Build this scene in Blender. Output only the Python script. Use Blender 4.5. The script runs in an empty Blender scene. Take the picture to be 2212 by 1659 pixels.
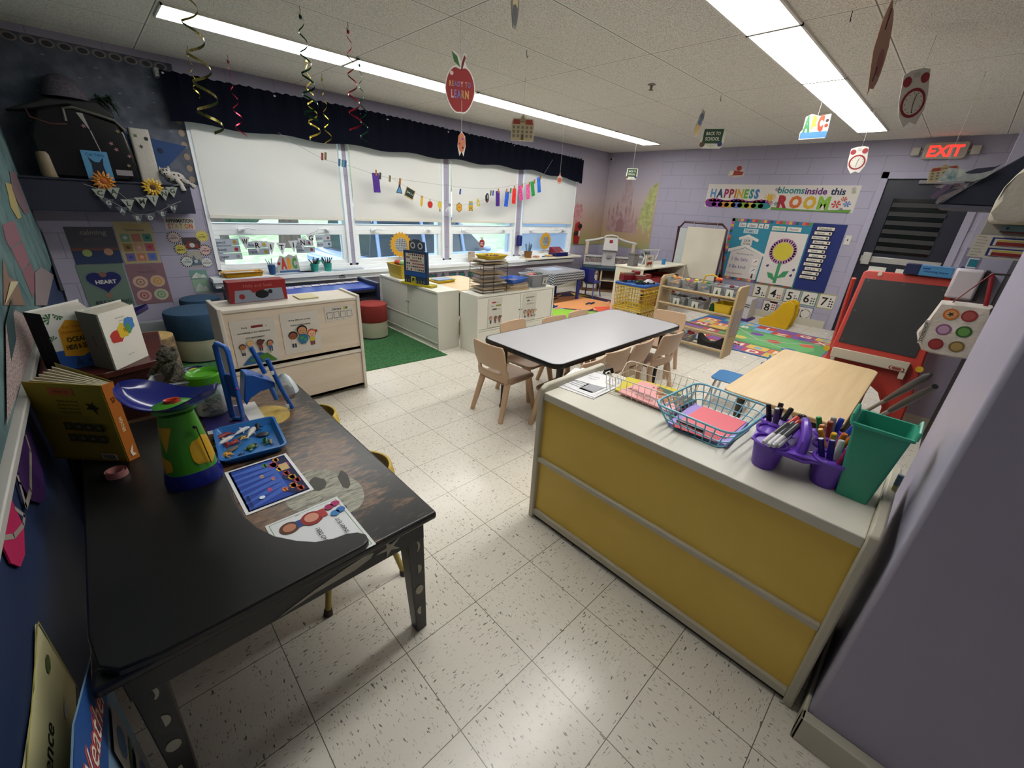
import bpy, math, random
from math import sin, cos, pi, radians
from mathutils import Vector, Matrix
rnd = random.Random(7)
S = bpy.context.scene
COL = S.collection
# ---------------------------------------------------------------- camera
RC = Matrix(((.72186803, .24111754, -.648667), (-.6899454, .32346818, -.64756752), (.05368325, .9150031, .39985927)))
FPX = 888.574
EYE = Vector((0, 0, 1.4313))
cam = bpy.data.cameras.new('camera'); cam.sensor_width = 36; cam.lens = 36*FPX/2212; cam.clip_start = .02; cam.clip_end = 300
camo = bpy.data.objects.new('camera', cam); COL.objects.link(camo)
camo.matrix_world = Matrix.Translation(EYE) @ RC.to_4x4()
S.camera = camo
# ---------------------------------------------------------------- view, world, sun
S.view_settings.view_transform = 'Standard'
S.view_settings.look = 'None'
S.view_settings.gamma = 1
S.view_settings.use_curve_mapping = False
S.view_settings.exposure = 0.33
W = bpy.data.worlds.new('World'); S.world = W; W.use_nodes = True
W.node_tree.nodes['Background'].inputs[0].default_value = (.74, .87, 1.0, 1)
W.node_tree.nodes['Background'].inputs[1].default_value = 2.6
sun = bpy.data.lights.new('sun', 'SUN'); sun.energy = 4.0; sun.angle = .02; sun.color = (1, .95, .85)
suno = bpy.data.objects.new('sun', sun); COL.objects.link(suno)
suno.rotation_euler = (radians(42), 0, radians(-25))
LAMP = 14.5
# room sizes
XW, YW, ZC, XL, YB = 7.426, 5.14, 2.417, -.30, -1.7

def ray(u, v):
    return RC @ Vector(((u-1106)/FPX, -(v-829.5)/FPX, -1))
def onz(u, v, z):
    r = ray(u, v); return EYE + r*((z-EYE.z)/r.z)
def onx(u, v, x):
    r = ray(u, v); return EYE + r*(x/r.x)
def ony(u, v, y):
    r = ray(u, v); return EYE + r*(y/r.y)
def at(u, v, d):
    return EYE + ray(u, v)*d
# ---------------------------------------------------------------- materials
def lin(h):
    h = h.lstrip('#'); c = [int(h[i:i+2], 16)/255 for i in (0, 2, 4)]
    return tuple(x/12.92 if x <= .04045 else ((x+.055)/1.055)**2.4 for x in c)+(1,)
MC = {}
class NT:
    def __init__(s, name):
        s.m = bpy.data.materials.new(name); s.m.use_nodes = True; s.nt = s.m.node_tree
        s.b = s.nt.nodes['Principled BSDF']; s.out = s.nt.nodes['Material Output']
    def n(s, t, **k):
        nd = s.nt.nodes.new('ShaderNode'+t)
        for a, b in k.items():
            if a[0] == '_':
                key = a[1:]; key = int(key) if key.isdigit() else key
                if isinstance(b, bpy.types.NodeSocket): s.nt.links.new(b, nd.inputs[key])
                else: nd.inputs[key].default_value = b
            else: setattr(nd, a, b)
        return nd
    def math(s, op, a, b=0, c=0):
        nd = s.nt.nodes.new('ShaderNodeMath'); nd.operation = op
        for i, x in enumerate((a, b, c)):
            if isinstance(x, bpy.types.NodeSocket): s.nt.links.new(x, nd.inputs[i])
            else: nd.inputs[i].default_value = x
        return nd.outputs[0]
    def mix(s, f, a, b):
        nd = s.n('Mix', data_type='RGBA')
        for sock, x in ((nd.inputs[0], f), (nd.inputs[6], a), (nd.inputs[7], b)):
            if isinstance(x, bpy.types.NodeSocket): s.nt.links.new(x, sock)
            else: sock.default_value = x
        return nd.outputs[2]
    def set(s, key, x):
        if isinstance(x, bpy.types.NodeSocket): s.nt.links.new(x, s.b.inputs[key])
        else: s.b.inputs[key].default_value = x
    def bump(s, h, st=.2, d=.01):
        nd = s.n('Bump', _Strength=st, _Distance=d, _Height=h); s.nt.links.new(nd.outputs[0], s.b.inputs['Normal'])
    def ramp(s, f, *stops):
        nd = s.n('ValToRGB', _0=f); cr = nd.color_ramp
        while len(cr.elements) < len(stops): cr.elements.new(.5)
        for e, (p, c) in zip(cr.elements, stops):
            e.position = p; e.color = lin(c) if isinstance(c, str) else (c, c, c, 1)
        return nd.outputs[0]
def mat(h, r=.5, n=.05, sc=30, metal=0, name=None, spec=.5, sss=0, coat=0):
    k = (h, r, n, sc, metal, spec, coat)
    if k in MC: return MC[k]
    t = NT(name or 'mat_'+h.strip('#'))
    c = lin(h)
    if n:
        no = t.n('TexNoise', _Scale=sc, _Detail=3.0); tc = t.n('TexCoord'); t.nt.links.new(tc.outputs['Object'], no.inputs['Vector'])
        a = tuple(x*(1-n) for x in c[:3])+(1,); b = tuple(min(1, x*(1+n)) for x in c[:3])+(1,)
        t.set('Base Color', t.mix(no.outputs[0], a, b))
    else: t.set('Base Color', c)
    t.set('Roughness', r); t.set('Metallic', metal); t.set('Specular IOR Level', spec)
    if coat: t.set('Coat Weight', coat)
    MC[k] = t.m; return t.m
def ink(h):
    return mat(h, .6, 0, spec=.3)
def emis(h, s, name):
    t = NT(name); t.set('Base Color', lin(h)); t.set('Emission Color', lin(h)); t.set('Emission Strength', s); return t.m
def wood(h1, h2, sc=6, r=.45, axis=0, name='wood'):
    t = NT(name); tc = t.n('TexCoord'); st = [14, 14, 14]; st[axis] = 1.2
    mp = t.n('Mapping', _Vector=tc.outputs['Object'], _Scale=tuple(st))
    no = t.n('TexNoise', _Vector=mp.outputs[0], _Scale=sc/3, _Detail=6.0, _Distortion=.6)
    t.set('Base Color', t.ramp(no.outputs[0], (.3, h1), (.7, h2))); t.set('Roughness', r); return t.m
def glassy(h='#ffffff', a=.12, r=.05, name='clear_plastic'):
    t = NT(name); tr = t.n('BsdfTransparent', _0=(.97, .98, .98, 1)); gl = t.n('BsdfPrincipled')
    gl.inputs['Base Color'].default_value = lin(h); gl.inputs['Roughness'].default_value = r
    fr = t.n('Fresnel', _IOR=1.45); f = t.math('ADD', fr.outputs[0], a)
    mx = t.n('MixShader', _0=f, _1=tr.outputs[0], _2=gl.outputs[0]); t.nt.links.new(mx.outputs[0], t.out.inputs[0]); return t.m
# ---------------------------------------------------------------- mesh builder
class MB:
    def __init__(s, M=None):
        s.v = []; s.f = []; s.mi = []; s.cur = 0; s.M = M or Matrix()
    def add(s, vs, fs):
        o = len(s.v); s.v += [tuple(s.M @ Vector(p)) for p in vs]
        s.f += [tuple(i+o for i in f) for f in fs]; s.mi += [s.cur]*len(fs); return s
    def box(s, x0, y0, z0, x1, y1, z1):
        return s.add([(x0, y0, z0), (x1, y0, z0), (x1, y1, z0), (x0, y1, z0), (x0, y0, z1), (x1, y0, z1), (x1, y1, z1), (x0, y1, z1)],
                     [(0, 3, 2, 1), (4, 5, 6, 7), (0, 1, 5, 4), (1, 2, 6, 5), (2, 3, 7, 6), (3, 0, 4, 7)])
    def loft(s, rings, caps=True, closed=True):
        n = len(rings[0]); vs = [p for r in rings for p in r]; fs = []
        for i in range(len(rings)-1):
            for j in range(n if closed else n-1):
                k = (j+1) % n; fs.append((i*n+j, i*n+k, (i+1)*n+k, (i+1)*n+j))
        if caps: fs.append(tuple(reversed(range(n)))); fs.append(tuple(range((len(rings)-1)*n, len(rings)*n)))
        return s.add(vs, fs)
    def tube(s, pts, r, n=8, closed=False, rs=None, sq=1):
        P = [Vector(p) for p in pts]; m = len(P); rings = []; up = None
        for i in range(m):
            if closed: d = P[(i+1) % m]-P[i-1]
            else: d = P[min(i+1, m-1)]-P[max(i-1, 0)]
            d = d.normalized() if d.length > 1e-9 else Vector((0, 0, 1))
            if up is None: up = Vector((0, 0, 1)) if abs(d.z) < .9 else Vector((1, 0, 0))
            a = d.cross(up)
            if a.length < 1e-6: a = d.orthogonal()
            a.normalize(); b = a.cross(d).normalized(); up = b
            q = rs[i] if rs else r
            rings.append([P[i]+a*(q*cos(2*pi*k/n))+b*(q*sq*sin(2*pi*k/n)) for k in range(n)])
        if closed: rings.append(rings[0]); return s.loft(rings, False)
        return s.loft(rings)
    def cyl(s, p0, p1, r0, r1=None, n=16):
        return s.tube([p0, p1], r0, n, rs=[r0, r0 if r1 is None else r1])
    def lathe(s, prof, n=24, c=(0, 0, 0), caps=True):
        return s.loft([[(c[0]+r*cos(2*pi*k/n), c[1]+r*sin(2*pi*k/n), c[2]+z) for k in range(n)] for r, z in prof], caps)
    def prism(s, pts, a, b, ax='z'):
        g = {'z': lambda p, t: (p[0], p[1], t), 'y': lambda p, t: (p[0], t, p[1]), 'x': lambda p, t: (t, p[0], p[1])}[ax]
        return s.loft([[g(p, a) for p in pts], [g(p, b) for p in pts]])
    def sph(s, c, rx, ry=None, rz=None, n=14, m=8):
        ry = rx if ry is None else ry; rz = rx if rz is None else rz
        return s.loft([[(c[0]+rx*sin(t)*cos(2*pi*k/n), c[1]+ry*sin(t)*sin(2*pi*k/n), c[2]+rz*cos(t)) for k in range(n)]
                       for t in [pi-.04-(pi-.08)*i/m for i in range(m+1)]])
    def build(s, name, mats, par=None, bev=0, label=None, ang=38, flat=False):
        me = bpy.data.meshes.new(name); me.from_pydata(s.v, [], s.f)
        if not isinstance(mats, (list, tuple)): mats = [mats]
        for m in mats: me.materials.append(m)
        me.polygons.foreach_set('material_index', s.mi)
        if not flat:
            me.polygons.foreach_set('use_smooth', [True]*len(s.f)); me.set_sharp_from_angle(angle=radians(ang))
        me.update()
        o = bpy.data.objects.new(name, me); COL.objects.link(o)
        if par: o.parent = par
        if bev:
            b = o.modifiers.new('bevel', 'BEVEL'); b.width = bev; b.segments = 2; b.limit_method = 'ANGLE'; b.angle_limit = radians(40)
        if label: o['label'] = label
        return o
def tag(o, label, cat, group=None, kind=None):
    o['label'] = label; o['category'] = cat
    if group: o['group'] = group
    if kind: o['kind'] = kind
    return o
def T(name, label, cat, loc=(0, 0, 0), rz=0, group=None, M=None):
    o = bpy.data.objects.new(name, None); COL.objects.link(o); o.empty_display_size = .05
    if M is not None: o.matrix_world = M
    else: o.location = loc; o.rotation_euler = (0, 0, rz)
    return tag(o, label, cat, group)
def struct(o): o['kind'] = 'structure'; return o
KID = {}
def dup(root, loc, rz=None, label=None, group=None):
    r = root.copy(); COL.objects.link(r); r.location = loc
    if rz is not None: r.rotation_euler = (0, 0, rz)
    if label: r['label'] = label
    if group: r['group'] = group
    for ch in [x for x in COL.objects if x.parent == root]:
        c = ch.copy(); COL.objects.link(c); c.parent = r
        for g in [x for x in COL.objects if x.parent == ch]:
            d = g.copy(); COL.objects.link(d); d.parent = c
    return r
def circ(cx, cy, r, n=20, ry=None, a0=0):
    ry = r if ry is None else ry
    return [(cx+r*cos(a0+2*pi*k/n), cy+ry*sin(a0+2*pi*k/n)) for k in range(n)]
def rrect(x0, y0, x1, y1, r, n=5):
    out = []
    for cx, cy, a in ((x1-r, y1-r, 0), (x0+r, y1-r, pi/2), (x0+r, y0+r, pi), (x1-r, y0+r, 3*pi/2)):
        for i in range(n+1): out.append((cx+r*cos(a+pi/2*i/n), cy+r*sin(a+pi/2*i/n)))
    return out
GL = {}
def glyph(s, bold):
    k = (s, bold)
    if k not in GL:
        cu = bpy.data.curves.new('t', 'FONT'); cu.body = s; cu.resolution_u = 2; cu.offset = bold
        ob = bpy.data.objects.new('t', cu); me = bpy.data.meshes.new_from_object(ob)
        vs = [tuple(v.co[:2]) for v in me.vertices]; fs = [tuple(p.vertices) for p in me.polygons]
        bpy.data.objects.remove(ob); bpy.data.curves.remove(cu); bpy.data.meshes.remove(me)
        GL[k] = (vs, fs)
    return GL[k]
class Art(MB):
    """a printed sheet or board: flat coloured shapes and lettering laid on a thin body; x, y are fractions of width and height"""
    def __init__(s, w, h, bg='#F2F0EA', O=(0, 0, 0), U=(1, 0, 0), V=(0, 0, 1), th=.002, outline=None, back=None):
        MB.__init__(s); s.w = w; s.h = h; s.O = Vector(O); s.U = Vector(U).normalized(); s.V = Vector(V).normalized()
        s.N = s.U.cross(s.V); s.mats = []; s.lay = 0; s.th = th
        pts = outline or [(0, 0), (1, 0), (1, 1), (0, 1)]
        s.cur = s.ci(bg); q = [s.O+s.U*(p[0]*w)+s.V*(p[1]*h) for p in pts]
        s.loft([q, [p+s.N*th for p in q]])
    def ci(s, c):
        m = ink(c) if isinstance(c, str) else c
        if m not in s.mats: s.mats.append(m)
        return s.mats.index(m)
    def up(s): s.lay += 1
    def P(s, x, y): return s.O+s.U*(x*s.w)+s.V*(y*s.h)+s.N*(s.th+.0004*(s.lay+1))
    def poly(s, pts, c, bump=True):
        if bump: s.up()
        s.cur = s.ci(c); s.add([s.P(*p) for p in pts], [tuple(range(len(pts)))]); return s
    def rect(s, x0, y0, x1, y1, c): return s.poly([(x0, y0), (x1, y0), (x1, y1), (x0, y1)], c)
    def ell(s, cx, cy, rx, c, ry=None, n=18): return s.poly(circ(cx, cy, rx, n, rx*s.w/s.h if ry is None else ry), c)
    def line(s, pts, wd, c):
        s.up(); s.cur = s.ci(c)
        for a, b in zip(pts, pts[1:]):
            A = s.P(*a); B = s.P(*b); d = (B-A)
            if d.length < 1e-7: continue
            k = d.normalized().cross(s.N)*(wd*s.w/2); e = d.normalized()*(wd*s.w/4)
            s.add([A+k-e, B+k+e, B-k+e, A-k-e], [(0, 1, 2, 3)])
        return s
    def frame(s, t, c, m=0):
        tx = t; ty = t*s.w/s.h; mx = m; my = m*s.w/s.h
        for r in ((mx, my, 1-mx, my+ty), (mx, 1-my-ty, 1-mx, 1-my), (mx, my, mx+tx, 1-my), (1-mx-tx, my, 1-mx, 1-my)):
            s.up(); s.lay -= 1; s.poly([(r[0], r[1]), (r[2], r[1]), (r[2], r[3]), (r[0], r[3])], c, False)
        s.up(); return s
    def text(s, t, cx, cy, hh, c='#222222', mw=None, al='C', bold=.012, rot=0, cols=None):
        s.up(); xs0 = 0; sc = hh*s.h/.72
        if cols: parts = list(t)
        else: parts = [t]
        adv = []; x = 0
        for i, p in enumerate(parts):
            vs, fs = glyph(p, bold)
            if vs:
                mn = min(a[0] for a in vs); mxx = max(a[0] for a in vs)
                adv.append((x-mn if cols else 0, vs, fs)); x = x+(mxx-mn)+.09 if cols else mxx
            else: adv.append((x, [], [])); x += .3
        if mw and x*sc > mw*s.w: kx = mw*s.w/(x*sc)
        else: kx = 1
        off = {'C': -x/2, 'L': 0, 'R': -x}[al]; cr, sr = cos(rot), sin(rot)
        for i, (dx, vs, fs) in enumerate(adv):
            if not vs: continue
            s.cur = s.ci(cols[i % len(cols)] if cols else c); C = s.P(cx, cy)
            q = []
            for a in vs:
                X = (a[0]+dx+off)*sc*kx; Y = (a[1]-.36)*sc
                q.append(C+s.U*(X*cr-Y*sr)+s.V*(X*sr+Y*cr))
            s.add(q, fs)
        return s
    def done(s, name, par=None, label=None, cat=None, group=None, flat=True):
        o = MB.build(s, name, s.mats, par, flat=flat)
        if label and cat: tag(o, label, cat, group)
        return o
def kid(a, cx, cy, k, skin='#D9A074', hair='#3A2418', shirt='#3F7FC0', pants='#33405A', girl=False):
    r = a.w/a.h
    a.rect(cx-.22*k, cy-.95*k*r, cx-.04*k, cy-.4*k*r, pants); a.rect(cx+.04*k, cy-.95*k*r, cx+.22*k, cy-.4*k*r, pants)
    a.poly([(cx-.3*k, cy-.5*k*r), (cx+.3*k, cy-.5*k*r), (cx+.2*k, cy+.1*k*r), (cx-.2*k, cy+.1*k*r)], shirt)
    a.ell(cx, cy+.42*k*r, .46*k, hair); a.ell(cx, cy+.34*k*r, .38*k, skin)
    a.ell(cx-.14*k, cy+.34*k*r, .04*k, '#222222', n=8); a.ell(cx+.14*k, cy+.34*k*r, .04*k, '#222222', n=8)
    a.line([(cx-.1*k, cy+.18*k*r), (cx, cy+.14*k*r), (cx+.1*k, cy+.18*k*r)], .03*k, '#7A2A20')
    if girl: a.ell(cx+.48*k, cy+.6*k*r, .16*k, hair, n=10)
def lines(a, x0, x1, y0, y1, n, c='#8A8A8A', t=.3):
    for i in range(n):
        y = y1-(y1-y0)*i/max(1, n-1); e = x1-(x1-x0)*rnd.random()*.35
        a.rect(x0, y-(y1-y0)/n*t/2, e, y+(y1-y0)/n*t/2, c)
        if i < n-1: a.lay -= 1
# ================================================================ the setting
def floor_mat():
    t = NT('vinyl_tile'); g = t.n('NewGeometry'); sp = t.n('SeparateXYZ', _0=g.outputs['Position'])
    X = t.math('DIVIDE', t.math('SUBTRACT', sp.outputs[0], 1.042-30.48), .3048); Y = t.math('DIVIDE', t.math('SUBTRACT', sp.outputs[1], 1.475-30.48), .3048)
    fx = t.math('FRACT', X); fy = t.math('FRACT', Y)
    dx = t.math('MINIMUM', fx, t.math('SUBTRACT', 1, fx)); dy = t.math('MINIMUM', fy, t.math('SUBTRACT', 1, fy))
    ln = t.math('LESS_THAN', t.math('MINIMUM', dx, dy), .0042)
    par = t.math('FLOORED_MODULO', t.math('ADD', t.math('FLOOR', X), t.math('FLOOR', Y)), 2)
    def fleck(sx, sy, o):
        c = t.n('CombineXYZ', _0=t.math('MULTIPLY', sp.outputs[0], sx), _1=t.math('MULTIPLY', sp.outputs[1], sy), _2=o)
        n1 = t.n('TexNoise', _Vector=c.outputs[0], _Scale=1.0, _Detail=2.5, _Roughness=.6)
        return n1.outputs[0]
    a = fleck(115, 36, 0.0); b = fleck(36, 115, 4.0)
    f = t.math('ADD', t.math('MULTIPLY', a, t.math('SUBTRACT', 1, par)), t.math('MULTIPLY', b, par))
    fl = t.ramp(f, (.625, 0.0), (.665, 1.0))
    fl2 = t.ramp(f, (.33, 1.0), (.37, 0.0))
    big = t.n('TexNoise', _Vector=g.outputs['Position'], _Scale=1.3, _Detail=3.0)
    base = t.mix(big.outputs[0], lin('#D5CFC2'), lin('#E0DACE'))
    c = t.mix(fl2, base, lin('#B9B4A2')); c = t.mix(fl, c, lin('#6E7068')); c = t.mix(ln, c, lin('#6E6A5C'))
    t.set('Base Color', c); t.set('Roughness', .22); t.set('Specular IOR Level', .5)
    wv = t.n('TexNoise', _Vector=g.outputs['Position'], _Scale=9.0, _Detail=4.0)
    t.set('Roughness', t.math('ADD', .19, t.math('MULTIPLY', wv.outputs[0], .12))); t.bump(wv.outputs[0], .10, .006)
    return t.m
def ceil_mat():
    t = NT('ceiling_tile'); g = t.n('NewGeometry'); sp = t.n('SeparateXYZ', _0=g.outputs['Position'])
    X = t.math('FRACT', t.math('DIVIDE', t.math('SUBTRACT', sp.outputs[0], 1.82-12.19), 1.219)); Y = t.math('FRACT', t.math('DIVIDE', t.math('SUBTRACT', sp.outputs[1], 2.496-12.192), .6096))
    dx = t.math('MULTIPLY', t.math('MINIMUM', X, t.math('SUBTRACT', 1, X)), 1.219); dy = t.math('MULTIPLY', t.math('MINIMUM', Y, t.math('SUBTRACT', 1, Y)), .6096)
    d = t.math('MINIMUM', dx, dy); dark = t.math('LESS_THAN', d, .0035); bar = t.math('LESS_THAN', d, .013)
    no = t.n('TexNoise', _Vector=g.outputs['Position'], _Scale=160.0, _Detail=2.0, _Roughness=.7)
    c = t.ramp(no.outputs[0], (.40, '#B3B1A8'), (.5, '#E2E0D8'), (.7, '#EAE8E2')); c = t.mix(bar, c, lin('#E2E0DA')); c = t.mix(dark, c, lin('#7C7A70'))
    t.set('Base Color', c); t.set('Roughness', .95); t.bump(no.outputs[0], .35, .004); return t.m
def block_mat(ax, h='#A09CB0', name='painted_block'):
    t = NT(name); g = t.n('NewGeometry'); sp = t.n('SeparateXYZ', _0=g.outputs['Position'])
    cb = t.n('CombineXYZ', _0=sp.outputs[ax], _1=sp.outputs[2], _2=0.0)
    br = t.n('TexBrick', _Vector=cb.outputs[0], _Scale=1.0)
    for k, v in (('Mortar Size', .004), ('Brick Width', .406), ('Row Height', .2034), ('Mortar Smooth', .6)): br.inputs[k].default_value = v
    no = t.n('TexNoise', _Vector=g.outputs['Position'], _Scale=4.0, _Detail=5.0)
    c = lin(h); d = tuple(x*.93 for x in c[:3])+(1,)
    base = t.mix(no.outputs[0], d, c); br.inputs['Color1'].default_value = (1, 1, 1, 1); br.inputs['Color2'].default_value = (1, 1, 1, 1); br.inputs['Mortar'].default_value = (0, 0, 0, 1)
    t.set('Base Color', t.mix(br.outputs['Fac'], base, tuple(x*.72 for x in c[:3])+(1,))); t.set('Roughness', .55)
    n2 = t.n('TexNoise', _Vector=g.outputs['Position'], _Scale=60.0, _Detail=3.0)
    t.bump(t.math('SUBTRACT', t.math('MULTIPLY', n2.outputs[0], .25), br.outputs['Fac']), .5, .004); return t.m
BX, BY = block_mat(0), block_mat(1)
LAV = '#A09CB0'
plain = mat(LAV, .55, .06, 6)
white = mat('#E4E3DC', .35, .03, 20); cream = mat('#DAD6C2', .45, .04, 15)
struct(MB().box(-2.6, YB-.1, -.1, XW+.2, YW+.2, 0).build('floor', floor_mat(), flat=True))
struct(MB().box(-2.6, YB-.1, ZC, XW+.2, YW+.25, ZC+.1).build('ceiling', ceil_mat(), flat=True))
WINS = ((.83, 2.23), (2.275, 3.605), (3.69, 5.012), (5.12, 6.485)); Z0, Z1 = .635, 2.0
m = MB(); y0, y1 = YW, YW+.2
m.box(-2.6, y0, 0, XW+.2, y1, Z0); m.box(-2.6, y0, Z1, XW+.2, y1, ZC)
xs = [-2.6]+[x for w in WINS for x in w]+[XW+.2]
for i in range(0, len(xs), 2): m.box(xs[i], y0, Z0, xs[i+1], y1, Z1)
struct(m.build('wall_window', BX, flat=True))
DY0, DY1, DZ = .06, .955, 2.01
m = MB().box(XW, DY1, 0, XW+.2, YW, ZC).box(XW, DY0, DZ, XW+.2, DY1, ZC).box(XW, YB, 0, XW+.2, DY0, ZC)
struct(m.build('wall_far', BY, flat=True))
struct(MB().box(XL-.1, .35, 0, XL, YW, ZC).build('wall_left', mat('#10264C', .6, .08, 8), flat=True))
struct(MB().box(-2.6, YB-.1, 0, XW, YB, ZC).build('wall_back', plain, flat=True))
struct(MB().box(-2.7, YB, 0, -2.6, YW, ZC).build('wall_side', plain, flat=True))
struct(MB().box(-2.6, .35, 0, XL-.1, .45, ZC).build('wall_return', plain, flat=True))
o = MB().box(1.195, -.62, 0, 2.0, -.13, ZC).build('wall_right', mat('#A09CB0', .45, .06, 5), bev=.012); struct(o)
struct(MB().box(4.25, -1.6, 0, 4.45, -.02, ZC).build('wall_stub', plain, flat=True))
# baseboards
bbm = mat('#BDB8A6', .4, .05, 9)
struct(MB().box(1.16, -.16-.46, 0, 1.195, -.118, .10).box(1.16, -.13, 0, 2.0, -.118, .1).build('baseboard_right', bbm, bev=.004))
struct(MB().box(4.238, -1.0, 0, 4.25, -.008, .11).box(4.238, -.02, 0, 4.45, -.008, .11).build('baseboard_stub', bbm, bev=.003))
struct(MB().box(XW-.012, 1.03, 0, XW, YW, .105).build('baseboard_far', bbm, bev=.003))
struct(MB().box(-.3, YW-.012, 0, XW, YW, .105).build('baseboard_window', bbm, bev=.003))
# heater cover strip along the left of the window wall
struct(MB().box(-.28, YW-.09, .11, .46, YW-.012, .23).build('trim_1', mat('#8F9498', .35, .03), bev=.004))
# ---- door
dk = mat('#0B1126', .45, .05, 12)
struct(MB().box(XW+.08, DY0-.1, 0, XW+.12, DY1+.1, DZ+.1).build('light_leak_block', mat('#2A2A33')))  # unseen panel added to stop outside light leaking round the door
d = struct(MB().box(XW+.03, DY0+.03, .005, XW+.07, DY1-.03, DZ-.03).build('door_1', dk, bev=.004))
MB().box(XW-.015, DY0-.045, 0, XW+.03, DY0+.03, DZ+.05).box(XW-.015, DY1-.03, 0, XW+.03, DY1+.045, DZ+.05).box(XW-.015, DY0-.045, DZ-.03, XW+.03, DY1+.045, DZ+.05).build('door_frame', plain, d, bev=.004)
MB().box(XW+.015, DY0+.05, .98, XW+.03, DY1-.05, 1.055).box(XW-.03, DY1-.16, .95, XW+.03, DY1-.07, 1.10).build('push_bar', mat('#B9B8B4', .3, .03, metal=.4), d, bev=.006)
MB().box(XW+.024, .26, 1.1, XW+.031, .80, 1.76).build('vision_panel', mat('#0B0C0E', .15, 0), d)
m = MB()
for i in range(6): m.box(XW+.012, .25, 1.135+i*.105, XW+.023, .79, 1.185+i*.105)
m.build('tape_strip', mat('#2B2B2D', .6, .3, 40), d)
m = MB().box(XW+.02, .32, .68, XW+.03, .50, .93).box(XW+.02, .60, .70, XW+.03, .78, .93); m.build('notice', mat('#D8D6CC', .6), d)
MB().box(XW-.02, .22, 1.925, XW+.03, .62, 1.965).build('door_closer', mat('#77757C', .4), d, bev=.004)
# ---- windows
frm = mat('#E9EEF0', .35, .03, 12); gls = glassy('#DDEEFF', .02, .01, 'window_glass')
for i, (a, b) in enumerate(WINS):
    w = bpy.data.objects.new('window_%d' % (i+1), None); COL.objects.link(w); struct(w)
    m = MB().box(a, y0-.012, Z0, a+.035, y1, Z1).box(b-.035, y0-.012, Z0, b, y1, Z1).box(a, y0-.012, Z1-.035, b, y1, Z1).box(a, y0-.012, Z0, b, y1, Z0+.03)
    m.box(a, y0+.02, 1.035, b, y1-.05, 1.105); m.build('window_frame', frm, w, bev=.003)
    m = MB().box(a+.035, y0+.02, Z0+.03, b-.035, y0+.06, Z0+.07).box(a+.035, y0+.02, .99, b-.035, y0+.06, 1.035).box(a+.035, y0+.02, Z0+.07, a+.085, y0+.06, .99).box(b-.085, y0+.02, Z0+.07, b-.035, y0+.06, .99)
    m.build('lower_sash', frm, w, bev=.004)
    MB().box(a+.035, y0+.09, Z0+.03, b-.035, y0+.094, Z1-.035).build('window_pane', gls, w)
    for f in (.2, .82):
        q = a+(b-a)*f; s = 1 if f < .5 else -1
        MB().box(q-.03, y0-.005, 1.03, q+.03, y0+.02, 1.055).tube([(q, y0-.012, 1.045), (q+s*.05, y0-.03, 1.062), (q+s*.12, y0-.035, 1.05)], .007, 8).build('latch', frm, w)
# stool of the sill all along
struct(MB().box(.745, 4.975, .555, 5.2, YW, .60).box(.76, 5.0, .50, 6.46, YW, .556).box(.83, YW-.02, .6, 6.48, YW+.02, .637).build('trim_2', frm, bev=.004))
struct(MB().box(5.13, 4.93, .585, 6.60, YW, .615).build('trim_3', mat('#E6E0CC', .35), bev=.003))
# ---- blinds
def blind_mat():
    t = NT('blind_cloth'); tc = t.n('TexCoord'); no = t.n('TexNoise', _Vector=tc.outputs['Object'], _Scale=3.0, _Detail=3.0)
    t.set('Base Color', t.mix(no.outputs[0], lin('#D6D4CE'), lin('#DEDCD6'))); t.set('Roughness', .85)
    tr = t.n('BsdfTranslucent', _0=lin('#D8D6CE')); mx = t.n('MixShader', _0=.16, _1=t.b.outputs[0], _2=tr.outputs[0]); t.nt.links.new(mx.outputs[0], t.out.inputs[0]); return t.m
bm = blind_mat()
nm = ('widest white roller blind, in the leftmost window beside the dark shelf', 'white roller blind behind the purple strip and the hanging flask cutout', 'white roller blind behind the yellow hexagon cutout, between second and third wall posts', 'narrow white roller blind in the window nearest the far corner')
for i, (a, b) in enumerate(WINS):
    t = T('roller_blind', nm[i], 'blind', (0, 0, 0), group='roller blinds'); aa, bb = a+.03, b-(.06 if i < 2 else .045); zb = 1.17
    nx, nz = 30, 12; vs = []; fs = []
    for k in range(nz+1):
        for j in range(nx+1):
            x = aa+(bb-aa)*j/nx; z = zb+(Z1-.03-zb)*k/nz
            vs.append((x, YW-.03+.006*sin(j*.45+i)*(1-k/nz)*sin(k*.5+i*2)+.006*sin(j*.21+k*.35+i*1.7), z))
    for k in range(nz):
        for j in range(nx): p = k*(nx+1)+j; fs.append((p, p+1, p+nx+2, p+nx+1))
    MB().add(vs, fs).build('blind_cloth', bm, t)
    MB().box(aa, YW-.036, zb-.02, bb, YW-.022, zb+.015).build('hem_bar', mat('#D5D2C8', .5), t, bev=.003)
# ---- valance
m = MB(); vs = []; n = 240
def vtop(x): return 2.288 if x < 2.6 else 2.288-.085*(x-2.6)/3.85
for j in range(n+1):
    x = .715+5.75*j/n; w = .014*sin(j*.9)+.012*sin(j*.37+1)+.007*sin(j*2.3)
    zt = vtop(x)+.006*sin(j*1.9); zb = 1.925+.012*sin(j*.21)-(.07*max(0, x-5.2)/1.2)-(.02 if x > 6.38 else 0)
    for k in range(6):
        f = k/5; vs.append((x, 5.0+w*(.3+.7*f)*.8, zb+(zt-zb)*f))
fs = [(j*6+k, (j+1)*6+k, (j+1)*6+k+1, j*6+k+1) for j in range(n) for k in range(5)]
m.add(vs, fs)
t = T('valance', 'long navy gathered cloth valance above all four windows', 'valance')
m.build('valance_cloth', mat('#090C18', .95, .15, 8, spec=.1), t)
MB().cyl((.7, 5.03, 2.27), (6.47, 5.03, 2.20), .012).build('curtain_rod', mat('#B0B0B0', .3), t)
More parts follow.
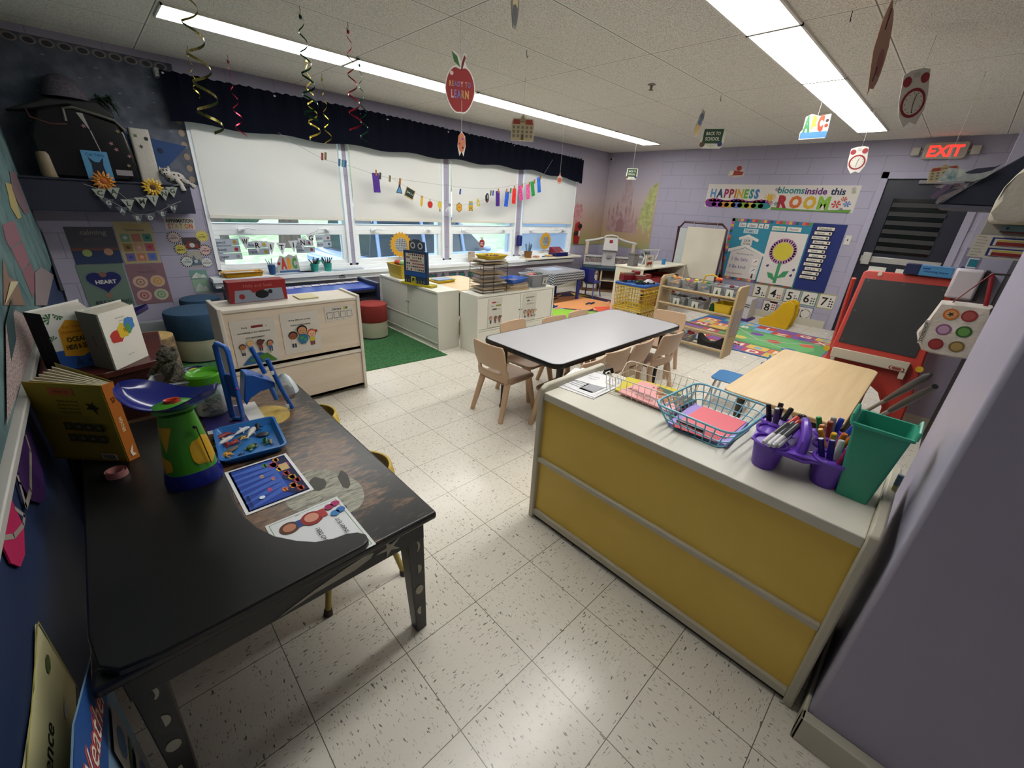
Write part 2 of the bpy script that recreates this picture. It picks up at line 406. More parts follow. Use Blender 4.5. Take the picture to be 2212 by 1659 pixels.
MB().box(.69, 5.03, 2.24, .72, YW, 2.30).build('bracket', mat('#8a8a8a', .4), t); MB().box(6.44, 5.03, 2.17, 6.47, YW, 2.23).build('bracket', mat('#8a8a8a', .4), t)
# ---- ceiling lights
lens = emis('#FFFEFA', LAMP, 'lit_lens'); rim = mat('#DDDDD4', .5)
segs = [(.615+1.219*i, 3.745, 4.05, 'strip by the windows', ('leftmost segment', 'second segment from left', 'middle segment', 'fourth segment from left', 'segment nearest the far corner')[i]) for i in range(5)]
segs += [(.615+1.219*i, .985, 1.28, 'strip over the room centre', ('first segment, just above the picture', 'nearest visible segment', 'second segment from the camera', 'third segment from the camera', 'last segment near the exit wall')[i]) for i in range(5)]
for x, a, b, s1, s2 in segs:
    t = T('ceiling_light', 'recessed fluorescent panel, %s of the %s' % (s2, s1), 'ceiling light', (x, a, ZC), group='fluorescent ceiling panels')
    w = b-a; l = 1.219
    MB().box(.004, 0, -.012, l-.004, .014, 0).box(.004, w-.014, -.012, l-.004, w, 0).box(.004, 0, -.012, .014, w, 0).box(l-.014, 0, -.012, l-.004, w, 0).build('light_frame', rim, t)
    MB().box(.014, .014, -.009, l-.014, w-.014, -.004).build('light_lens', lens, t, flat=True)
# ---- outside
def noisy(h1, h2, sc, name, r=.9, b=0):
    t = NT(name); g = t.n('NewGeometry'); no = t.n('TexNoise', _Vector=g.outputs['Position'], _Scale=sc, _Detail=6.0)
    t.set('Base Color', t.ramp(no.outputs[0], (.35, h1), (.65, h2))); t.set('Roughness', r)
    if b: t.bump(no.outputs[0], b, .05)
    return t.m
gm = noisy('#6E8C66', '#A6BC96', 3, 'lawn')
tag(MB().box(-40, YW+.35, -.62, 45, 60, -.6).build('lawn', gm, flat=True), 'bright green lawn outside beyond the windows', 'lawn', kind='stuff')
tag(MB().box(-1.5, YW+1.2, -.599, 30, YW+6.8, -.57).build('parking_lot', noisy('#5A6470', '#808A94', 5, 'asphalt'), flat=True), 'grey asphalt parking strip outside the windows', 'pavement', kind='stuff')
def hedge(x, y, rx, rz, lab, c):
    m = MB(); r2 = random.Random(int(x*10+y))
    for i in range(26):
        p = (x+rx*(r2.random()*2-1)*.8, y+1.2*(r2.random()*2-1), -.6+rz*.33+rz*r2.random()); m.sph(p, rx*.35, 1.0, rz*.32, 9, 6)
    o = m.build('leafy_tree' if rz > 3 else 'hedge', c); return tag(o, lab, 'tree' if rz > 3 else 'hedge')
lf = noisy('#2A4428', '#7A9A68', 4, 'foliage', b=1); lf2 = noisy('#22382A', '#56745A', 3, 'dark_foliage', b=1)
hedge(3, 26, 6, 2.6, 'dark green hedge seen low through the leftmost window', lf2)
hedge(19, 36, 8, 5, 'bushy green trees beyond the parked cars', lf); hedge(-12, 28, 8, 4, 'tall dense trees far left outside the windows', lf)
hedge(40, 34, 9, 6, 'bushy green trees far right outside the windows', lf)
for x, y, r_, lb in ((2.9, 18, .42, 'thick dark tree trunk seen in the leftmost window'), (5.6, 18.5, .3, 'thinner dark tree trunk seen right of the thick trunk')):
    m = MB(); m.tube([(x, y, -.6), (x+.1, y, 1), (x, y+.1, 3), (x-.4, y, 6)], .3, 10, rs=[r_*1.4, r_, r_*.85, r_*.7]); tag(m.build('bare_tree', noisy('#2A231C', '#4A4034', 8, 'bark')), lb, 'tree')
def car(loc, rz, L, Wd, H, col, label, roof=.5, hood=.28, rails=False):
    t = T('car', label, 'car', loc, rz); body = mat(col, .2, .02, 3, coat=.6); g = mat('#1B2730', .06, .05, 3)
    def ring(x, hw, zb, zt, tw=1): return [(x, -hw, zb), (x, -hw, zt*.75+zb*.25), (x, -hw*tw, zt), (x, hw*tw, zt), (x, hw, zt*.75+zb*.25), (x, hw, zb)]
    h = Wd/2; bz = H*.56
    MB().loft([ring(-L/2, h*.8, .3, bz*.85), ring(-L/2+.15, h*.96, .22, bz*.97), ring(-L*.2, h, .2, bz), ring(L*.1, h, .2, bz), ring(L*.28, h, .2, bz*.96), ring(L/2-.2, h*.93, .22, bz*.83), ring(L/2, h*.75, .32, bz*.68)]).build('car_body', body, t, bev=.03)
    MB().loft([[(-L*.42, -h*.92, bz-.02), (-L*.42, h*.92, bz-.02), (-L*.38, h*.75, H*.95), (-L*.38, -h*.75, H*.95)], [(L*.24, -h*.9, bz-.02), (L*.24, h*.9, bz-.02), (L*.06, h*.72, H*.96), (L*.06, -h*.72, H*.96)]]).build('windows', g, t, bev=.03)
    MB().loft([[(-L*.40, -h*.78, H*.93), (-L*.40, h*.78, H*.93), (-L*.37, h*.7, H), (-L*.37, -h*.7, H)], [(L*.08, -h*.75, H*.93), (L*.08, h*.75, H*.93), (L*.02, h*.68, H), (L*.02, -h*.68, H)]]).build('roof', body, t, bev=.03)
    for s in (-1, 1):
        for q in (-.4, -.16, .08): MB().tube([(L*q*.95, s*h*.93, bz-.03), (L*q*.92, s*h*.76, H*.95)], .035, 6).build('pillar', body, t)
        for q in (-.3, .31): MB().cyl((L*q, s*(h-.2), .335), (L*q, s*(h+.01), .33), .33, n=24).cyl((L*q, s*(h+.01), .33), (L*q, s*(h+.02), .33), .18, n=12).build('wheel', mat('#15161a', .6), t)
        MB().sph((L*.2, s*(h+.08), bz+.05), .08, .1, .06).build('mirror', body, t)
        if rails: MB().tube([(-L*.34, s*h*.66, H), (-L*.33, s*h*.66, H+.07), (-L*.02, s*h*.66, H+.07), (-L*.01, s*h*.66, H)], .02, 6).build('roof_rail', mat('#c8d4e0', .3), t)
        MB().sph((L/2-.1, s*h*.62, bz*.72), .12, .16, .07).build('headlight', mat('#DDE8F0', .1), t)
    return t
car((5.4, YW+3.3, -.57), radians(6), 4.7, 1.95, 1.78, '#6E88B0', 'blue-grey SUV parked close outside the two left windows', rails=True)
car((11.2, YW+3.9, -.57), radians(172), 4.6, 1.85, 1.42, '#8FA3B5', 'pale silver car parked outside the third window')
car((16.6, YW+4.2, -.57), radians(8), 4.6, 1.85, 1.45, '#5D6B7C', 'dark grey car parked outside the rightmost window')

# unseen fill light added behind the camera to brighten the surfaces facing it
t = T('ceiling_light', 'added unseen fill light panel behind the viewpoint', 'ceiling light', (-1.7, -1.2, ZC), group='added fill light')
MB().box(0, 0, -.009, .6, .6, -.004).build('light_lens', emis('#FFF8F0', 4.5, 'fill_lens'), t, flat=True)
MB().box(-.012, -.012, -.012, 0, .612, 0).box(.6, -.012, -.012, .612, .612, 0).box(0, -.012, -.012, .6, 0, 0).box(0, .6, -.012, .6, .612, 0).build('light_frame', rim, t)
# ================================================================ furniture
tan = mat('#C9A98A', .42, .04, 12); tand = mat('#8A7360', .5)
blk = mat('#17171A', .35, .05, 20); chrome = mat('#C8C8C8', .25, 0, metal=.9)
def make_chair(label):
    t = T('school_chair', label, 'chair', group='small tan school chairs round the grey table')
    m = MB(); w = .155
    def ln(y, z, hw, cv=0): return [(-hw+2*hw*i/10, y-cv*(1-(2*i/10-1)**2), z) for i in range(11)]
    up = [ln(-.140, .375, .145, .018), ln(-.160, .44, .157, .02), ln(-.178, .53, .153, .02), ln(-.184, .56, .137, .02)]
    m.loft([u+[(p[0], p[1]-.013, p[2]) for p in reversed(u)] for u in up]); m.build('backrest', tan, t, bev=.004)
    m = MB()
    for s in (-1, 1): m.loft([[(s*.150, -.12, .33), (s*.105, -.135, .33), (s*.105, -.15, .33), (s*.150, -.14, .33)], [(s*.150, -.135, .385), (s*.112, -.147, .385), (s*.112, -.162, .385), (s*.150, -.150, .385)]])
    m.loft([u+[(p[0], p[1]-.013, p[2]) for p in reversed(u)] for u in (ln(-.125, .285, .150, .012), ln(-.133, .345, .152, .014))])
    m.build('back_frame', tan, t, bev=.003)
    m = MB().prism(rrect(-.155, -.13, .155, .165, .05), .275, .292); m.prism(rrect(-.14, -.13, .14, .15, .04), .262, .276)
    m.build('seat', mat('#A88B72', .5, .05, 20), t, bev=.005)
    for sx, sy in ((-1, 1), (1, 1), (-1, -1), (1, -1)):
        MB().cyl((sx*.125, sy*.11, .28), (sx*(.152), sy*(.19 if sy < 0 else .165), 0), .024, .017, 10).build('leg', tan, t)
    return t
proto = make_chair('tan school chair at the near end of the grey table, closest to the camera')
proto.location = (1.955, 2.02, 0); proto.rotation_euler = (0, 0, radians(-88))
for x, y, a, lb in ((2.10, 1.57, 4, 'tan school chair on the near long side, nearest the yellow cabinet'),
                    (2.42, 1.585, -3, 'tan school chair, second from the yellow cabinet on the near long side'),
                    (2.745, 1.58, 2, 'tan school chair, third from the yellow cabinet on the near long side'),
                    (3.17, 1.55, -6, 'tan school chair on the near long side, closest to the open wood shelf'),
                    (3.70, 1.72, 100, 'tan school chair at the far short end of the grey table'),
                    (2.32, 2.15, 183, 'tan school chair behind the grey table, nearest the maple shelf corner'),
                    (2.72, 2.06, 178, 'tan school chair behind the grey table, middle of the back row'),
                    (3.08, 2.07, 181, 'tan school chair behind the grey table, nearest the colourful rug')):
    dup(proto, (x, y, 0), radians(a), lb)
# grey table
t = T('school_table', 'long grey school table with black edge band', 'table', (2.64, 1.79, 0))
MB().prism(rrect(-.82, -.345, .82, .345, .07, 6), .532, .56).build('tabletop', mat('#A9A8AB', .3, .03, 6), t)
MB().loft([[(p[0], p[1], z) for p in rrect(-.82-e, -.345-e, .82+e, .345+e, .07, 6)] for z, e in ((.529, .002), (.529, .006), (.545, .008), (.5605, .005), (.5605, 0), (.5603, -.003))], False).build('edge_band', mat('#0E0E10', .35), t)
for sx in (-1, 1):
    for sy in (-1, 1):
        MB().cyl((sx*.68, sy*.26, .53), (sx*.68, sy*.26, .22), .022, n=12).cyl((sx*.68, sy*.26, .22), (sx*.68, sy*.26, .02), .016, n=12).cyl((sx*.68, sy*.26, .02), (sx*.68, sy*.26, 0), .024, n=12).build('leg', blk, t)
MB().box(-.7, -.27, .50, .7, -.24, .53).box(-.7, .24, .50, .7, .27, .53).build('apron', blk, t)
# wooden table
tw = wood('#CDAE80', '#D9BF93', 4, .4, 0, 'maple_laminate')
t = T('craft_table', 'light wooden craft table behind the yellow cabinet', 'table', (3.24, .43, 0))
MB().prism(rrect(-.68, -.305, .64, .305, .06, 5), .44, .468).build('tabletop', tw, t, bev=.004)
MB().prism(rrect(-.6805, -.3055, .6405, .3055, .06, 5), .445, .461).build('edge_band', mat('#B58E62', .45), t)
for sx in (-1, 1):
    for sy in (-1, 1): MB().cyl((sx*.54, sy*.22, .44), (sx*.54, sy*.22, 0), .024, .018, 12).build('leg', mat('#4A4038', .5), t)
# dark cabinet standing under it
tag(MB().box(3.1, .14, 0, 3.75, .42, .42).build('storage_bin', mat('#1C2022', .6, .2, 15), bev=.01), 'low black bin under the light wooden craft table', 'bin')
# blue chair at the craft table
bl = mat('#3E7AB0', .3, .04, 10)
t = T('blue_school_chair', 'blue plastic school chair tucked at the light wooden craft table', 'chair', (3.45, .93, 0), radians(4)); t.scale = (.88, .88, .88)
MB().loft([[(x, -.16-.03*(1-(x/.15)**2)-(z-.3)*.12-d, z) for x in (-.15, -.08, 0, .08, .15)]+[(x, -.172-.03*(1-(x/.15)**2)-(z-.3)*.12-d, z) for x in (.15, .08, 0, -.08, -.15)] for z, d in ((.32, 0), (.42, 0), (.53, .01))]).build('backrest', bl, t, bev=.004)
MB().prism(rrect(-.16, -.15, .16, .16, .05), .27, .285).build('seat', bl, t, bev=.006)
for sx, sy in ((-1, 1), (1, 1), (-1, -1), (1, -1)): MB().cyl((sx*.12, sy*.11, .27), (sx*.15, sy*.16, 0), .011, n=8).build('leg', chrome, t)
# ---- yellow cabinet
t = T('yellow_cabinet', 'low cabinet with mustard yellow back panel, in front right', 'cabinet', (1.245, .488, 0))
tr = mat('#B9B3A0', .45, .04, 15); yl = noisy('#DDBA50', '#E6C45A', 2, 'mustard_panel', .5); tops = mat('#C8C4B6', .4, .06, 10)
def side(y0, y1):
    pr = [(.0, .0), (.012, .0), (.47, .0), (.47, .70), (.455, .722), (.035, .722), (.004, .705), (-.004, .66)]
    return MB().prism(pr, y0, y1, 'y')
side(.560, .587).build('side_panel', tr, t, bev=.006)
side(-.587, -.560).build('side_panel', tr, t, bev=.006)
MB().prism([(.03, .04), (.462, .04), (.462, .716), (.03, .716)], .586, .5885, 'y').build('side_inlay', yl, t)
MB().box(.02, -.56, .055, .035, .56, .655).build('back_panel', yl, t)
MB().box(.006, -.56, .655, .465, .56, .690).build('top_board', tops, t, bev=.003)
MB().box(.004, -.56, .335, .022, .56, .357).build('middle_rail', tr, t, bev=.003)
MB().box(.004, -.56, .025, .022, .56, .057).build('bottom_rail', tr, t, bev=.003)
MB().box(.02, -.56, .03, .465, .56, .05).box(.05, -.56, .34, .465, .56, .36).build('shelf', tr, t)
MB().box(.02, -.56, 0, .45, .56, .025).build('plinth', mat('#332F28', .7), t)
# ---- white double-door cabinets
wc = mat('#D9D8CC', .42, .025, 12)
def wcab(lab, loc, rz, L, D, H, doors, wide):
    t = T('white_cabinet', lab, 'cabinet', loc, rz)   # front faces -y, x along
    MB().box(0, 0, H-.022, L, D, H).build('top_board', wc, t, bev=.002)
    MB().box(0, 0, 0, .018, D, H-.022).build('side_panel', wc, t, bev=.002); MB().box(L-.018, 0, 0, L, D, H-.022).build('side_panel', wc, t, bev=.002)
    MB().box(.018, D-.012, .06, L-.018, D, H-.022).build('back_panel', wc, t)
    MB().box(.018, .02, 0, L-.018, .035, .06).build('plinth', wc, t)
    MB().box(.018, .004, .055, L-.018, .02, .07).box(.018, .004, H*.40-.008, L-.018, .02, H*.40+.008).build('rail', wc, t, bev=.002)
    w2 = L/2
    for a, b in doors: 
        dd = MB().box(a, .010, H*.40+.012, b, .022, H-.026).build('door', wc, t, bev=.002)
        MB().cyl((b-.015 if a < w2*.5 else a+.015, .010, H*.66), (b-.015 if a < w2*.5 else a+.015, .0, H*.66), .006, n=10).build('knob', mat('#8A8A84', .3, metal=.6), dd)
    MB().box(.02, .010, .074, L-.02, .022, H*.40-.012).build('lower_panel', wc, t, bev=.002)
    return t
ca = wcab('white low cabinet edging the green rug, under the robot abacus', (2.31, 4.60, 0), radians(-90), 1.19, .26, .60, ((.022, .592), (.598, 1.168)), 1)
cb = wcab('white low cabinet with two kids posters on its doors', (2.545, 3.075, 0), 0, 1.135, .28, .60, ((.022, .6), (.606, 1.113)), 1)
# ---- maple shelf back towards camera
mp = wood('#C9B9A3', '#D8C9B6', 3, .5, 0, 'maple_ply'); mt = mat('#D0C8BA', .45, .03)
t = T('maple_shelf', 'pale maple shelf unit seen from its back, kids posters taped on', 'shelf', (.43, 2.985, 0))
MB().box(.02, .0, .03, .868, .012, .735).build('back_panel', mp, t)
MB().box(-.004, -.012, 0, .022, .30, .755).build('side_panel', mt, t, bev=.005); MB().box(.866, -.012, 0, .892, .30, .755).build('side_panel', mt, t, bev=.005)
MB().box(.022, -.01, .722, .866, .30, .742).build('top_board', mt, t, bev=.003)
MB().box(.022, -.010, .315, .866, 0, .335).build('middle_rail', mt, t, bev=.002)
MB().box(.022, 0, .34, .866, .30, .36).box(.022, 0, .03, .866, .30, .05).build('shelf', mt, t)
# ---- long low blue table by the window, navy ends
nv = mat('#131B3C', .4, .05, 10)
t = T('blue_play_table', 'long low blue topped play table under the windows', 'table', (.80, 4.38, .0065))
MB().box(.02, 0, .475, 1.34, .42, .50).build('tabletop', mat('#1C3FA0', .35, .04, 5), t, bev=.004)
MB().box(-.02, -.03, 0, .02, .45, .545).build('end_panel', nv, t, bev=.008); MB().box(1.34, -.03, 0, 1.38, .45, .545).build('end_panel', nv, t, bev=.008)
MB().box(.02, .40, .30, 1.34, .42, .475).build('back_rail', nv, t); MB().box(.02, .0, .45, 1.34, .02, .475).build('front_rail', mat('#0B0E18', .5), t)
m = Art(1.26, .11, '#1C3FA0', (.86, 4.655, .5005), (1, 0, 0), (0, 1, 0), .0008)
for i in range(14):
    x = .01+i*.07; m.rect(x, .15, x+.058, .9, '#DAD8DC'); m.text(chr(65+i), x+.02, .5, .4, '#B03A3A'); m.ell(x+.043, .5, .008, '#4F6FA0', n=8)
m.done('alphabet_card_strip', None, 'strip of small white alphabet cards on the blue tabletop', 'card strip')
# ---- round stools
def stool(name, lab, loc, r, h, top, base, tz):
    t = T(name, lab, 'stool', loc)
    MB().lathe([(r*.93, 0), (r*.95, .01), (r*.95, tz)], 32).build('base', base, t)
    MB().lathe([(r*.97, tz), (r, tz+.015), (r, h-.03), (r*.97, h-.008), (r*.85, h), (.01, h+.004)], 36).build('cushion', top, t)
    MB().lathe([(r*.90, 0), (r*.965, .001), (r*.965, .012), (r*.94, .014)], 32, caps=False).build('base_ring', mat('#1E2226', .6), t)
den = noisy('#24405A', '#2C4C68', 90, 'blue_felt', .9)
crm = mat('#C3BEA8', .6, .04, 10)
stool('round_stool', 'blue felt round stool with cream base, nearer of two', (.50, 4.50, .0065), .24, .43, den, crm, .20)
stool('round_stool', 'blue felt round stool half hidden behind the nearer one, at the wall', (.60, 4.93, .0065), .165, .44, den, crm, .18)
stool('round_stool', 'red felt round stool with cream base beside the blue play table', (2.0, 4.215, .0065), .16, .37, noisy('#7E2420', '#8E2C26', 90, 'red_felt', .9), crm, .18)
# tree stump seat
t = T('stump_stool', 'tree stump shaped stool with printed bark side', 'stool', (.13, 4.24, .0065))
MB().lathe([(.16, 0), (.155, .05), (.152, .28), (.15, .30)], 28).build('bark', noisy('#5E4A34', '#9A8260', 18, 'bark_print', b=.6), t)
m = MB(); m.lathe([(.151, .300), (.151, .306)], 28).build('top_disc', mat('#B99A63', .7, .08), t)
m = MB()
for r_, c in ((.11, 0), (.075, 1)): m.cur = c; m.lathe([(r_, .3062+c*.0008), (.001, .3065+c*.0008)], 24, c=(.01*c-.02, 0, 0), caps=False)
m.build('growth_ring', [mat('#C9A86A', .7), mat('#7E5238', .7)], t)
# rugs
def rug_turf():
    t = NT('turf_rug'); g = t.n('NewGeometry'); no = t.n('TexNoise', _Vector=g.outputs['Position'], _Scale=55.0, _Detail=5.0)
    t.set('Base Color', t.ramp(no.outputs[0], (.3, '#1C4A26'), (.7, '#3F7A45'))); t.set('Roughness', 1.0); t.bump(no.outputs[0], .9, .02); return t.m
tag(MB().prism([(.1, 3.42), (1.42, 3.30), (2.30, 3.235), (2.30, 5.0), (.1, 5.0)], .001, .006).build('turf_rug', rug_turf(), bev=.003), 'green artificial turf rug behind the maple shelf', 'rug')
a = Art(1.85, 1.75, '#22243F', (4.36, 3.04, .001), (1, 0, 0), (0, 1, 0), .004)
a.frame(.012, '#8E2A4A', .03)
for pts, c in (([(.07, .1), (.35, .1), (.3, .75), (.1, .7)], '#8FA3D8'), ([(.06, .3), (.42, .12), (.6, .12), (.3, .5), (.08, .85)], '#8CBF3A'), ([(.3, .55), (.6, .2), (.9, .3), (.85, .8), (.5, .9)], '#E09A62'), ([(.4, .15), (.8, .1), (.9, .25), (.6, .4)], '#D8573F'), ([(.1, .8), (.4, .7), (.45, .95), (.15, .95)], '#D9506A'), ([(.82, .78), (.95, .7), (.93, .95)], '#D8C23C')): a.poly(pts, c)
for i in range(16):
    x, y = .2+rnd.random()*.7, .2+rnd.random()*.7; a.poly([(x, y), (x+.1, y+.03), (x+.12, y+.06), (x+.02, y+.035)], ('#22243F', '#D9807A', '#E6A77C')[i % 3])
a.done('play_rug', None, 'dark navy play rug with orange, green and pink swirls by the play kitchen', 'rug')
a = Art(1.62, 1.95, '#3E6FA0', (5.12, .45, .001), (1, 0, 0), (0, 1, 0), .008)
cols = ['#3B5FA0', '#C24A3E', '#D8B65A', '#5FA08C', '#8A5A9C', '#D87A4A', '#7FA8C8', '#B8505E']
k = 0
for i in range(8):
    for j in range(8):
        if 2 <= i <= 5 and 1 <= j <= 5: continue
        c = cols[(i*3+j*5) % 8]; x, y = .02+i*.12, .02+j*.12; a.rect(x, y, x+.115, y+.115, c); a.lay -= 1
a.up()
for i in range(8):
    for j in range(8):
        if 2 <= i <= 5 and 1 <= j <= 5: continue
        x, y = .02+i*.12, .02+j*.12
        if (i+j) % 2: a.text(chr(65+(i*8+j) % 26), x+.05, y+.055, .07, '#E6DCC8', bold=.03, rot=-pi/2)
        else: a.ell(x+.055, y+.055, .03, cols[(i+j*3+4) % 8], n=8)
        a.lay -= 1
a.up(); a.rect(.26, .14, .74, .74, '#5D9A62'); a.poly(circ(.5, .45, .2, 16, .26), '#6FB070')
for x, y, c in ((.35, .3, '#3E6FB0'), (.6, .25, '#D26A4C'), (.62, .55, '#7A4FA0'), (.4, .6, '#D8C25A'), (.5, .42, '#C8504A')): a.ell(x, y, .05, c); a.lay -= 1
a.up(); a.line([(.28, .16), (.45, .5), (.7, .7)], .012, '#B8B4B0'); a.line([(.3, .7), (.55, .35), (.72, .2)], .012, '#B8B4B0')
a.done('alphabet_rug', None, 'multicoloured alphabet and road rug in front of the bulletin board', 'rug')
# ================================================================ black painted table and what stands on it
def worn():
    t = NT('worn_black_paint'); g = t.n('NewGeometry'); sp = t.n('SeparateXYZ', _0=g.outputs['Position'])
    mp = t.n('Mapping', _Vector=g.outputs['Position'], _Rotation=(0, 0, .5), _Scale=(1, 3.2, 1)); n1 = t.n('TexNoise', _Vector=mp.outputs[0], _Scale=16.0, _Detail=9.0, _Roughness=.68)
    n2 = t.n('TexNoise', _Vector=g.outputs['Position'], _Scale=3.6, _Detail=3.0)
    ex = t.math('MULTIPLY', t.math('SUBTRACT', .53, sp.outputs[0]), 2.2); ey = t.math('MULTIPLY', t.math('SUBTRACT', sp.outputs[1], .99), 1.4)
    f = t.math('ADD', t.math('ADD', t.math('MULTIPLY', n1.outputs[0], 1.0), t.math('MULTIPLY', n2.outputs[0], .5)), t.math('MINIMUM', t.math('MINIMUM', ex, .13), ey))
    w = t.ramp(f, (.76, 0.0), (.90, 1.0))
    n3 = t.n('TexNoise', _Vector=mp.outputs[0], _Scale=30.0, _Detail=6.0)
    br = t.ramp(n3.outputs[0], (.3, '#46342A'), (.7, '#836448'))
    t.set('Base Color', t.mix(w, lin('#1B1A1A'), br)); t.set('Roughness', .32); t.bump(n1.outputs[0], .08, .002); return t.m
wk = worn(); bp = mat('#151516', .35, .12, 25); gw = mat('#A9A593', .6, .12, 60)
t = T('painted_table', 'black painted childrens table with worn brown top and painted moons', 'table', (0, 0, 0))
MB().box(-.215, .875, .503, .575, 2.15, .53).build('tabletop', wk, t, bev=.008)
MB().box(-.18, .90, .425, .54, .918, .503).box(-.18, 2.105, .425, .54, 2.123, .503).box(-.18, .918, .425, -.162, 2.105, .503).box(.522, .918, .425, .54, 2.105, .503).build('apron', bp, t, bev=.002)
def leg(x, y, sx, sy):
    m = MB(); h = .03
    m.loft([[(x+a*.020+sx*.008, y+b*.020+sy*.008, 0) for a, b in ((-1, -1), (1, -1), (1, 1), (-1, 1))], [(x+a*h, y+b*h, .45) for a, b in ((-1, -1), (1, -1), (1, 1), (-1, 1))], [(x+a*h, y+b*h, .503) for a, b in ((-1, -1), (1, -1), (1, 1), (-1, 1))]])
    l = m.build('leg', bp, t, bev=.002)
    if y < 1.2:
        for i, z in enumerate((.40, .30, .205, .105)):
            yy = y-h-.0012+(.45-z)*.0; k = .45-z; yy = y-(.030-.010*k/.45)+sy*.008*k/.45-.001; xx = x+sx*.008*k/.45
            sh = [[(xx+.013*cos(a), z+.022*sin(a)) for a in [(-80+160*j/8)*pi/180 for j in range(9)]]+[(xx+.005*cos(a), z+.017*sin(a)) for a in [(80-160*j/8)*pi/180 for j in range(9)]],
                  [(xx+.014*cos(a), z+.02*sin(a)) for a in [(-90+180*j/8)*pi/180 for j in range(9)]], circ(xx, z, .015, 14, .019), [(xx-.014*cos(a), z+.02*sin(a)) for a in [(-90+180*j/8)*pi/180 for j in range(9)]]][i % 4]
            MB().prism(sh, yy-.0008, yy+.0006, 'y').build('painted_moon', gw, l)
leg(.512, .935, 1, -1); leg(-.150, .945, -1, -1); leg(.512, 2.09, 1, 1); leg(-.150, 2.09, -1, 1)
m = MB(); c = (.42, .462); st = []
for i in range(10):
    r_ = (.034 if i % 2 == 0 else .011)*(1.25 if i in (2, 8) else 1); a = pi/2+.3+i*pi/5; st.append((c[0]+r_*1.15*cos(a), c[1]+r_*sin(a)))
m.prism(st, .8985, .9003, 'y'); m.build('painted_star', gw, t)
m = MB().prism([(.10, .432), (.20, .447), (.31, .450), (.36, .462), (.37, .478), (.34, .482), (.28, .474), (.2, .458)], .8985, .9003, 'y').build('painted_comet', gw, t)
def blob(cx, cy, rx, ry, z0, z1, n=36, j=.02, seed=1, rot=0):
    r2 = random.Random(seed); q = []
    for k in range(n):
        a = 2*pi*k/n; f = 1+j*(r2.random()*2-1); x = rx*f*cos(a); y = ry*f*sin(a); q.append((cx+x*cos(rot)-y*sin(rot), cy+x*sin(rot)+y*cos(rot)))
    return q
def streak(h1, h2, sc, name):
    t = NT(name); g = t.n('NewGeometry'); mp = t.n('Mapping', _Vector=g.outputs['Position'], _Rotation=(0, 0, .7), _Scale=(1, 5, 1)); no = t.n('TexNoise', _Vector=mp.outputs[0], _Scale=sc, _Detail=6.0, _Distortion=1.2)
    t.set('Base Color', t.ramp(no.outputs[0], (.3, h1), (.6, h2))); t.set('Roughness', .5); return t.m
MB().prism(blob(.345, 1.19, .105, .155, 0, 0, rot=.25), .5301, .5307).build('painted_moon', streak('#5C5A50', '#A6A494', 18, 'moon_paint'), t)
m = MB()
for x, y, a, b, s in ((.345, 1.245, .025, .042, 2), (.424, 1.215, .017, .055, 3), (.30, 1.10, .045, .016, 4), (.288, 1.26, .02, .013, 5), (.36, 1.075, .012, .02, 6)): MB().prism(blob(x, y, a, b, 0, 0, 16, .12, s, -.2), .5306, .5310).build('painted_crater', mat('#47453F', .6, .1), t)
MB().prism(blob(.36, 1.855, .088, .105, 0, 0, 36, .015, 8), .5301, .5307).build('painted_sun', noisy('#A88A32', '#B89A3C', 60, 'sun_paint', .5), t)
# board with the concave cut
cut = [(.137, 2.06), (.126, 1.37), (.119, 1.29), (.123, 1.20), (.138, 1.125), (.164, 1.06), (.203, 1.005), (.24, .967), (.283, .948), (.315, .943), (.342, .928), (.356, .905), (.352, .880), (.335, .868)]
bd = cut+[(.05, .862), (-.10, .862), (-.17, .875), (-.20, .91), (-.212, 1.0), (-.212, 2.06)]
def satin():
    t = NT('black_board'); g = t.n('NewGeometry'); n1 = t.n('TexNoise', _Vector=g.outputs['Position'], _Scale=420.0, _Detail=2.0)
    t.set('Base Color', lin('#0B0B0C')); t.set('Roughness', .36); t.bump(n1.outputs[0], .3, .0006); return t.m
tag(MB().prism(bd, .531, .553).build('curved_board', satin(), bev=.005), 'black board with a concave cut, lying on the painted table', 'board')
ZT, ZB = .531, .5535
# ---- laminated sheets on the table
def quad_art(p, z, name, label, cat, bg='#E4E6E8', group=None):
    """sheet whose bottom-left, bottom-right and top-left corners are given in plan"""
    a, b, c = [Vector((q[0], q[1], z)) for q in p]
    return Art((b-a).length, (c-a).length, bg, a, b-a, c-a, .0012)
a = quad_art(((.326, 1.222), (.326, 1.50), (.130, 1.224)), ZT, '', '', '')
a.rect(.04, .05, .96, .95, '#23439A'); a.frame(.02, '#20264A', .035)
for i in range(7): a.poly([(.05+i*.13, .93), (.09+i*.13, .93), (.3+i*.1, .3), (.2+i*.1, .3)], '#3F62B8'); a.lay -= 1
a.up(); a.poly([(.05, .06), (.95, .06), (.95, .2), (.8, .34), (.62, .2), (.45, .3), (.3, .2), (.15, .36), (.05, .25)], '#1B1F4A')
for x, y, r_, c in ((.12, .15, .05, '#C8502E'), (.22, .22, .06, '#D88A34'), (.3, .12, .05, '#B83A50'), (.4, .16, .06, '#D8A83A'), (.52, .2, .05, '#C84A3A'), (.66, .24, .06, '#E0B04A'), (.8, .3, .07, '#C43A48'), (.9, .22, .05, '#D89A30'), (.72, .12, .05, '#8A3A8A'), (.2, .36, .035, '#D87A3A'), (.85, .42, .04, '#5A8A4A'), (.5, .42, .02, '#E07A3A'), (.62, .55, .02, '#D8A84A'), (.3, .55, .025, '#C84A6A')):
    for k in range(5): a.ell(x+.03*cos(k*1.3), y+.02*sin(k*1.3), r_*.55, c, n=7); a.lay -= 1
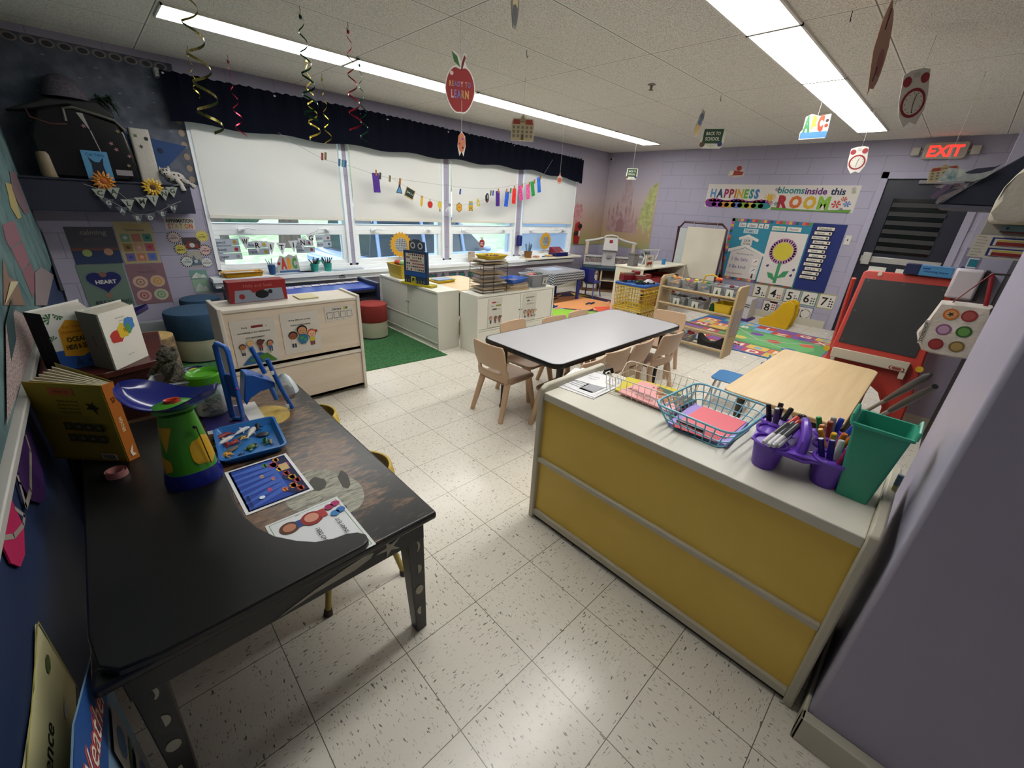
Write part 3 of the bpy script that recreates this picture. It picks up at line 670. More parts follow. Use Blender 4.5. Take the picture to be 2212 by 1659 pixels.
a.up(); a.rect(.6, .1, .76, .24, '#C8A878'); a.text('Ocean Habitat', .2, .88, .045, '#101828'); a.ell(.2, .7, .03, '#DDE6F0')
a.done('laminated_sheet', None, 'laminated ocean picture sheet with coral on the painted table', 'sheet')
a = quad_art(((.368, .872), (.368, 1.14), (.158, .874)), ZT, '', '', '', '#D8DADC')
a.frame(.006, '#5E8A3A', .03)
a.ell(.80, .76, .10, '#5A3A2C'); a.ell(.80, .76, .065, '#B57A60'); a.rect(.74, .58, .86, .67, '#34487E')
a.ell(.80, .46, .115, '#8E2F2C'); a.ell(.81, .46, .075, '#CC8E7A'); a.rect(.74, .26, .88, .36, '#A83C3C')
for x, y, c in ((.86, .19, '#9A2A5A'), (.88, .09, '#A8326A'), (.72, .17, '#3C7EB4'), (.74, .08, '#3C6EB4')): a.ell(x, y, .05, c); a.lay -= 1
a.up(); a.text('SNAP! IS IT', .48, .2, .055, '#1C1C1C', mw=.34); a.text('NO DER?', .48, .48, .055, '#1C1C1C', mw=.3); a.text('?', .93, .6, .06, '#8A3A4A')
a.done('laminated_sheet', None, 'laminated white sheet with two cartoon heads, half under the black board', 'sheet')
a = quad_art(((.14, 1.82), (.345, 1.80), (.15, 2.05)), ZT, '', '', '', '#C9C6C2'); a.rect(.0, .12, .72, .96, '#231C5A'); a.poly([(.5, .14), (.7, .2), (.66, .5), (.45, .4)], '#4A3F7A'); a.line([(.03, .06), (.95, .06)], .01, '#6A6660')
a.done('picture_mat', None, 'white edged purple picture mat under the blue toy chair', 'mat')
# ---- books: wedge shaped, standing
def book(lab, A, B, A2, B2, z, h, cover, spine, page, fn=None, sp=None, left=False):
    t = T('book', lab, 'book', (0, 0, 0)); A, B, A2, B2 = [Vector(p+(0,)) for p in (A, B, A2, B2)]
    def board(p, q, name, c, f=None):
        L = (q-p).length; a = Art(L, h, c, Vector((p.x, p.y, z)), q-p, (0, 0, 1), .003)
        if f: f(a)
        a.done(name, t)
    if left: board(A, B, 'front_cover', cover, fn); board(A2, A, 'spine', spine, sp)
    else: board(B, A, 'front_cover', cover, fn); board(A, A2, 'spine', spine, sp)
    MB().loft([[(B2.x, B2.y, z), (A2.x, A2.y, z), (A2.x, A2.y, z+h), (B2.x, B2.y, z+h)], [(B2.x, B2.y+.003, z), (A2.x, A2.y+.003, z), (A2.x, A2.y+.003, z+h), (B2.x, B2.y+.003, z+h)]]).build('back_cover', mat(cover), t)
    m = MB(); n = 7
    for i in range(1, n):
        f = i/n; p = A.lerp(A2, f); q = B.lerp(B2, f); q = p+(q-p)*.97; d = Vector((-(q-p).y, (q-p).x, 0)).normalized()*.0022
        m.loft([[Vector((v.x, v.y, z+.002)) for v in (p+d, p-d, q-d, q+d)], [Vector((v.x, v.y, z+h-.004)) for v in (p+d, p-d, q-d, q+d)]])
    m.build('pages', mat(page, .8, .04), t); return t
def f_weather(a):
    a.rect(.0, .0, 1, .03, '#7C6A18'); a.rect(.3, .86, .62, .95, '#A85A30'); a.text('WHAT IS', .46, .905, .03, '#5C2E18', mw=.26)
    for i in range(4): a.text('thunder and clouds', .5, .79-i*.045, .022, '#2C2A10', mw=.34)
    a.poly([(.72, .78), (.80, .76), (.84, .80), (.83, .74), (.9, .72), (.84, .70), (.86, .62), (.8, .70), (.72, .70), (.77, .74)], '#23200E')
    for i in range(4):
        for j in range(2): a.rect(.34+i*.14, .42-j*.15, .45+i*.14, .52-j*.15, '#3A3818'); a.ell(.395+i*.14, .47-j*.15, .03, '#5C5A34')
    lines(a, .2, .8, .58, .64, 3, '#6A6226'); a.rect(.72, .05, .93, .13, '#BDB89C'); [a.rect(.74+i*.022, .06, .75+i*.022, .12, '#222222') for i in range(8)]
def sp_w(a): a.text('WEATHER', .5, .48, .030, '#EAD2A8', rot=-pi/2, bold=.03); a.text('Oh', .5, .80, .04, '#4A2412', rot=-pi/2); a.poly([(.3, .12), (.7, .2), (.55, .1), (.8, .06), (.4, .05)], '#EFE0C0')
book('yellow board book about weather standing open on the black board', (-.097, 1.735), (-.272, 1.905), (-.068, 1.752), (-.205, 2.06), ZB, .285, '#8C7C1E', '#B86A26', '#B9B096', fn=f_weather, sp=sp_w)
def f_ocean(a):
    a.rect(0, 0, 1, .35, '#2E5AA8'); a.poly([(.15, .25), (.2, .7), (.4, .86), (.65, .82), (.75, .5), (.8, .3), (.5, .2)], '#D59A22')
    for x, y, r_ in ((.12, .9, .12), (.3, .95, .1), (.85, .8, .12), (.9, .6, .1), (.05, .55, .09), (.9, .25, .12), (.78, .12, .1)):
        for k in range(5): an = k*.7+x*9; a.poly([(x, y), (x+r_*cos(an), y+r_*.8*sin(an)), (x+r_*cos(an+.35), y+r_*.8*sin(an+.35))], '#2F6A3C'); a.lay -= 1
    a.up(); a.text("I'm Very", .48, .74, .05, '#B4531E', mw=.4); a.text('Uninteresting', .48, .655, .05, '#B4531E', mw=.5); a.text('OCEAN', .5, .52, .085, '#33301C', mw=.42, bold=.03); a.text('HIDE & SEEK', .5, .39, .085, '#33301C', mw=.55, bold=.03); a.poly([(.3, .05), (.38, .22), (.46, .05)], '#1E3A6A'); a.ell(.6, .12, .04, '#1E3A6A')
book('white picture book about ocean hide and seek, leftmost on the cabinet', (-.21, 2.265), (-.075, 2.30), (-.255, 2.33), (-.11, 2.50), .742, .225, '#E3E2DC', '#141722', '#CFCAC0', fn=f_ocean, sp=lambda a: a.text('VERY OCEAN', .5, .5, .03, '#3C3F4A', rot=-pi/2), left=True)
def f_tit(a):
    for x, y, rx, ry, c in ((.30, .55, .17, .12, '#B4342A'), (.50, .62, .16, .13, '#D3B32A'), (.72, .70, .15, .12, '#3E78B8'), (.66, .62, .07, .1, '#4A8A4A')): a.poly(blob(x, y, rx, ry, 0, 0, 18, .15, int(x*100)), c)
    a.text('IT', .56, .62, .07, '#8A5A1A'); a.text('How artists paint', .5, .86, .02, '#55504A', mw=.35); a.text('a picture', .5, .80, .02, '#55504A', mw=.2); a.text('Harriet Tall', .5, .18, .02, '#6A645C', mw=.3)
book('white book with red, yellow and blue paint blobs, right on the cabinet', (-.062, 2.165), (.048, 2.30), (-.118, 2.265), (.02, 2.42), .742, .225, '#DCD9CE', '#6E6C6A', '#C2BCAE', fn=f_tit, sp=lambda a: a.text('GALLERY', .5, .5, .04, '#2A2A2A', rot=-pi/2), left=True)
mah = wood('#3A1512', '#5A2620', 4, .35, 0, 'mahogany')
t = T('mahogany_cabinet', 'dark red mahogany bookcase behind the painted table, books on top', 'cabinet', (0, 0, 0))
pl_ = [(-.28, 2.215), (-.098, 2.155), (.102, 2.235), (.125, 2.70), (-.28, 2.74)]
MB().prism(pl_, .715, .741).build('top_board', mah, t, bev=.004)
MB().prism([(-.275, 2.23), (-.097, 2.17), (.094, 2.243), (.115, 2.69), (-.275, 2.73)], 0, .715).build('cabinet_body', mat('#33110F', .4, .15, 6), t, bev=.003)
# purple balance toy behind the books
def balance(t, c, z, mb, mbody, rot, L=.15, Wd=.075, dip=.045):
    m = MB(); nx, ny = 24, 8; top = []; 
    cr, sr = cos(rot), sin(rot)
    def pt(i, j, dz):
        u = -1+2*i/nx; hw = Wd*math.sqrt(max(0, 1-(abs(u)**2.6)))+.002; v = (-1+2*j/ny); x = u*L; y = v*hw
        zz = z+dip*(abs(u)**1.7)*1.0+.034*v*v*(1-.4*abs(u))-.018+dz
        return (c[0]+x*cr-y*sr, c[1]+x*sr+y*cr, zz)
    T1 = [[pt(i, j, .004) for j in range(ny+1)] for i in range(nx+1)]; T2 = [[pt(i, j, 0) for j in range(ny+1)] for i in range(nx+1)]
    vs = [p for r_ in T1 for p in r_]+[p for r_ in T2 for p in r_]; N_ = (nx+1)*(ny+1); fs = []
    for i in range(nx):
        for j in range(ny):
            a_ = i*(ny+1)+j; fs.append((a_, a_+ny+1, a_+ny+2, a_+1)); fs.append((a_+N_, a_+N_+1, a_+N_+ny+2, a_+N_+ny+1))
    for i in range(nx):
        for j in (0, ny): a_ = i*(ny+1)+j; fs.append((a_, a_+ny+1, a_+ny+1+N_, a_+N_))
    m.add(vs, fs); return m.build('pan', mb, t, ang=60)
pur = mat('#2A1C6A', .18, .05, 8)
t = T('balance_toy', 'purple toy balance pans behind the books on the mahogany cabinet', 'toy', (0, 0, 0))
balance(t, (-.02, 2.62), .845, pur, pur, radians(-8), .13, .06, .05)
MB().cyl((-.02, 2.62, .742), (-.02, 2.62, .83), .04, .028, 16).build('stand', mat('#5A2A7A', .4), t)
# toy scale
t = T('toy_scale', 'green and yellow toy kitchen scale with blue double pan', 'scale', (.052, 1.50, ZB))
blue = mat('#1B2370', .16, .05, 8); grn = mat('#3F8A24', .3, .04, 10)
def oval(rx, ry, z, n=28, p=2.6):
    return [(rx*math.copysign(abs(cos(2*pi*k/n))**(2/p), cos(2*pi*k/n)), ry*math.copysign(abs(sin(2*pi*k/n))**(2/p), sin(2*pi*k/n)), z) for k in range(n)]
MB().loft([oval(.078, .072, 0), oval(.078, .072, .012), oval(.070, .066, .05)]).build('base', blue, t)
MB().loft([oval(.068, .064, .05), oval(.062, .058, .11), oval(.054, .050, .18), oval(.045, .041, .242)]).build('body', grn, t)
m = MB()
def sp_(f, a): return math.copysign(abs(f(a))**(2/2.6), f(a))
def patch(th0, th1, z0, z1, k, e=.0016, tip=False):
    rows = []
    for i in range(9):
        f = i/8; z = z0+(z1-z0)*f; rr = .068-.022*(z-.05)/.185+e; w = math.sqrt(max(0, 1-(2*f-1)**4)) if not tip else f
        mid = (th0+th1)/2; hw = (th1-th0)/2*w
        rows.append([((rr+.0005)*sp_(cos, mid+hw*(2*j/10-1)), (rr-.0035)*sp_(sin, mid+hw*(2*j/10-1)), z) for j in range(11)])
    m.loft(rows, False, False)
patch(radians(-88), radians(-5), .062, .165, 0); patch(radians(-190), radians(-130), .06, .11, 0); patch(radians(-170), radians(-110), .13, .212, 0, tip=True)
m.build('yellow_patch', mat('#C49A1C', .3, .03), t)
MB().tube([(.036, -.050, .195), (.040, -.055, .15), (.047, -.060, .07)], .0018, 6).tube([(.03, -.05, .20), (.034, -.056, .198)], .005, 8).build('cord', mat('#16161A', .5), t)
balance(t, (0, 0), .268, blue, blue, radians(-42), .135, .082, .062)
MB().loft([oval(.055, .042, .252), oval(.052, .039, .266), oval(.035, .026, .274)]).build('hub', grn, t)
MB().loft([[(.022*cos(2*pi*k/20), .015*sin(2*pi*k/20), .270) for k in range(20)], [(.02*cos(2*pi*k/20), .014*sin(2*pi*k/20), .284) for k in range(20)], [(.014*cos(2*pi*k/20), .009*sin(2*pi*k/20), .282) for k in range(20)], [(.012*cos(2*pi*k/20), .008*sin(2*pi*k/20), .275) for k in range(20)]]).build('red_ring', mat('#B03A22', .35), t)
MB().loft([oval(.012, .012, .0, 10), oval(.01, .01, .001, 10)]).build('rubber_foot', blk, t)
tag(MB().loft([[(-.13+.028*cos(a), 1.66+.028*sin(a), ZB+z) for a in [2*pi*k/20 for k in range(20)]] for z in (0, .02)], False).loft([[(-.13+.02*cos(a), 1.66+.02*sin(a), ZB+z) for a in [2*pi*k/20 for k in range(20)]] for z in (0, .02)], False).build('tape_ring', mat('#B07A78', .4)), 'small pink ring between the weather book and the toy scale', 'ring')
# clear bin with plush otter
cl = glassy('#E8EEF0', .10, .06)
t = T('clear_bin', 'clear plastic bin behind the toy scale holding the plush otter', 'bin', (.095, 2.065, .53), radians(-14))
def openbox(m, w0, d0, w1, d1, h, th=.003, r=.02, lip=.006):
    o1 = rrect(-w0/2, -d0/2, w0/2, d0/2, r); o2 = rrect(-w1/2, -d1/2, w1/2, d1/2, r); i1 = rrect(-w0/2+th, -d0/2+th, w0/2-th, d0/2-th, r*.9); i2 = rrect(-w1/2+th, -d1/2+th, w1/2-th, d1/2-th, r*.9); l = rrect(-w1/2-lip, -d1/2-lip, w1/2+lip, d1/2+lip, r*1.1)
    z = lambda q, h_: [(p[0], p[1], h_) for p in q]
    return m.loft([z(o1, 0), z(o2, h-.004), z(l, h-.004), z(l, h), z(i2, h), z(i1, th)])
openbox(MB(), .125, .115, .145, .135, .175).build('bin_wall', cl, t)
MB().prism(rrect(-.055, -.05, .055, .05, .015), .004, .12).build('dark_filling', noisy('#1E1A1E', '#2E282C', 40, 'dark_toys'), t)
fur = noisy('#4A463F', '#7A7466', 120, 'grey_fur', 1, .8)
t = T('plush_otter', 'grey plush otter sitting in the clear bin', 'plush toy', (.11, 2.13, .70), radians(-60))
m = MB(); m.sph((0, 0, -.04), .05, .045, .04).sph((0, -.005, .02), .042, .038, .05).sph((.0, -.005, .085), .036, .036, .034).sph((.0, -.03, .075), .02, .02, .016)
for s in (-1, 1): m.sph((s*.028, .005, .112), .009, .006, .009).tube([(s*.038, -.005, .045), (s*.06, -.03, .02), (s*.062, -.055, -.01)], .014, 8)
m.build('body', fur, t, ang=80)
m = MB(); 
for s in (-1, 1): m.sph((s*.015, -.034, .093), .005)
m.sph((0, -.05, .08), .007, .005, .005); m.build('eyes_and_nose', mat('#0A0A0A', .2), t)
# jar of plastic sea creatures
t = T('lidded_jar', 'round clear jar with lime green lid full of plastic creatures', 'jar', (.195, 2.02, .53))
MB().lathe([(.058, 0), (.062, .008), (.062, .14), (.055, .15), (.053, .15), (.059, .138), (.059, .01), (.01, .008)], 28, caps=False).build('jar_wall', cl, t)
gl_ = mat('#4E9A1E', .25, .05, 15)
MB().lathe([(.067, .143), (.069, .16), (.068, .185), (.060, .192), (.052, .186), (.048, .176), (.01, .174)], 32).build('lid', gl_, t)
m = MB(); r2 = random.Random(5)
for i in range(60):
    a = r2.random()*6.28; q = r2.random()*.05; p = (q*cos(a), q*sin(a), .012+r2.random()*.11); b = r2.random()*6.28
    m.tube([p, (p[0]*.8+.012*cos(b), p[1]*.8+.012*sin(b), p[2]+.006), (p[0]*.8+.02*cos(b+1), p[1]*.8+.02*sin(b+1), p[2]-.004)], .0028, 5)
m.M = Matrix.Translation((.195, 2.02, .534)); o = MB(); o.v = [(v[0]+.195, v[1]+2.02, v[2]+.534) for v in m.v]; o.f = m.f; o.mi = m.mi
tag(o.build('plastic_creatures', noisy('#2A3322', '#6E7455', 25, 'dull_creatures', .5)), 'tangle of dull green plastic creatures inside the jar', 'toys', kind='stuff')
# blue toy chair lying on its side
bt = mat('#1F57A8', .28, .04, 10)
t = T('toy_chair', 'bright blue plastic toy folding chair on the painted table', 'toy chair', (0, 0, 0))
def P87(u, v, y=1.875): p = ony(u, v, y); return (p.x, p.z)
def slab(pts, y0, y1, name, b=.004): 
    return MB().prism([P87(*p) for p in pts], y0, y1, 'y').build(name, bt, t, bev=b)
A = [onz(507, 908, ZT), onz(529, 914, ZT)]
def loop(path, name, r_=.0075): return MB().tube(path, r_, 8, True, sq=1.3).build(name, bt, t)
zt = .872
fr = lambda u, z: (lambda a, b: (a.x+(b.x-a.x)*u, a.y+(b.y-a.y)*u, z))(Vector((.243, 1.90, 0)), Vector((.272, 1.855, 0)))
loop([fr(0, .545), fr(0, .70), fr(0, zt-.012), fr(.15, zt), fr(.85, zt-.012), fr(1, zt-.03), fr(1, .70), fr(1, .56), fr(.85, .541), fr(.15, .539)], 'front_frame', .0085)
MB().loft([[fr(0, z), fr(1, z), (fr(1, z)[0]+.012, fr(1, z)[1]+.006, z), (fr(0, z)[0]+.012, fr(0, z)[1]+.006, z)] for z in (.64, .66, .72, .74)]).build('crossbar', bt, t, bev=.003)
slab([(526, 805), (545, 806), (590, 822), (592, 832), (560, 842), (540, 856), (530, 872), (524, 860)], 1.85, 1.93, 'seat', .005)
for a_, b_, y0 in (((548, 756), (578, 812), 1.915), ((572, 771), (629, 890), 1.845), ((588, 836), (604, 870), 1.92)):
    p, q = P87(*a_), P87(*b_); MB().tube([(p[0], y0, p[1]), ((p[0]+q[0])/2, y0, (p[1]+q[1])/2), (q[0], y0, max(q[1], .541))], .0095, 10).build('leg', bt, t)
w_ = mat('#D8DCE0', .5)
for u, v in ((582, 799), (615, 870)): p = P87(u, v); MB().box(p[0]-.006, 1.832, p[1]-.008, p[0]+.006, 1.836, p[1]+.008).build('sticker', w_, t)
MB().sph((fr(1, 0)[0], fr(1, 0)[1]-.008, .685), .005).build('pink_sticker', mat('#B02A8A', .4), t)
# clear funnel
t = T('clear_funnel', 'clear plastic funnel lying at the far corner of the painted table', 'funnel', (0, 0, 0))
MB().lathe([(.058, 0), (.05, .03), (.03, .075), (.008, .095), (.007, .095), (.028, .073), (.048, .03), (.056, 0)], 24, c=(.50, 2.06, .531), caps=False).build('cone', cl, t)
# blue magnifier loop and yellow star behind the jar
t = T('toy_magnifier', 'dark blue toy magnifier with yellow centre behind the green lid', 'magnifier', (.19, 2.28, .64))
MB().cyl((.02, 0, -.64), (.02, 0, -.01), .02, .012, 10).build('stand', mat('#1A1A22', .6), t)
m = MB(); m.tube([(.035*cos(2*pi*k/20), .03*sin(2*pi*k/20), .01) for k in range(20)], .007, 8, True); m.tube([(.04, .0, .01), (.08, -.02, .0), (.11, -.06, -.05)], .007, 8); m.build('rim', mat('#14264A', .4), t)
MB().sph((0, 0, .006), .024, .02, .008).build('yellow_centre', mat('#C8A83A', .5), t)
# tray with toy sea animals
t = T('toy_tray', 'blue plastic tray of toy sea animals on the painted table', 'tray', (.248, 1.655, ZT), radians(-6))
tb = mat('#2A6CB0', .3, .03, 10)
openbox(MB(), .18, .235, .205, .262, .030, .003, .022, .005).build('tray_shell', tb, t)
ZA = ZT+.0035
def xy(u, v): p = onz(u, v, ZA+.008); return p.x, p.y
def toy(lab, u, v, rz, fn, name='toy_animal'):
    x, y = xy(u, v); m = MB(Matrix.Translation((x, y, ZA)) @ Matrix.Rotation(rz, 4, 'Z')); mt_ = fn(m); o = m.build(name, mt_, ang=70); return tag(o, lab, 'toy animal', 'toy sea animals in the blue tray')
def fish(m, L=.036, c='#D6D6D6', w=.010, tailw=.012):
    m.tube([(-L, 0, .008), (-L*.6, 0, .009), (0, 0, .011), (L*.6, 0, .010), (L, 0, .008)], .01, 10, rs=[.002, .005, w, w*.85, .003])
    m.prism([(-L, 0), (-L-.012, tailw), (-L-.006, 0), (-L-.012, -tailw)], .007, .010); m.prism([(0, .004), (-.012, .02), (.006, .006)], .006, .009); m.prism([(0, -.004), (-.012, -.02), (.006, -.006)], .006, .009)
    m.loft([[(-.006, -.001, .018), (-.006, .001, .018), (.008, .001, .018), (.008, -.001, .018)], [(-.01, -.0005, .028), (-.01, .0005, .028), (-.006, .0005, .028), (-.006, -.0005, .028)]]); return mat(c, .35, .2, 60)
def star(m, c='#C0A050', r_=.014, n=5):
    for k in range(n): a = 2*pi*k/n; m.tube([(0, 0, .005), (r_*cos(a), r_*sin(a), .003)], .004, 6, rs=[.005, .0015])
    return mat(c, .5, .1, 60)
def turtle(m, c='#1E4A28'):
    m.sph((0, 0, .008), .016, .013, .008)
    for a in (.7, 2.4, 3.9, 5.5): m.sph((.018*cos(a), .016*sin(a), .005), .009, .005, .003, 8, 5)
    m.sph((.021, 0, .008), .006, .005, .005, 8, 5); return noisy('#173A1E', '#6E8A4A', 90, 'turtle_green', .4)
def crab(m, c='#A83228'):
    m.sph((0, 0, .008), .013, .01, .006)
    for s in (-1, 1):
        for k in range(4): m.tube([(s*.008, -.008+k*.005, .008), (s*.018, -.010+k*.007, .012), (s*.024, -.012+k*.008, .001)], .0018, 5)
        m.sph((s*.014, .016, .008), .006, .005, .004, 8, 5)
    return mat(c, .4, .15, 60)
toy('red and black toy lobster at the left of the tray', 478, 945, .4, lambda m: (m.tube([(-.032, 0, .009), (-.01, 0, .011), (.02, 0, .012), (.036, .004, .008)], .01, 10, rs=[.004, .010, .009, .003]), m.tube([(.03, .004, .008), (.045, .014, .006)], .003, 6), m.tube([(.03, -.002, .008), (.046, -.01, .006)], .003, 6), mat('#7E2420', .4, .4, 50))[-1], 'toy_lobster')
toy('white toy dolphin at the back of the tray', 523, 931, .5, lambda m: fish(m, .034, '#D6D6D8', .009), 'toy_dolphin')
toy('white toy whale lying below the red lobster', 486, 953, .55, lambda m: fish(m, .036, '#CFCDC8', .010), 'toy_whale')
toy('white and grey toy shark in the middle of the tray', 543, 934, 1.0, lambda m: fish(m, .04, '#C9C4BE', .012, .015), 'toy_shark')
toy('yellow toy starfish left of the white shark', 524, 943, .3, lambda m: star(m, '#B89A4A', .022), 'toy_starfish')
toy('black toy orca fin piece at the back corner of the tray', 556, 922, 1.4, lambda m: fish(m, .024, '#23252A', .010), 'toy_orca')
toy('dark grey toy stingray right of the white shark', 567, 937, -.4, lambda m: (m.sph((0, 0, .006), .024, .018, .006), m.tube([(-.02, 0, .005), (-.05, .01, .003)], .0015, 5), mat('#33363E', .4, .3, 50))[-1], 'toy_stingray')
toy('green toy fish at the right of the tray', 574, 952, 1.5, lambda m: fish(m, .018, '#2E6A44', .009), 'toy_fish')
toy('pale brown toy seahorse beside the green fish', 587, 953, 1.7, lambda m: (m.tube([(-.02, 0, .004), (-.012, .008, .006), (0, .004, .008), (.012, 0, .008), (.02, .006, .006)], .004, 8, rs=[.001, .003, .006, .005, .003]), mat('#8A7A6E', .5, .2, 60))[-1], 'toy_seahorse')
toy('green toy turtle in the middle of the tray', 542, 965, .6, turtle, 'toy_turtle')
toy('red toy crab below the white whale', 502, 957, .2, crab, 'toy_crab')
toy('brown toy manta ray in front of the red crab', 500, 970, .5, lambda m: (m.sph((0, 0, .006), .028, .012, .006), m.tube([(-.02, 0, .005), (.05, .01, .004)], .0015, 5), mat('#5C5446', .5, .3, 50))[-1], 'toy_ray')
toy('orange and yellow toy octopus at the near corner of the tray', 487, 983, -.5, lambda m: ([m.tube([(0, 0, .008), (.014*cos(a), .014*sin(a), .010), (.024*cos(a+.3), .024*sin(a+.3), .003)], .003, 6) for a in (0, .8, 1.6, 2.6, 3.5, 4.4, 5.3)], m.sph((0, 0, .010), .01, .009, .008), mat('#C08A2A', .4, .15, 50))[-1], 'toy_octopus')
toy('dark blue toy starfish near the front rim of the tray', 521, 980, .2, lambda m: star(m, '#1E2A4A', .012), 'toy_starfish')
# yellow children chairs behind the table
def ychair(loc, rz, lab):
    yl_ = mat('#B99A2C', .4, .05, 12); ym = mat('#A89444', .35, .06, 20)
    t = T('yellow_chair', lab, 'chair', loc, rz, 'yellow chairs tucked at the painted table')
    n = 12; hw = .15
    def row(z, dy, w): return [(-w+2*w*i/n, -.13-dy-.035*(1-(2*i/n-1)**2), z) for i in range(n+1)]
    rr = [row(.27, 0, .10), row(.33, .012, .14), row(.40, .02, .145), row(.455, .025, .125), row(.475, .026, .08)]
    MB().loft([q+[(p[0]*.97, p[1]+.012, p[2]) for p in reversed(q)] for q in rr]).build('backrest', yl_, t, bev=.003)
    MB().prism(rrect(-.15, -.14, .15, .15, .06), .255, .27).build('seat', yl_, t, bev=.005)
    for sx, sy in ((-1, 1), (1, 1), (-1, -1), (1, -1)):
        l = MB().cyl((sx*.10, sy*.10, .256), (sx*.155, sy*.15, .015), .012, .011, 10).build('leg', ym, t)
        MB().cyl((sx*.154, sy*.149, .022), (sx*.157, sy*.152, 0), .014, .017, 12).build('foot_cap', mat('#33261F', .6), l)
ychair((.455, 1.33, 0), radians(86), 'yellow chair at the painted table, its legs visible beneath the table front')
ychair((.46, 1.86, 0), radians(92), 'yellow chair at the painted table, farther one near the maple shelf')
# ---- left wall bulletin board
X0 = XL+.004
def wp(u, v, x=X0): p = onx(u, v, x); return (p.y, p.z)
a = Art(4.5, 1.45, noisy('#3A5457', '#5A7676', 6, 'teal_fabric'), (X0, .55, .80), (0, 1, 0), (0, 0, 1), .006)
def wq(pts, s, ox, oy): 
    out = []
    for p in pts: q = wp(ox+p[0]/s, oy+p[1]/s); out.append(((q[0]-.55)/4.5, (q[1]-.80)/1.45))
    return out
for pts, c in (([(0, 560), (60, 700), (150, 1350), (330, 1659), (420, 1659), (200, 960), (60, 430), (0, 330)], '#4C6B6C'),
    ([(0, 780), (130, 735), (215, 950), (90, 1040), (40, 960)], '#7E5660'), ([(95, 1050), (225, 965), (300, 1190), (210, 1290)], '#80555E'), ([(215, 1300), (310, 1195), (390, 1400), (330, 1580)], '#785058'),
    ([(0, 1150), (60, 1350), (150, 1400), (240, 1659), (0, 1659)], '#7E6250'), ([(30, 320), (100, 340), (160, 540), (210, 700), (170, 720), (90, 590), (60, 430)], '#9A8E5E'), ([(80, 200), (150, 210), (300, 640), (250, 670), (180, 560), (110, 400)], '#6C585E'),
    ([(540, 730), (600, 740), (940, 1560), (860, 1620)], '#7C8F99'), ([(440, 780), (500, 790), (800, 1600), (720, 1620)], '#8494A0'), ([(150, 0), (260, 0), (520, 560), (420, 480)], '#5C6664'), ([(300, 430), (330, 440), (700, 1500), (640, 1500)], '#2E3438'),
    ([(350, 1300), (420, 1240), (560, 1330), (480, 1659), (350, 1659)], '#7A6E70'), ([(0, 1659), (160, 1400), (70, 1400)], '#B8B08A'), ([(400, 640), (520, 640), (540, 800), (470, 800)], '#5A4A46')):
    a.poly(wq(pts, 5.028, 0, 330), c)
a.poly(wq([(0, 210), (60, 130), (160, 190), (190, 250), (105, 480), (0, 780)], 2.59, 0, 620), noisy('#6E5C5C', '#B8A4A0', 120, 'glitter_card'))
a.poly(wq([(0, 200), (40, 60), (60, 300), (30, 420)], 2.59, 0, 620), '#2E4648')
a.done('bulletin_board', None, 'teal fabric bulletin board with pink card pockets on the left wall', 'bulletin board')
tag(MB().box(XL, .55, .765, XL+.028, 3.0, .79).build('board_rail', mat('#B4B2AC', .4, .04, 20), bev=.004), 'pale grey rail along the bottom of the teal bulletin board', 'rail')
def wallcut(name, lab, cat, pts, c, x=X0, fn=None, th=.003):
    q = [wp(u, v, x) for u, v in pts]; y0 = min(p[0] for p in q); z0 = min(p[1] for p in q); w = max(p[0] for p in q)-y0; h = max(p[1] for p in q)-z0
    a = Art(w, h, c, (x, y0, z0), (0, 1, 0), (0, 0, 1), th, [((p[0]-y0)/w, (p[1]-z0)/h) for p in q])
    a.fr = (y0, z0, w, h)
    def cv(pp): return [((wp(u, v, x)[0]-y0)/w, (wp(u, v, x)[1]-z0)/h) for u, v in pp]
    if fn: fn(a, cv)
    a.done(name, None, lab, cat)
wallcut('paper_sandal', 'purple paper flip flop cutout on the navy wall under the rail', 'wall decoration', [(18, 962), (38, 935), (62, 935), (90, 1020), (97, 1075), (84, 1088), (64, 1082), (45, 1050)], '#3E2058',
        fn=lambda a, cv: a.line(cv([(37, 938), (50, 935), (62, 975), (62, 1060), (52, 1095), (38, 1045), (34, 1030)]), .05, '#9A9086'))
wallcut('paper_sandal', 'hot pink paper flip flop cutout at the left picture edge', 'wall decoration', [(-12, 1040), (8, 1052), (28, 1095), (48, 1140), (50, 1200), (40, 1226), (20, 1218), (-12, 1150)], '#B82458',
        fn=lambda a, cv: a.line(cv([(-10, 1165), (25, 1160), (46, 1135), (48, 1115), (28, 1100)]), .06, '#9A9086'))
def scp(a, cv):
    b = cv([(98, 1388)])[0]
    a.poly(cv([(86, 1480), (100, 1470), (104, 1530), (92, 1530)]), '#4A5A22'); a.poly(cv([(106, 1500), (132, 1488), (136, 1512), (112, 1520)]), '#D8D6CC'); a.poly(cv([(108, 1590), (132, 1580), (136, 1604), (112, 1612)]), '#D8D6CC')
    a.text('Science', .50, .80, .13, '#1C1A14', mw=.6)
o = Art(.42, .245, '#C8C294', (X0, .72, .295), (0, 1, .0), (0, 0, 1), .003, [(0, 0), (.55, 0), (1, .05), (1, .65), (.98, .98), (.6, .9), (.1, 1), (0, .9)])
o.text('Science', .32, .62, .17, '#1A1812', mw=.62); o.poly(circ(.83, .72, .06, 8), '#4A5A22'); o.poly(circ(.72, .3, .05, 9), '#D0CEC4'); o.poly(circ(.45, .2, .05, 9), '#D0CEC4'); o.frame(.01, '#A8A03C', .005)
o.done('paper_poster', None, 'wavy cream science poster low on the navy left wall', 'poster')
o = Art(.60, .60, '#6A8AA8', (-.226, .45, .012), (0, 1, 0), (0, 0, 1), .003, [(0, 0), (.93, 0), (1, .76), (.55, .95), (0, 1)])
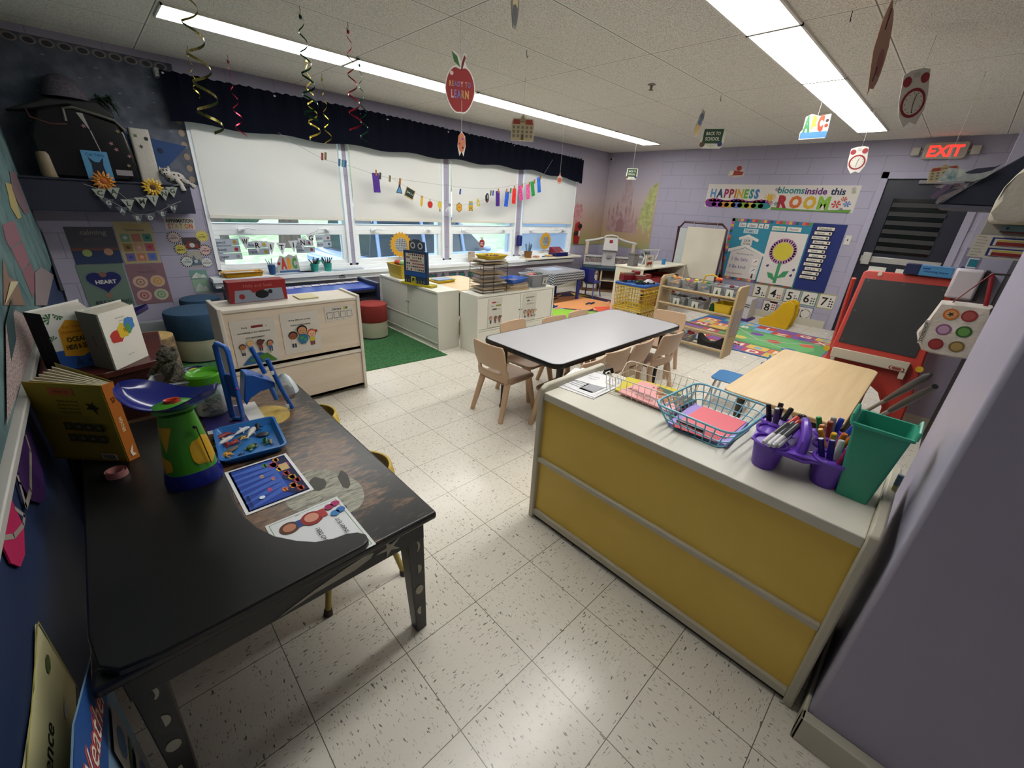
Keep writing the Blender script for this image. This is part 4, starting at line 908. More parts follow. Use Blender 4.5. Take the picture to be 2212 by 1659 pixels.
o.poly([(0, .72), (.99, .62), (1, .76), (.55, .95), (0, 1)], '#1E4A8A'); o.text('Weather', .62, .79, .10, '#B04A50', mw=.62, bold=.06, rot=-.28); o.up(); o.text('Weather', .62, .79, .10, '#E8D8C8', mw=.60, bold=.0, rot=-.28)
for x, y in ((.10, .46), (.38, .43), (.66, .40), (.10, .2), (.38, .18), (.66, .16)): o.rect(x, y, x+.2, y+.22, '#9A9694'); o.poly(circ(x+.1, y+.12, .06, 10), '#4A648C'); o.rect(x+.02, y+.01, x+.18, y+.04, '#2C5A3A')
o.done('paper_poster', None, 'blue weather poster low on the navy wall beside the table leg', 'poster')
# ================================================================ posters and decorations on the walls
def wpost(name, lab, cat, x0, z0, w, h, bg='#C9C4BC', wall='win', fn=None, group=None, th=.002, outline=None):
    if wall == 'win': a = Art(w, h, bg, (x0, YW-.001, z0), (1, 0, 0), (0, 0, 1), th, outline)
    else: a = Art(w, h, bg, (XW-.001, x0, z0), (0, -1, 0), (0, 0, 1), th, outline)   # x0 = y of the left edge
    if fn: fn(a)
    return a.done(name, None, lab, cat, group)
def f_calm(a):
    a.text('CALMING', .5, .9, .07, '#B59A5A', mw=.7, bold=.03); a.text('Techniques', .5, .81, .06, '#4A463C', mw=.7)
    for i in range(3):
        for j in range(3): a.rect(.08+i*.3, .06+j*.235, .33+i*.3, .25+j*.235, ['#6A5A8A', '#A8705A', '#5A6AA0', '#8A7048', '#B08878', '#9A5A6A', '#6A8A7A', '#9A6A60', '#4A7A70'][i+j*3]); a.ell(.205+i*.3, .155+j*.235, .06, ['#3A4A8A', '#C89A80', '#4A5AA0', '#5A4A30', '#C8A090', '#A83A48', '#A8B0A0', '#B06A5A', '#2A5A50'][i+j*3]); a.lay -= 2
wpost('wall_poster', 'cream poster headed calming techniques with nine picture squares', 'poster', .150, .755, .25, .355, '#A89A72', fn=f_calm)
def f_garden(a):
    a.text('calming', .55, .86, .13, '#8A8478', mw=.8); a.text('garden', .5, .68, .09, '#5E5A58', mw=.5); a.rect(0, 0, 1, .4, '#2E3A5A'); a.rect(0, .36, 1, .44, '#6A4A48'); a.ell(.3, .3, .1, '#8A9A60'); a.ell(.75, .32, .1, '#A8806A')
wpost('wall_poster', 'dark blue grey calming poster at the far left, under the dark shelf', 'poster', -.16, .765, .30, .30, '#4C4C56', fn=f_garden)
def f_heart(a):
    def hp(k, cy=.62): return [(.5+k*.42*(16*sin(t)**3)/16, cy+k*.30*(13*cos(t)-5*cos(2*t)-2*cos(3*t)-cos(4*t))/16) for t in [2*pi*i/30 for i in range(30)]]
    a.poly(hp(1.05), '#6A6A7A'); a.poly(hp(.98), '#5E7468'); a.poly(hp(.9), '#22265C'); a.text('HEART', .52, .60, .085, '#C8C6C0', mw=.5, bold=.04); a.text('BREATHING', .55, .12, .10, '#2E3A40', mw=.8); a.ell(.5, .77, .08, '#7A5A50'); a.ell(.5, .28, .07, '#8A6A58')
wpost('wall_poster', 'green poster with a blue heart, reading heart breathing', 'poster', -.17, .385, .30, .375, '#64786C', fn=f_heart)
def f_fing(a):
    a.text('FINGER', .5, .90, .06, '#6A5A60', mw=.5); a.text('TRACING', .5, .80, .06, '#5A4A50', mw=.6)
    for x, y, c, d in ((.27, .56, '#B89A8C', '#8A6A58'), (.73, .56, '#B89A84', '#B08A3A'), (.27, .22, '#B8928C', '#8A5058'), (.73, .22, '#A8A890', '#6A8A70')): a.ell(x, y, .2, c); a.ell(x, y, .12, d); a.ell(x, y, .08, c); a.ell(x, y, .04, d); a.lay -= 4
wpost('wall_poster', 'dusty pink poster with four finger tracing circles', 'poster', .142, .385, .27, .365, '#7E6068', fn=f_fing)
def f_aff(a): a.text('AFFIRMATION', .5, .74, .3, '#2A2A2A', mw=.9, bold=.03); a.text('STATION', .5, .3, .42, '#fff', mw=.85, bold=.04, cols=['#9A5A50', '#B0805A', '#A88A4A', '#8A8A5A', '#C8B83A', '#B07A3A', '#A8502A'])
wpost('wall_sign', 'white affirmation station sign beside the widest window', 'sign', .505, 1.045, .225, .105, '#B8B2A8', fn=f_aff)
def badge(x, z, r, c, rc, txt, lab):
    n = 40; pts = [(.5+.5*(1 if k % 2 else .90)*cos(2*pi*k/n), .5+.5*(1 if k % 2 else .90)*sin(2*pi*k/n)) for k in range(n)]
    a = Art(2*r, 2*r, rc, (x-r, YW-.001, z-r), outline=pts); 
    for k in range(20): an = 2*pi*k/20; a.poly([(.5+.48*cos(an-.06), .5+.48*sin(an-.06)), (.5+.48*cos(an+.06), .5+.48*sin(an+.06)), (.5+.36*cos(an+.06), .5+.36*sin(an+.06)), (.5+.36*cos(an-.06), .5+.36*sin(an-.06))], '#C8C4BC'); a.lay -= 1
    a.up(); a.ell(.5, .5, .37, c); a.text('I am', .5, .66, .12, '#4A443C', mw=.3); a.text(txt, .5, .45, .16, '#2A2622', mw=.58); a.done('paper_badge', None, lab, 'badge', 'affirmation badges')
for x, z, c, rc, tx, lb in ((.545, .975, '#B8A4A0', '#3E3A3A', 'HAPPY', 'grey pink round affirmation badge, top of the left column'), (.765, .985, '#C8BC5A', '#A89A3A', 'LOVED', 'yellow round affirmation badge nearest the window, top'), (.575, .87, '#C0B458', '#3E4240', 'SMART', 'yellow round affirmation badge, middle of the left column'), (.765, .855, '#C8A8A4', '#2E2E34', 'AWESOME', 'pink round affirmation badge, middle of the right column'), (.60, .755, '#B8C0C0', '#22242C', 'COOL', 'pale blue round affirmation badge, bottom of the left column'), (.755, .74, '#C8C8C4', '#4A6A90', 'ENOUGH', 'white round affirmation badge with blue rim, bottom right')): badge(x, z, .056, c, rc, tx, lb)
for x0, z0, w, h, c, c2, lb in ((.60, .865, .14, .11, '#4A3C3C', '#7A3A38', 'dark brown photo card between the two top badges'), (.62, .70, .10, .15, '#A09C90', '#5A6A7A', 'card with grey mountain picture between the lower badges'), (.595, .585, .14, .085, '#6E948C', '#C8CCC4', 'teal picture card above the blue stool'), (.60, .45, .13, .13, '#8AA890', '#B8C0B8', 'pale green landscape card lowest above the blue stool')):
    def f_(a, c2=c2): a.poly([(.05, .1), (.95, .1), (.8, .5), (.6, .4), (.4, .75), (.2, .45)], c2); a.ell(.5, .35, .15, '#B0B8B4')
    wpost('picture_card', lb, 'card', x0, z0, w, h, c, fn=f_)
# painted mural cloth across the far corner
def mural():
    t = NT('mural_cloth'); g = t.n('NewGeometry'); sp = t.n('SeparateXYZ', _0=g.outputs['Position'])
    n1 = t.n('TexNoise', _Vector=g.outputs['Position'], _Scale=2.2, _Detail=7.0, _Distortion=.5)
    h = t.math('ADD', t.math('DIVIDE', t.math('SUBTRACT', sp.outputs[2], .78), 1.5), t.math('MULTIPLY', t.math('SUBTRACT', n1.outputs[0], .5), .30))
    t.set('Base Color', t.ramp(h, (.0, '#8F9060'), (.12, '#A38C68'), (.30, '#A98F80'), (.55, '#B0A2A4'), (.85, '#A6A0AE'), (1.0, '#A09AA6'))); t.set('Roughness', .9); return t.m
a = Art(.95, 1.51, mural(), (6.49, YW-.003, .785), th=.003)
a.poly(blob(.12, .38, .16, .11, 0, 0, 24, .25, 3), noisy('#9C6A6C', '#B88A8A', 18, 'blossom'))
a.done('mural_cloth', None, 'painted fairy tale landscape cloth, part beside the last window', 'wall cloth')
a = Art(1.10, 1.47, mural(), (XW-.003, YW-.012, .785), (0, -1, 0), (0, 0, 1), .003)
tc = noisy('#94757A', '#A88C8A', 12, 'misty_towers'); tc2 = noisy('#A38E92', '#AE9C9C', 12, 'far_towers')
for x, w, h, c in ((.40, .045, .95, tc2), (.46, .07, .86, tc2), (.52, .04, .78, tc2), (.35, .05, .70, tc2)): a.poly([(x-w/2, .3), (x+w/2, .3), (x+w/2, h-.12), (x, h), (x-w/2, h-.12)], c); a.lay -= 1
a.up()
for x, w, h, c in ((.12, .04, .52, tc), (.2, .06, .50, tc), (.28, .05, .58, tc), (.36, .12, .46, tc), (.46, .05, .54, tc), (.53, .06, .6, tc), (.60, .035, .5, tc), (.68, .04, .4, tc)): a.poly([(x-w/2, .18), (x+w/2, .18), (x+w/2, h-.10), (x, h), (x-w/2, h-.10)], c); a.lay -= 1
a.up(); a.poly([(.1, .18), (.7, .18), (.62, .34), (.2, .36)], tc); a.poly([(.3, .18), (.45, .18), (.45, .3), (.375, .36), (.3, .3)], '#8A6A6C')
a.poly([(.98, .78), (.86, .72), (.74, .45), (.72, .22), (.8, .3), (.84, .16), (.9, .28), (.97, .12)], noisy('#8E9460', '#B0B07A', 14, 'willow'))
a.done('mural_cloth', None, 'painted fairy tale landscape cloth with misty towers on the far wall', 'wall cloth')
# banner
def f_ban(a):
    cs = ['#5A84B0', '#1E3A5C', '#8A2A5A', '#8A2430', '#B0642E', '#B89A34', '#5A9A3A', '#2A7A7A', '#3A6AA0']
    for i in range(16):
        a.ell(.03+i*.028, .22+.04*sin(i), .03, ['#7A2A6A', '#8A2A3A', '#A03A8A', '#6A3A9A'][i % 4], ry=.14, n=12); a.lay -= 1
    a.up()
    for i in range(9): a.ell(.05+i*.05, .12, .045, ['#6A2A7A', '#8A3A9A', '#B0703A', '#B89A34', '#5A6AA0', '#7A9A3A', '#B8A03A', '#5A9A5A', '#2A7A7A'][i], ry=.13, n=12); a.lay -= 1
    a.up(); a.text('HAPPINESS', .215, .62, .36, mw=.37, bold=.05, cols=cs); a.text('blooms', .60, .80, .26, '#2A7A7A', mw=.17, bold=.03); a.text('inside', .755, .78, .25, '#5A2A6A', mw=.14, bold=.03); a.text('this', .885, .78, .25, '#1E2A4A', mw=.10, bold=.03)
    a.text('ROOM', .70, .34, .46, mw=.33, bold=.06, cols=['#9A2430', '#C0642E', '#C09A34', '#7AA43A']); a.ell(.475, .48, .022, '#C8A03A')
    for k in range(12): an = k*pi/6; a.line([(.475+.028*cos(an), .48+.13*sin(an)), (.475+.042*cos(an), .48+.2*sin(an))], .004, '#C8A03A')
    for x, y, r_, c in ((.895, .3, .028, '#B8342A'), (.93, .50, .018, '#B8342A'), (.955, .32, .022, '#3A6AB0'), (.93, .12, .012, '#6A2A7A'), (.53, .24, .018, '#2A7A7A'), (.49, .26, .016, '#9A2430'), (.965, .88, .013, '#8A8A7A'), (.97, .76, .012, '#7A8A5A'), (.51, .8, .014, '#5A2A3A')):
        for k in range(6): an = k*pi/3; a.poly([(x, y), (x+r_*cos(an-.25), y+r_*5.2*sin(an-.25)), (x+r_*cos(an+.25), y+r_*5.2*sin(an+.25))], c); a.lay -= 1
    a.up(); a.poly([(.5, .0), (.98, .0), (.99, .12), (.8, .04), (.65, .06), (.5, .1)], '#5A8A3A')
wpost('wall_banner', 'long white banner reading happiness blooms inside this room', 'banner', 3.165, 1.568, 2.0, .333, '#C9C3BC', 'far', f_ban)
# bulletin board with schedule
a = Art(1.50, .918, '#2F7E96', (XW-.001, 2.665, .50), (0, -1, 0), (0, 0, 1), .012)
bc = ['#B03A4A', '#C8A43A', '#3A6AA8', '#4A8A4A', '#8A4A9A', '#C86A3A', '#B05A8A', '#2A5A4A']
def W_(y): return (2.665-y)/1.5
for i in range(26):
    x = i*.73/26
    for y in (0, .955): a.rect(x, y, x+.028, y+.045, bc[(i*3) % 8]); a.lay -= 1; 
for i in range(22):
    y = i/22
    for x in (0,): a.rect(x, y, x+.028, y+.045, bc[(i*5+2) % 8]); a.lay -= 1
a.up(); a.rect(.735, 0, 1, 1, '#1C2A66')
for x, w, tx in ((.08, .07, 'Our'), (.16, .1, 'class'), (.27, .045, 'is'), (.325, .04, 'a')): a.rect(x, .87, x+w, .94, '#D0CCC6'); a.text(tx, x+w/2, .905, .04, '#3A3A4A', mw=w*.8); a.lay -= 2
a.rect(.14, .78, .28, .85, '#B8C8CC'); a.text('FAMILY', .21, .815, .05, '#5A7A8A', mw=.12)
a.poly([(.11, .70), (.20, .76), (.31, .69), (.30, .65), (.20, .71), (.12, .66)], '#CFCAC4'); a.rect(.145, .58, .25, .70, '#C4C0BA'); a.text('OUR', .2, .66, .035, '#2A3A4A'); a.text('CLASS', .2, .61, .03, '#2A3A4A')
a.poly([(.03, .50), (.2, .60), (.40, .47), (.40, .43), (.2, .55), (.04, .45)], '#D0CCC6'); a.poly([(.06, .04), (.375, .04), (.385, .44), (.2, .54), (.065, .46)], '#C9C2BE')
a.text('We Promise To', .21, .44, .03, '#6A6A8A', mw=.2); a.text('1 Be Safe', .17, .35, .055, '#7A6A9A', mw=.17); a.text('2 Be kind', .165, .225, .055, '#6A6A9A', mw=.17); a.text('3 Be responsible', .15, .11, .03, '#9A7A8A', mw=.18)
for y, c in ((.33, '#9A3A2A'), (.19, '#4A3A8A')): a.rect(.30, y-.05, .36, y+.05, '#D8D4D0'); a.poly([(.31, y-.03), (.35, y+.02), (.34, y+.03), (.32, y-.01)], c)
a.poly([(.325, .06), (.345, .06), (.34, .14), (.33, .14)], '#3A2A1A')
a.rect(.40, .855, .52, .92, '#C8CCB8'); a.text('Friendship', .46, .888, .035, '#4A8A7A', mw=.1); a.rect(.535, .855, .655, .92, '#C8CCC0'); a.text('Flower', .595, .888, .035, '#8A5A9A', mw=.08)
a.rect(.395, .02, .725, .835, '#CDC6C2')
for k in range(28): an = 2*pi*k/28; a.ell(.555+.105*cos(an), .545+.172*sin(an), .018, '#A87A9C' if k % 2 else '#B88AAC', n=8, ry=.035); a.lay -= 1
a.up(); a.ell(.555, .545, .086, '#C4B43A', n=28); a.rect(.545, .04, .575, .37, '#3F8A5E'); a.poly([(.575, .12), (.64, .16), (.66, .26), (.61, .24), (.575, .15)], '#3F8A5E'); a.poly([(.545, .08), (.49, .12), (.47, .2), (.52, .19), (.548, .12)], '#3F8A5E')
for x, y in ((.44, .3), (.68, .28), (.67, .19)): a.poly([(x, y), (x+.02, y+.03), (x+.03, y), (x+.015, y-.02)], '#3A2A5A'); a.lay -= 1
a.up(); sch = ['Schedule', 'Arrival', 'Free choice', 'Morning', 'Music', 'Circle', 'Snack', 'Centers', 'Story time', 'Pack Up', 'Outside', 'Dismissal']
for i, tx in enumerate(sch):
    y = .90-i*.066; x = .775-.01*(i % 3)+.004*(i > 4); a.rect(x, y, x+.145, y+.056, '#1C2226'); a.rect(x+.004, y+.006, x+.141, y+.05, '#CFC9BE'); a.text(tx, x+(.07 if not i else .055), y+.028, .026 if i else .034, '#22242A', mw=.085 if i else .12); 
    if i: a.ell(x+.125, y+.028, .009, '#4A3A34', n=8)
    a.lay -= 4
a.up(); a.up()
a.done('bulletin_board', None, 'bulletin board with pink petalled flower and schedule strip on the far wall', 'bulletin board')
# number cards
def numcard(n, y, z, c):
    def f(a):
        a.frame(.05, c, .0); a.text(n, .36 if len(n) < 2 else .25, .5, .58, '#1A1A1A', mw=.4, bold=.015)
        k = int(n) if int(n) < 10 else 0
        if k == 0: a.ell(.58, .5, .32, '#2A2A2A'); a.ell(.58, .5, .29, '#CFCAC2')
        else:
            for i in range(min(k, 8)): a.ell(.70+.14*(i % 2), .2+.17*(i//2), .055, ['#8A3A3A', '#6A5A3A', '#3A5A4A', '#2A2A2A'][k % 4], n=8); a.lay -= 1
    wpost('number_card', 'white card with a large number %s below the bulletin board' % n, 'card', y, z, .205, .205, '#CFCAC2', 'far', f, 'number cards under the bulletin board')
for i, (n, c) in enumerate((('3', '#9A9A4A'), ('4', '#A8A04A'), ('5', '#4A6A5A'), ('6', '#4A8A6A'), ('7', '#A8A84A'))): numcard(n, 2.09-i*.222, .285, c)
for n, y, c in (('8', 1.90, '#8A4A4A'), ('9', 1.64, '#7A3A4A'), ('10', 1.42, '#4A6A8A')): numcard(n, y, .06, c)
wpost('paper_label', 'narrow white paper strip above the number nine card', 'label', 1.80, .235, .20, .05, '#CFCAC4', 'far', lambda a: a.text('COUNTING', .5, .5, .4, '#4A4A5A', mw=.7))
wpost('light_switch', 'white switch plate between bulletin board and dark door', 'switch', 1.145, 1.17, .07, .12, '#C8C4BC', 'far', lambda a: a.rect(.4, .4, .6, .6, '#2A2A2A'), th=.008)
# exit sign
t = T('exit_sign', 'lit red exit sign with two emergency lamp heads above the dark door', 'exit sign', (XW, .50, 2.27))
MB().prism(rrect(-.19, -.085, .19, .085, .03), -.06, 0, 'x').build('sign_body', mat('#A49E92', .5, .03), t, bev=.005)
a = Art(.33, .14, '#A49E92', (-.0605, .165, -.07), (0, -1, 0), (0, 0, 1), .001); k = a.ci(emis('#FF2418', 2.2, 'exit_red'))
a.text('EXIT', .5, .5, .82, emis('#FF2A20', 2.0, 'exit_letters'), mw=.92, bold=.03); a.done('sign_face', t)
for s in (-1, 1): MB().box(-.07, s*.255-.04, -.045, -.005, s*.255+.04, .045).box(-.03, min(s*.19, s*.22), -.015, -.01, max(s*.19, s*.22), .015).build('lamp_head', mat('#A9A49A', .4), t, bev=.008)
# small corner camera
t = T('corner_camera', 'small white security camera high in the far corner', 'camera', (XW-.03, YW-.06, 2.30))
MB().box(-.03, -.04, -.03, .03, .03, .03).build('housing', mat('#B9B6B4', .4), t, bev=.006); MB().cyl((-.03, -.01, 0), (-.045, -.015, 0), .018, n=14).build('lens', mat('#111111', .1), t)
# sign, fire engine picture
def f_open(a): a.rect(0, 0, 1, .2, '#B8B4B0'); a.text('We are', .4, .75, .12, '#9AA4B8', mw=.5); a.text('Open', .45, .5, .26, '#D8D8D8', mw=.7, bold=.03)
wpost('open_sign', 'small navy sign reading open beside the last window', 'sign', 6.56, 1.17, .15, .24, '#141A30', fn=f_open)
t = T('toy_car_board', 'red toy car mounted upright on the wall beside the last window', 'toy', (6.62, YW-.03, 1.0))
MB().prism([(-.06, -.18), (.06, -.2), (.09, -.05), (.08, .12), (.04, .2), (-.05, .17), (-.07, .0)], -.01, .03, 'y').build('car_body', mat('#8E1A1E', .3, .05), t, bev=.006)
for x, z in ((-.055, .0), (.05, .12)): MB().cyl((x, -.03, z), (x, -.008, z), .045, n=16).cyl((x, -.034, z), (x, -.03, z), .02, n=12).build('wheel', mat('#1A1A1A', .5), t)
MB().box(.03, -.014, -.06, .07, -.008, .04).build('number_plate', mat('#C8C4BC', .5), t)
# ================================================================ dark wall shelf at the left with things on it
navy = mat('#1A1E30', .7, .06, 8)
t = T('wall_cabinet', 'dark navy wall hung cabinet at upper left carrying sunflowers and a bunting', 'cabinet', (0, 0, 0))
MB().box(-.295, 4.86, 1.20, .72, YW, 1.425).build('cabinet_body', navy, t, bev=.004); MB().box(-.298, 4.85, 1.418, .735, YW, 1.432).build('top_board', navy, t, bev=.003)
# patterned cloth behind
a = Art(1.13, .93, noisy('#3E4450', '#5A606C', 9, 'cloud_cloth'), (-.298, YW-.002, 1.435), th=.001)
for i in range(40):
    x, y = .05+rnd.random()*.9, .05+rnd.random()*.85; a.ell(x, y, .010, '#6E7480', ry=.006, n=8); a.lay -= 1
a.up()
for i in range(11):
    x = .1+i*.083; a.ell(x, .965, .038, '#7E7A78', ry=.03, n=12); a.lay -= 1
a.up()
for i in range(11): x = .1+i*.083; a.ell(x, .962, .026, '#3C3A3E', ry=.02, n=12); a.lay -= 1
for i in range(9): y = .05+i*.1; a.ell(.965, y, .02, '#8A7A6A', ry=.03, n=10); a.lay -= 1
a.up(); a.poly([(.60, .40), (.98, .34), (.80, .12), (.68, .05)], '#23406E'); a.ell(.72, .2, .03, '#5A7A9A'); a.ell(.80, .28, .02, '#16243E')
a.done('wall_cloth', None, 'grey cloud patterned cloth with rainbow border above the dark cabinet', 'wall cloth')
ap = mat('#0C0C0E', .22, .05, 8); gr = mat('#57564F', .35, .03)
t = T('black_appliance', 'large glossy black appliance with grey top band on the dark cabinet', 'appliance', (0, 0, 0))
MB().prism([(-.14, 1.433), (.34, 1.433), (.40, 1.55), (.385, 1.78), (.36, 1.85), (.10, 1.93), (.03, 1.92), (-.08, 1.88), (-.16, 1.7)], 4.90, 5.11, 'y').build('body', ap, t, bev=.02)
MB().tube([(.06, 4.895, 1.82), (.065, 4.893, 1.90), (.12, 4.89, 1.915), (.25, 4.89, 1.885), (.34, 4.89, 1.86), (.385, 4.893, 1.80)], .018, 10, sq=.6).build('top_band', gr, t)
MB().prism([(-.24, 1.85), (.0, 1.96), (.26, 1.98), (.35, 1.90), (.33, 1.86), (.1, 1.93), (-.10, 1.87)], 4.93, 5.10, 'y').build('hood', mat('#090A0D', .6), t, bev=.012)
m = MB(); m.prism([(.13, 1.885), (.165, 1.885), (.18, 1.78), (.175, 1.78)], 4.893, 4.899, 'y'); m.prism([(.176, 1.775), (.184, 1.775), (.215, 1.58), (.212, 1.58)], 4.893, 4.899, 'y'); m.build('white_stripe', mat('#8E8C88', .4), t)
m = MB(); 
for i, (x, z) in enumerate(((.15, 1.80), (.34, 1.79), (.37, 1.62), (.20, 1.545), (.35, 1.55), (.28, 1.70), (.30, 1.66))):
    m.cur = i % 3; m.prism([(x+.016*(1 if k % 2 else .45)*cos(k*pi/5), z+.016*(1 if k % 2 else .45)*sin(k*pi/5)) for k in range(10)], 4.894, 4.899, 'y')
m.build('flower_sticker', [mat('#8A5A6A', .5), mat('#6E6248', .5), mat('#7A5560', .5)], t)
MB().tube([(-.13, 4.93, 1.87), (-.12, 4.90, 1.82), (-.03, 4.90, 1.79), (.06, 4.895, 1.80)], .006, 8).build('red_cord', mat('#4A2622', .4), t)
MB().box(.26, 4.888, 1.475, .36, 4.90, 1.515).build('paper_tag', mat('#7A7478', .6), t)
m = MB(); m.lathe([(.13, 0), (.125, .05), (.09, .12), (.03, .15)], 24, c=(.10, 5.03, 1.98)); tag(m.build('ribbed_bowl', noisy('#3A3640', '#55505C', 60, 'ribbed_fabric', .8)), 'upturned ribbed grey bowl on top of the black appliance', 'bowl')
m = MB(); r2 = random.Random(3)
for i in range(26): a_ = r2.random()*6.28; p = (.27+.03*cos(a_), 5.05, 1.99+.02*r2.random()); m.tube([p, (p[0]+.03+.05*r2.random(), 5.02+.05*r2.random(), p[2]+.05*r2.random()), (p[0]+.06+.06*r2.random(), 5.03, p[2]-.02-.08*r2.random())], .006, 5, rs=[.003, .012, .002], sq=.3)
tag(m.build('artificial_plant', noisy('#10201A', '#1E3A24', 30, 'dark_leaves')), 'dark artificial leaves trailing right of the ribbed bowl', 'plant')
t = T('tall_white_box', 'tall pale box with clover and flower stickers right of the black appliance', 'box', (.475, 5.0, 1.433))
MB().prism(rrect(-.065, -.06, .065, .06, .02), 0, .40).build('body', noisy('#A09C94', '#AEAAA2', 160, 'woven_plastic', .7), t, bev=.004)
m = MB(); m.cyl((.035, -.062, .33), (.035, -.059, .33), .014, n=16); m.build('black_button', mat('#111111', .3), t)
m = MB().prism([(-.03+.016*(1 if k % 2 else .6)*cos(k*pi/4), .345+.016*(1 if k % 2 else .6)*sin(k*pi/4)) for k in range(8)], -.062, -.0598, 'y'); m.build('clover_sticker', mat('#3E5A34', .5), t)
m = MB().prism([(-.01+.018*(1 if k % 2 else .4)*cos(k*pi/6), .27+.018*(1 if k % 2 else .4)*sin(k*pi/6)) for k in range(12)], -.062, -.0598, 'y'); m.build('flower_sticker', mat('#22241F', .5), t)
def f_cat(a): a.text('Pete the Kit', .5, .88, .10, '#22406A', mw=.7); a.poly([(.25, .2), (.28, .62), (.22, .82), (.42, .68), (.62, .68), (.78, .84), (.74, .6), (.76, .2)], '#16202E'); lines(a, .55, .92, .3, .6, 4, '#3A6A90')
a = Art(.15, .20, '#4C82A8', (.085, 4.872, 1.434), (1, 0, 0), (0, -.02, 1), .012); a.text('Cat Tales', .5, .88, .10, '#22406A', mw=.7); a.poly([(.22, .1), (.28, .55), (.2, .78), (.42, .62), (.6, .62), (.78, .8), (.72, .5), (.76, .1)], '#16202E')
a.done('picture_book', None, 'blue picture book with a dark cat standing on the dark cabinet', 'book')
t = T('beige_bottle', 'beige bottle with grey cap at the far left of the dark cabinet', 'bottle', (-.12, 4.93, 1.433))
MB().lathe([(.045, 0), (.048, .02), (.042, .15), (.034, .17)], 20).build('bottle_body', mat('#7A6C54', .5, .06), t); MB().lathe([(.030, .17), (.030, .195), (.02, .2)], 16).build('cap', mat('#6E6C66', .5), t)
def sunfl(x, z, col, lab, y=4.845):
    t = T('artificial_sunflower', lab, 'flower', (x, y, z), group='sunflowers on the dark cabinet edge')
    for lay, (n, r_, dz) in enumerate(((14, .075, 0), (12, .055, -.008))):
        m = MB()
        for k in range(n):
            a = 2*pi*k/n+lay*.2; m.loft([[(r_*.3*cos(a-.25), dz-.004, r_*.3*sin(a-.25)), (r_*.3*cos(a+.25), dz-.004, r_*.3*sin(a+.25)), (r_*.3*cos(a+.25), dz-.001, r_*.3*sin(a+.25)), (r_*.3*cos(a-.25), dz-.001, r_*.3*sin(a-.25))], [(r_*.7*cos(a-.17), dz-.014, r_*.7*sin(a-.17)), (r_*.7*cos(a+.17), dz-.014, r_*.7*sin(a+.17)), (r_*.7*cos(a+.17), dz-.011, r_*.7*sin(a+.17)), (r_*.7*cos(a-.17), dz-.011, r_*.7*sin(a-.17))], [(r_*cos(a-.02), dz-.005, r_*sin(a-.02)), (r_*cos(a+.02), dz-.005, r_*sin(a+.02)), (r_*cos(a+.02), dz-.003, r_*sin(a+.02)), (r_*cos(a-.02), dz-.003, r_*sin(a-.02))]])
        m.build('petals', mat(col, .6, .12, 40), t)
    MB().sph((0, -.008, 0), .026, .012, .026).build('flower_centre', mat('#4A2E16' if col != '#B87420' else '#A0521C', .8, .3, 90), t)
sunfl(.165, 1.425, '#B87420', 'orange artificial sunflower in front of the blue cat book'); sunfl(.46, 1.40, '#C8A22A', 'yellow artificial sunflower below the tall pale box')
t = T('plush_dalmatian', 'spotted black and white plush dog lying at the right end of the cabinet', 'plush toy', (.64, 4.95, 1.434))
m = MB(); m.sph((0, 0, .05), .075, .055, .05).sph((-.06, -.02, .085), .04, .04, .04).sph((-.075, -.05, .075), .018, .02, .016).tube([(.04, -.02, .04), (.09, -.06, .01), (.12, -.07, -.02)], .022, 8).tube([(.0, -.04, .04), (.02, -.09, .0), (.03, -.095, -.05)], .02, 8).sph((-.09, .01, .10), .012, .02, .03).sph((-.03, .01, .11), .012, .02, .03)
def spots():
    t2 = NT('dalmatian_fur'); g = t2.n('NewGeometry'); v = t2.n('TexVoronoi', _Vector=g.outputs['Position'], _Scale=38.0); t2.set('Base Color', t2.mix(t2.math('LESS_THAN', v.outputs['Distance'], .30), lin('#A6A29C'), lin('#1A1A1A'))); t2.set('Roughness', .95); return t2.m
m.build('body', spots(), t, ang=80)
# bunting letters
def pennants(word, pts, w, h, y, lab, name='bunting', c='#8E948C', ink_='#2E3A2E', string='#8A8A82', skew=0):
    t = T(name, lab, 'bunting'); 
    for (x, z), ch in zip(pts, word):
        a = Art(w, h, c, (x-w/2, y, z-h), (1, 0, 0), (0, 0, 1), .0015, [(.5, 0), (1, 1), (0, 1)]); a.text(ch, .5, .66, .42, ink_, mw=.5, bold=.03); a.done('pennant', t)
    P = [(pts[0][0]-w*.9, y+.001, pts[0][1]+.03)]+[(x, y+.001, z+.001) for x, z in pts]+[(pts[-1][0]+w*.9, y+.001, pts[-1][1]+.03)]
    MB().tube(P, .0018, 5).build('string', mat(string, .7), t); return t
def pp(L, y): return [(ony(u, v, y).x, ony(u, v, y).z) for u, v in L]
pennants('CALMING', pp([(213, 408), (243, 405), (275, 431), (304, 427), (329, 422), (352, 410), (370, 404)], 4.835), .085, .085, 4.835, 'pale green bunting spelling calming on the dark cabinet front')
pennants('GARDEN', pp([(232, 430), (262, 447), (296, 464), (323, 463), (349, 455), (372, 442)], 4.825), .075, .075, 4.825, 'lower grey bunting spelling garden on the dark cabinet front', c='#4C525A', ink_='#A8AAA6')
# bunting in the first window
pennants('WRITING', pp([(527, 512), (554, 520), (583, 524), (607, 525), (632, 520), (652, 515), (670, 505)], 5.08), .095, .125, 5.08, 'white bunting spelling writing across the first window', c='#C9CCD0', ink_='#1E1A14')
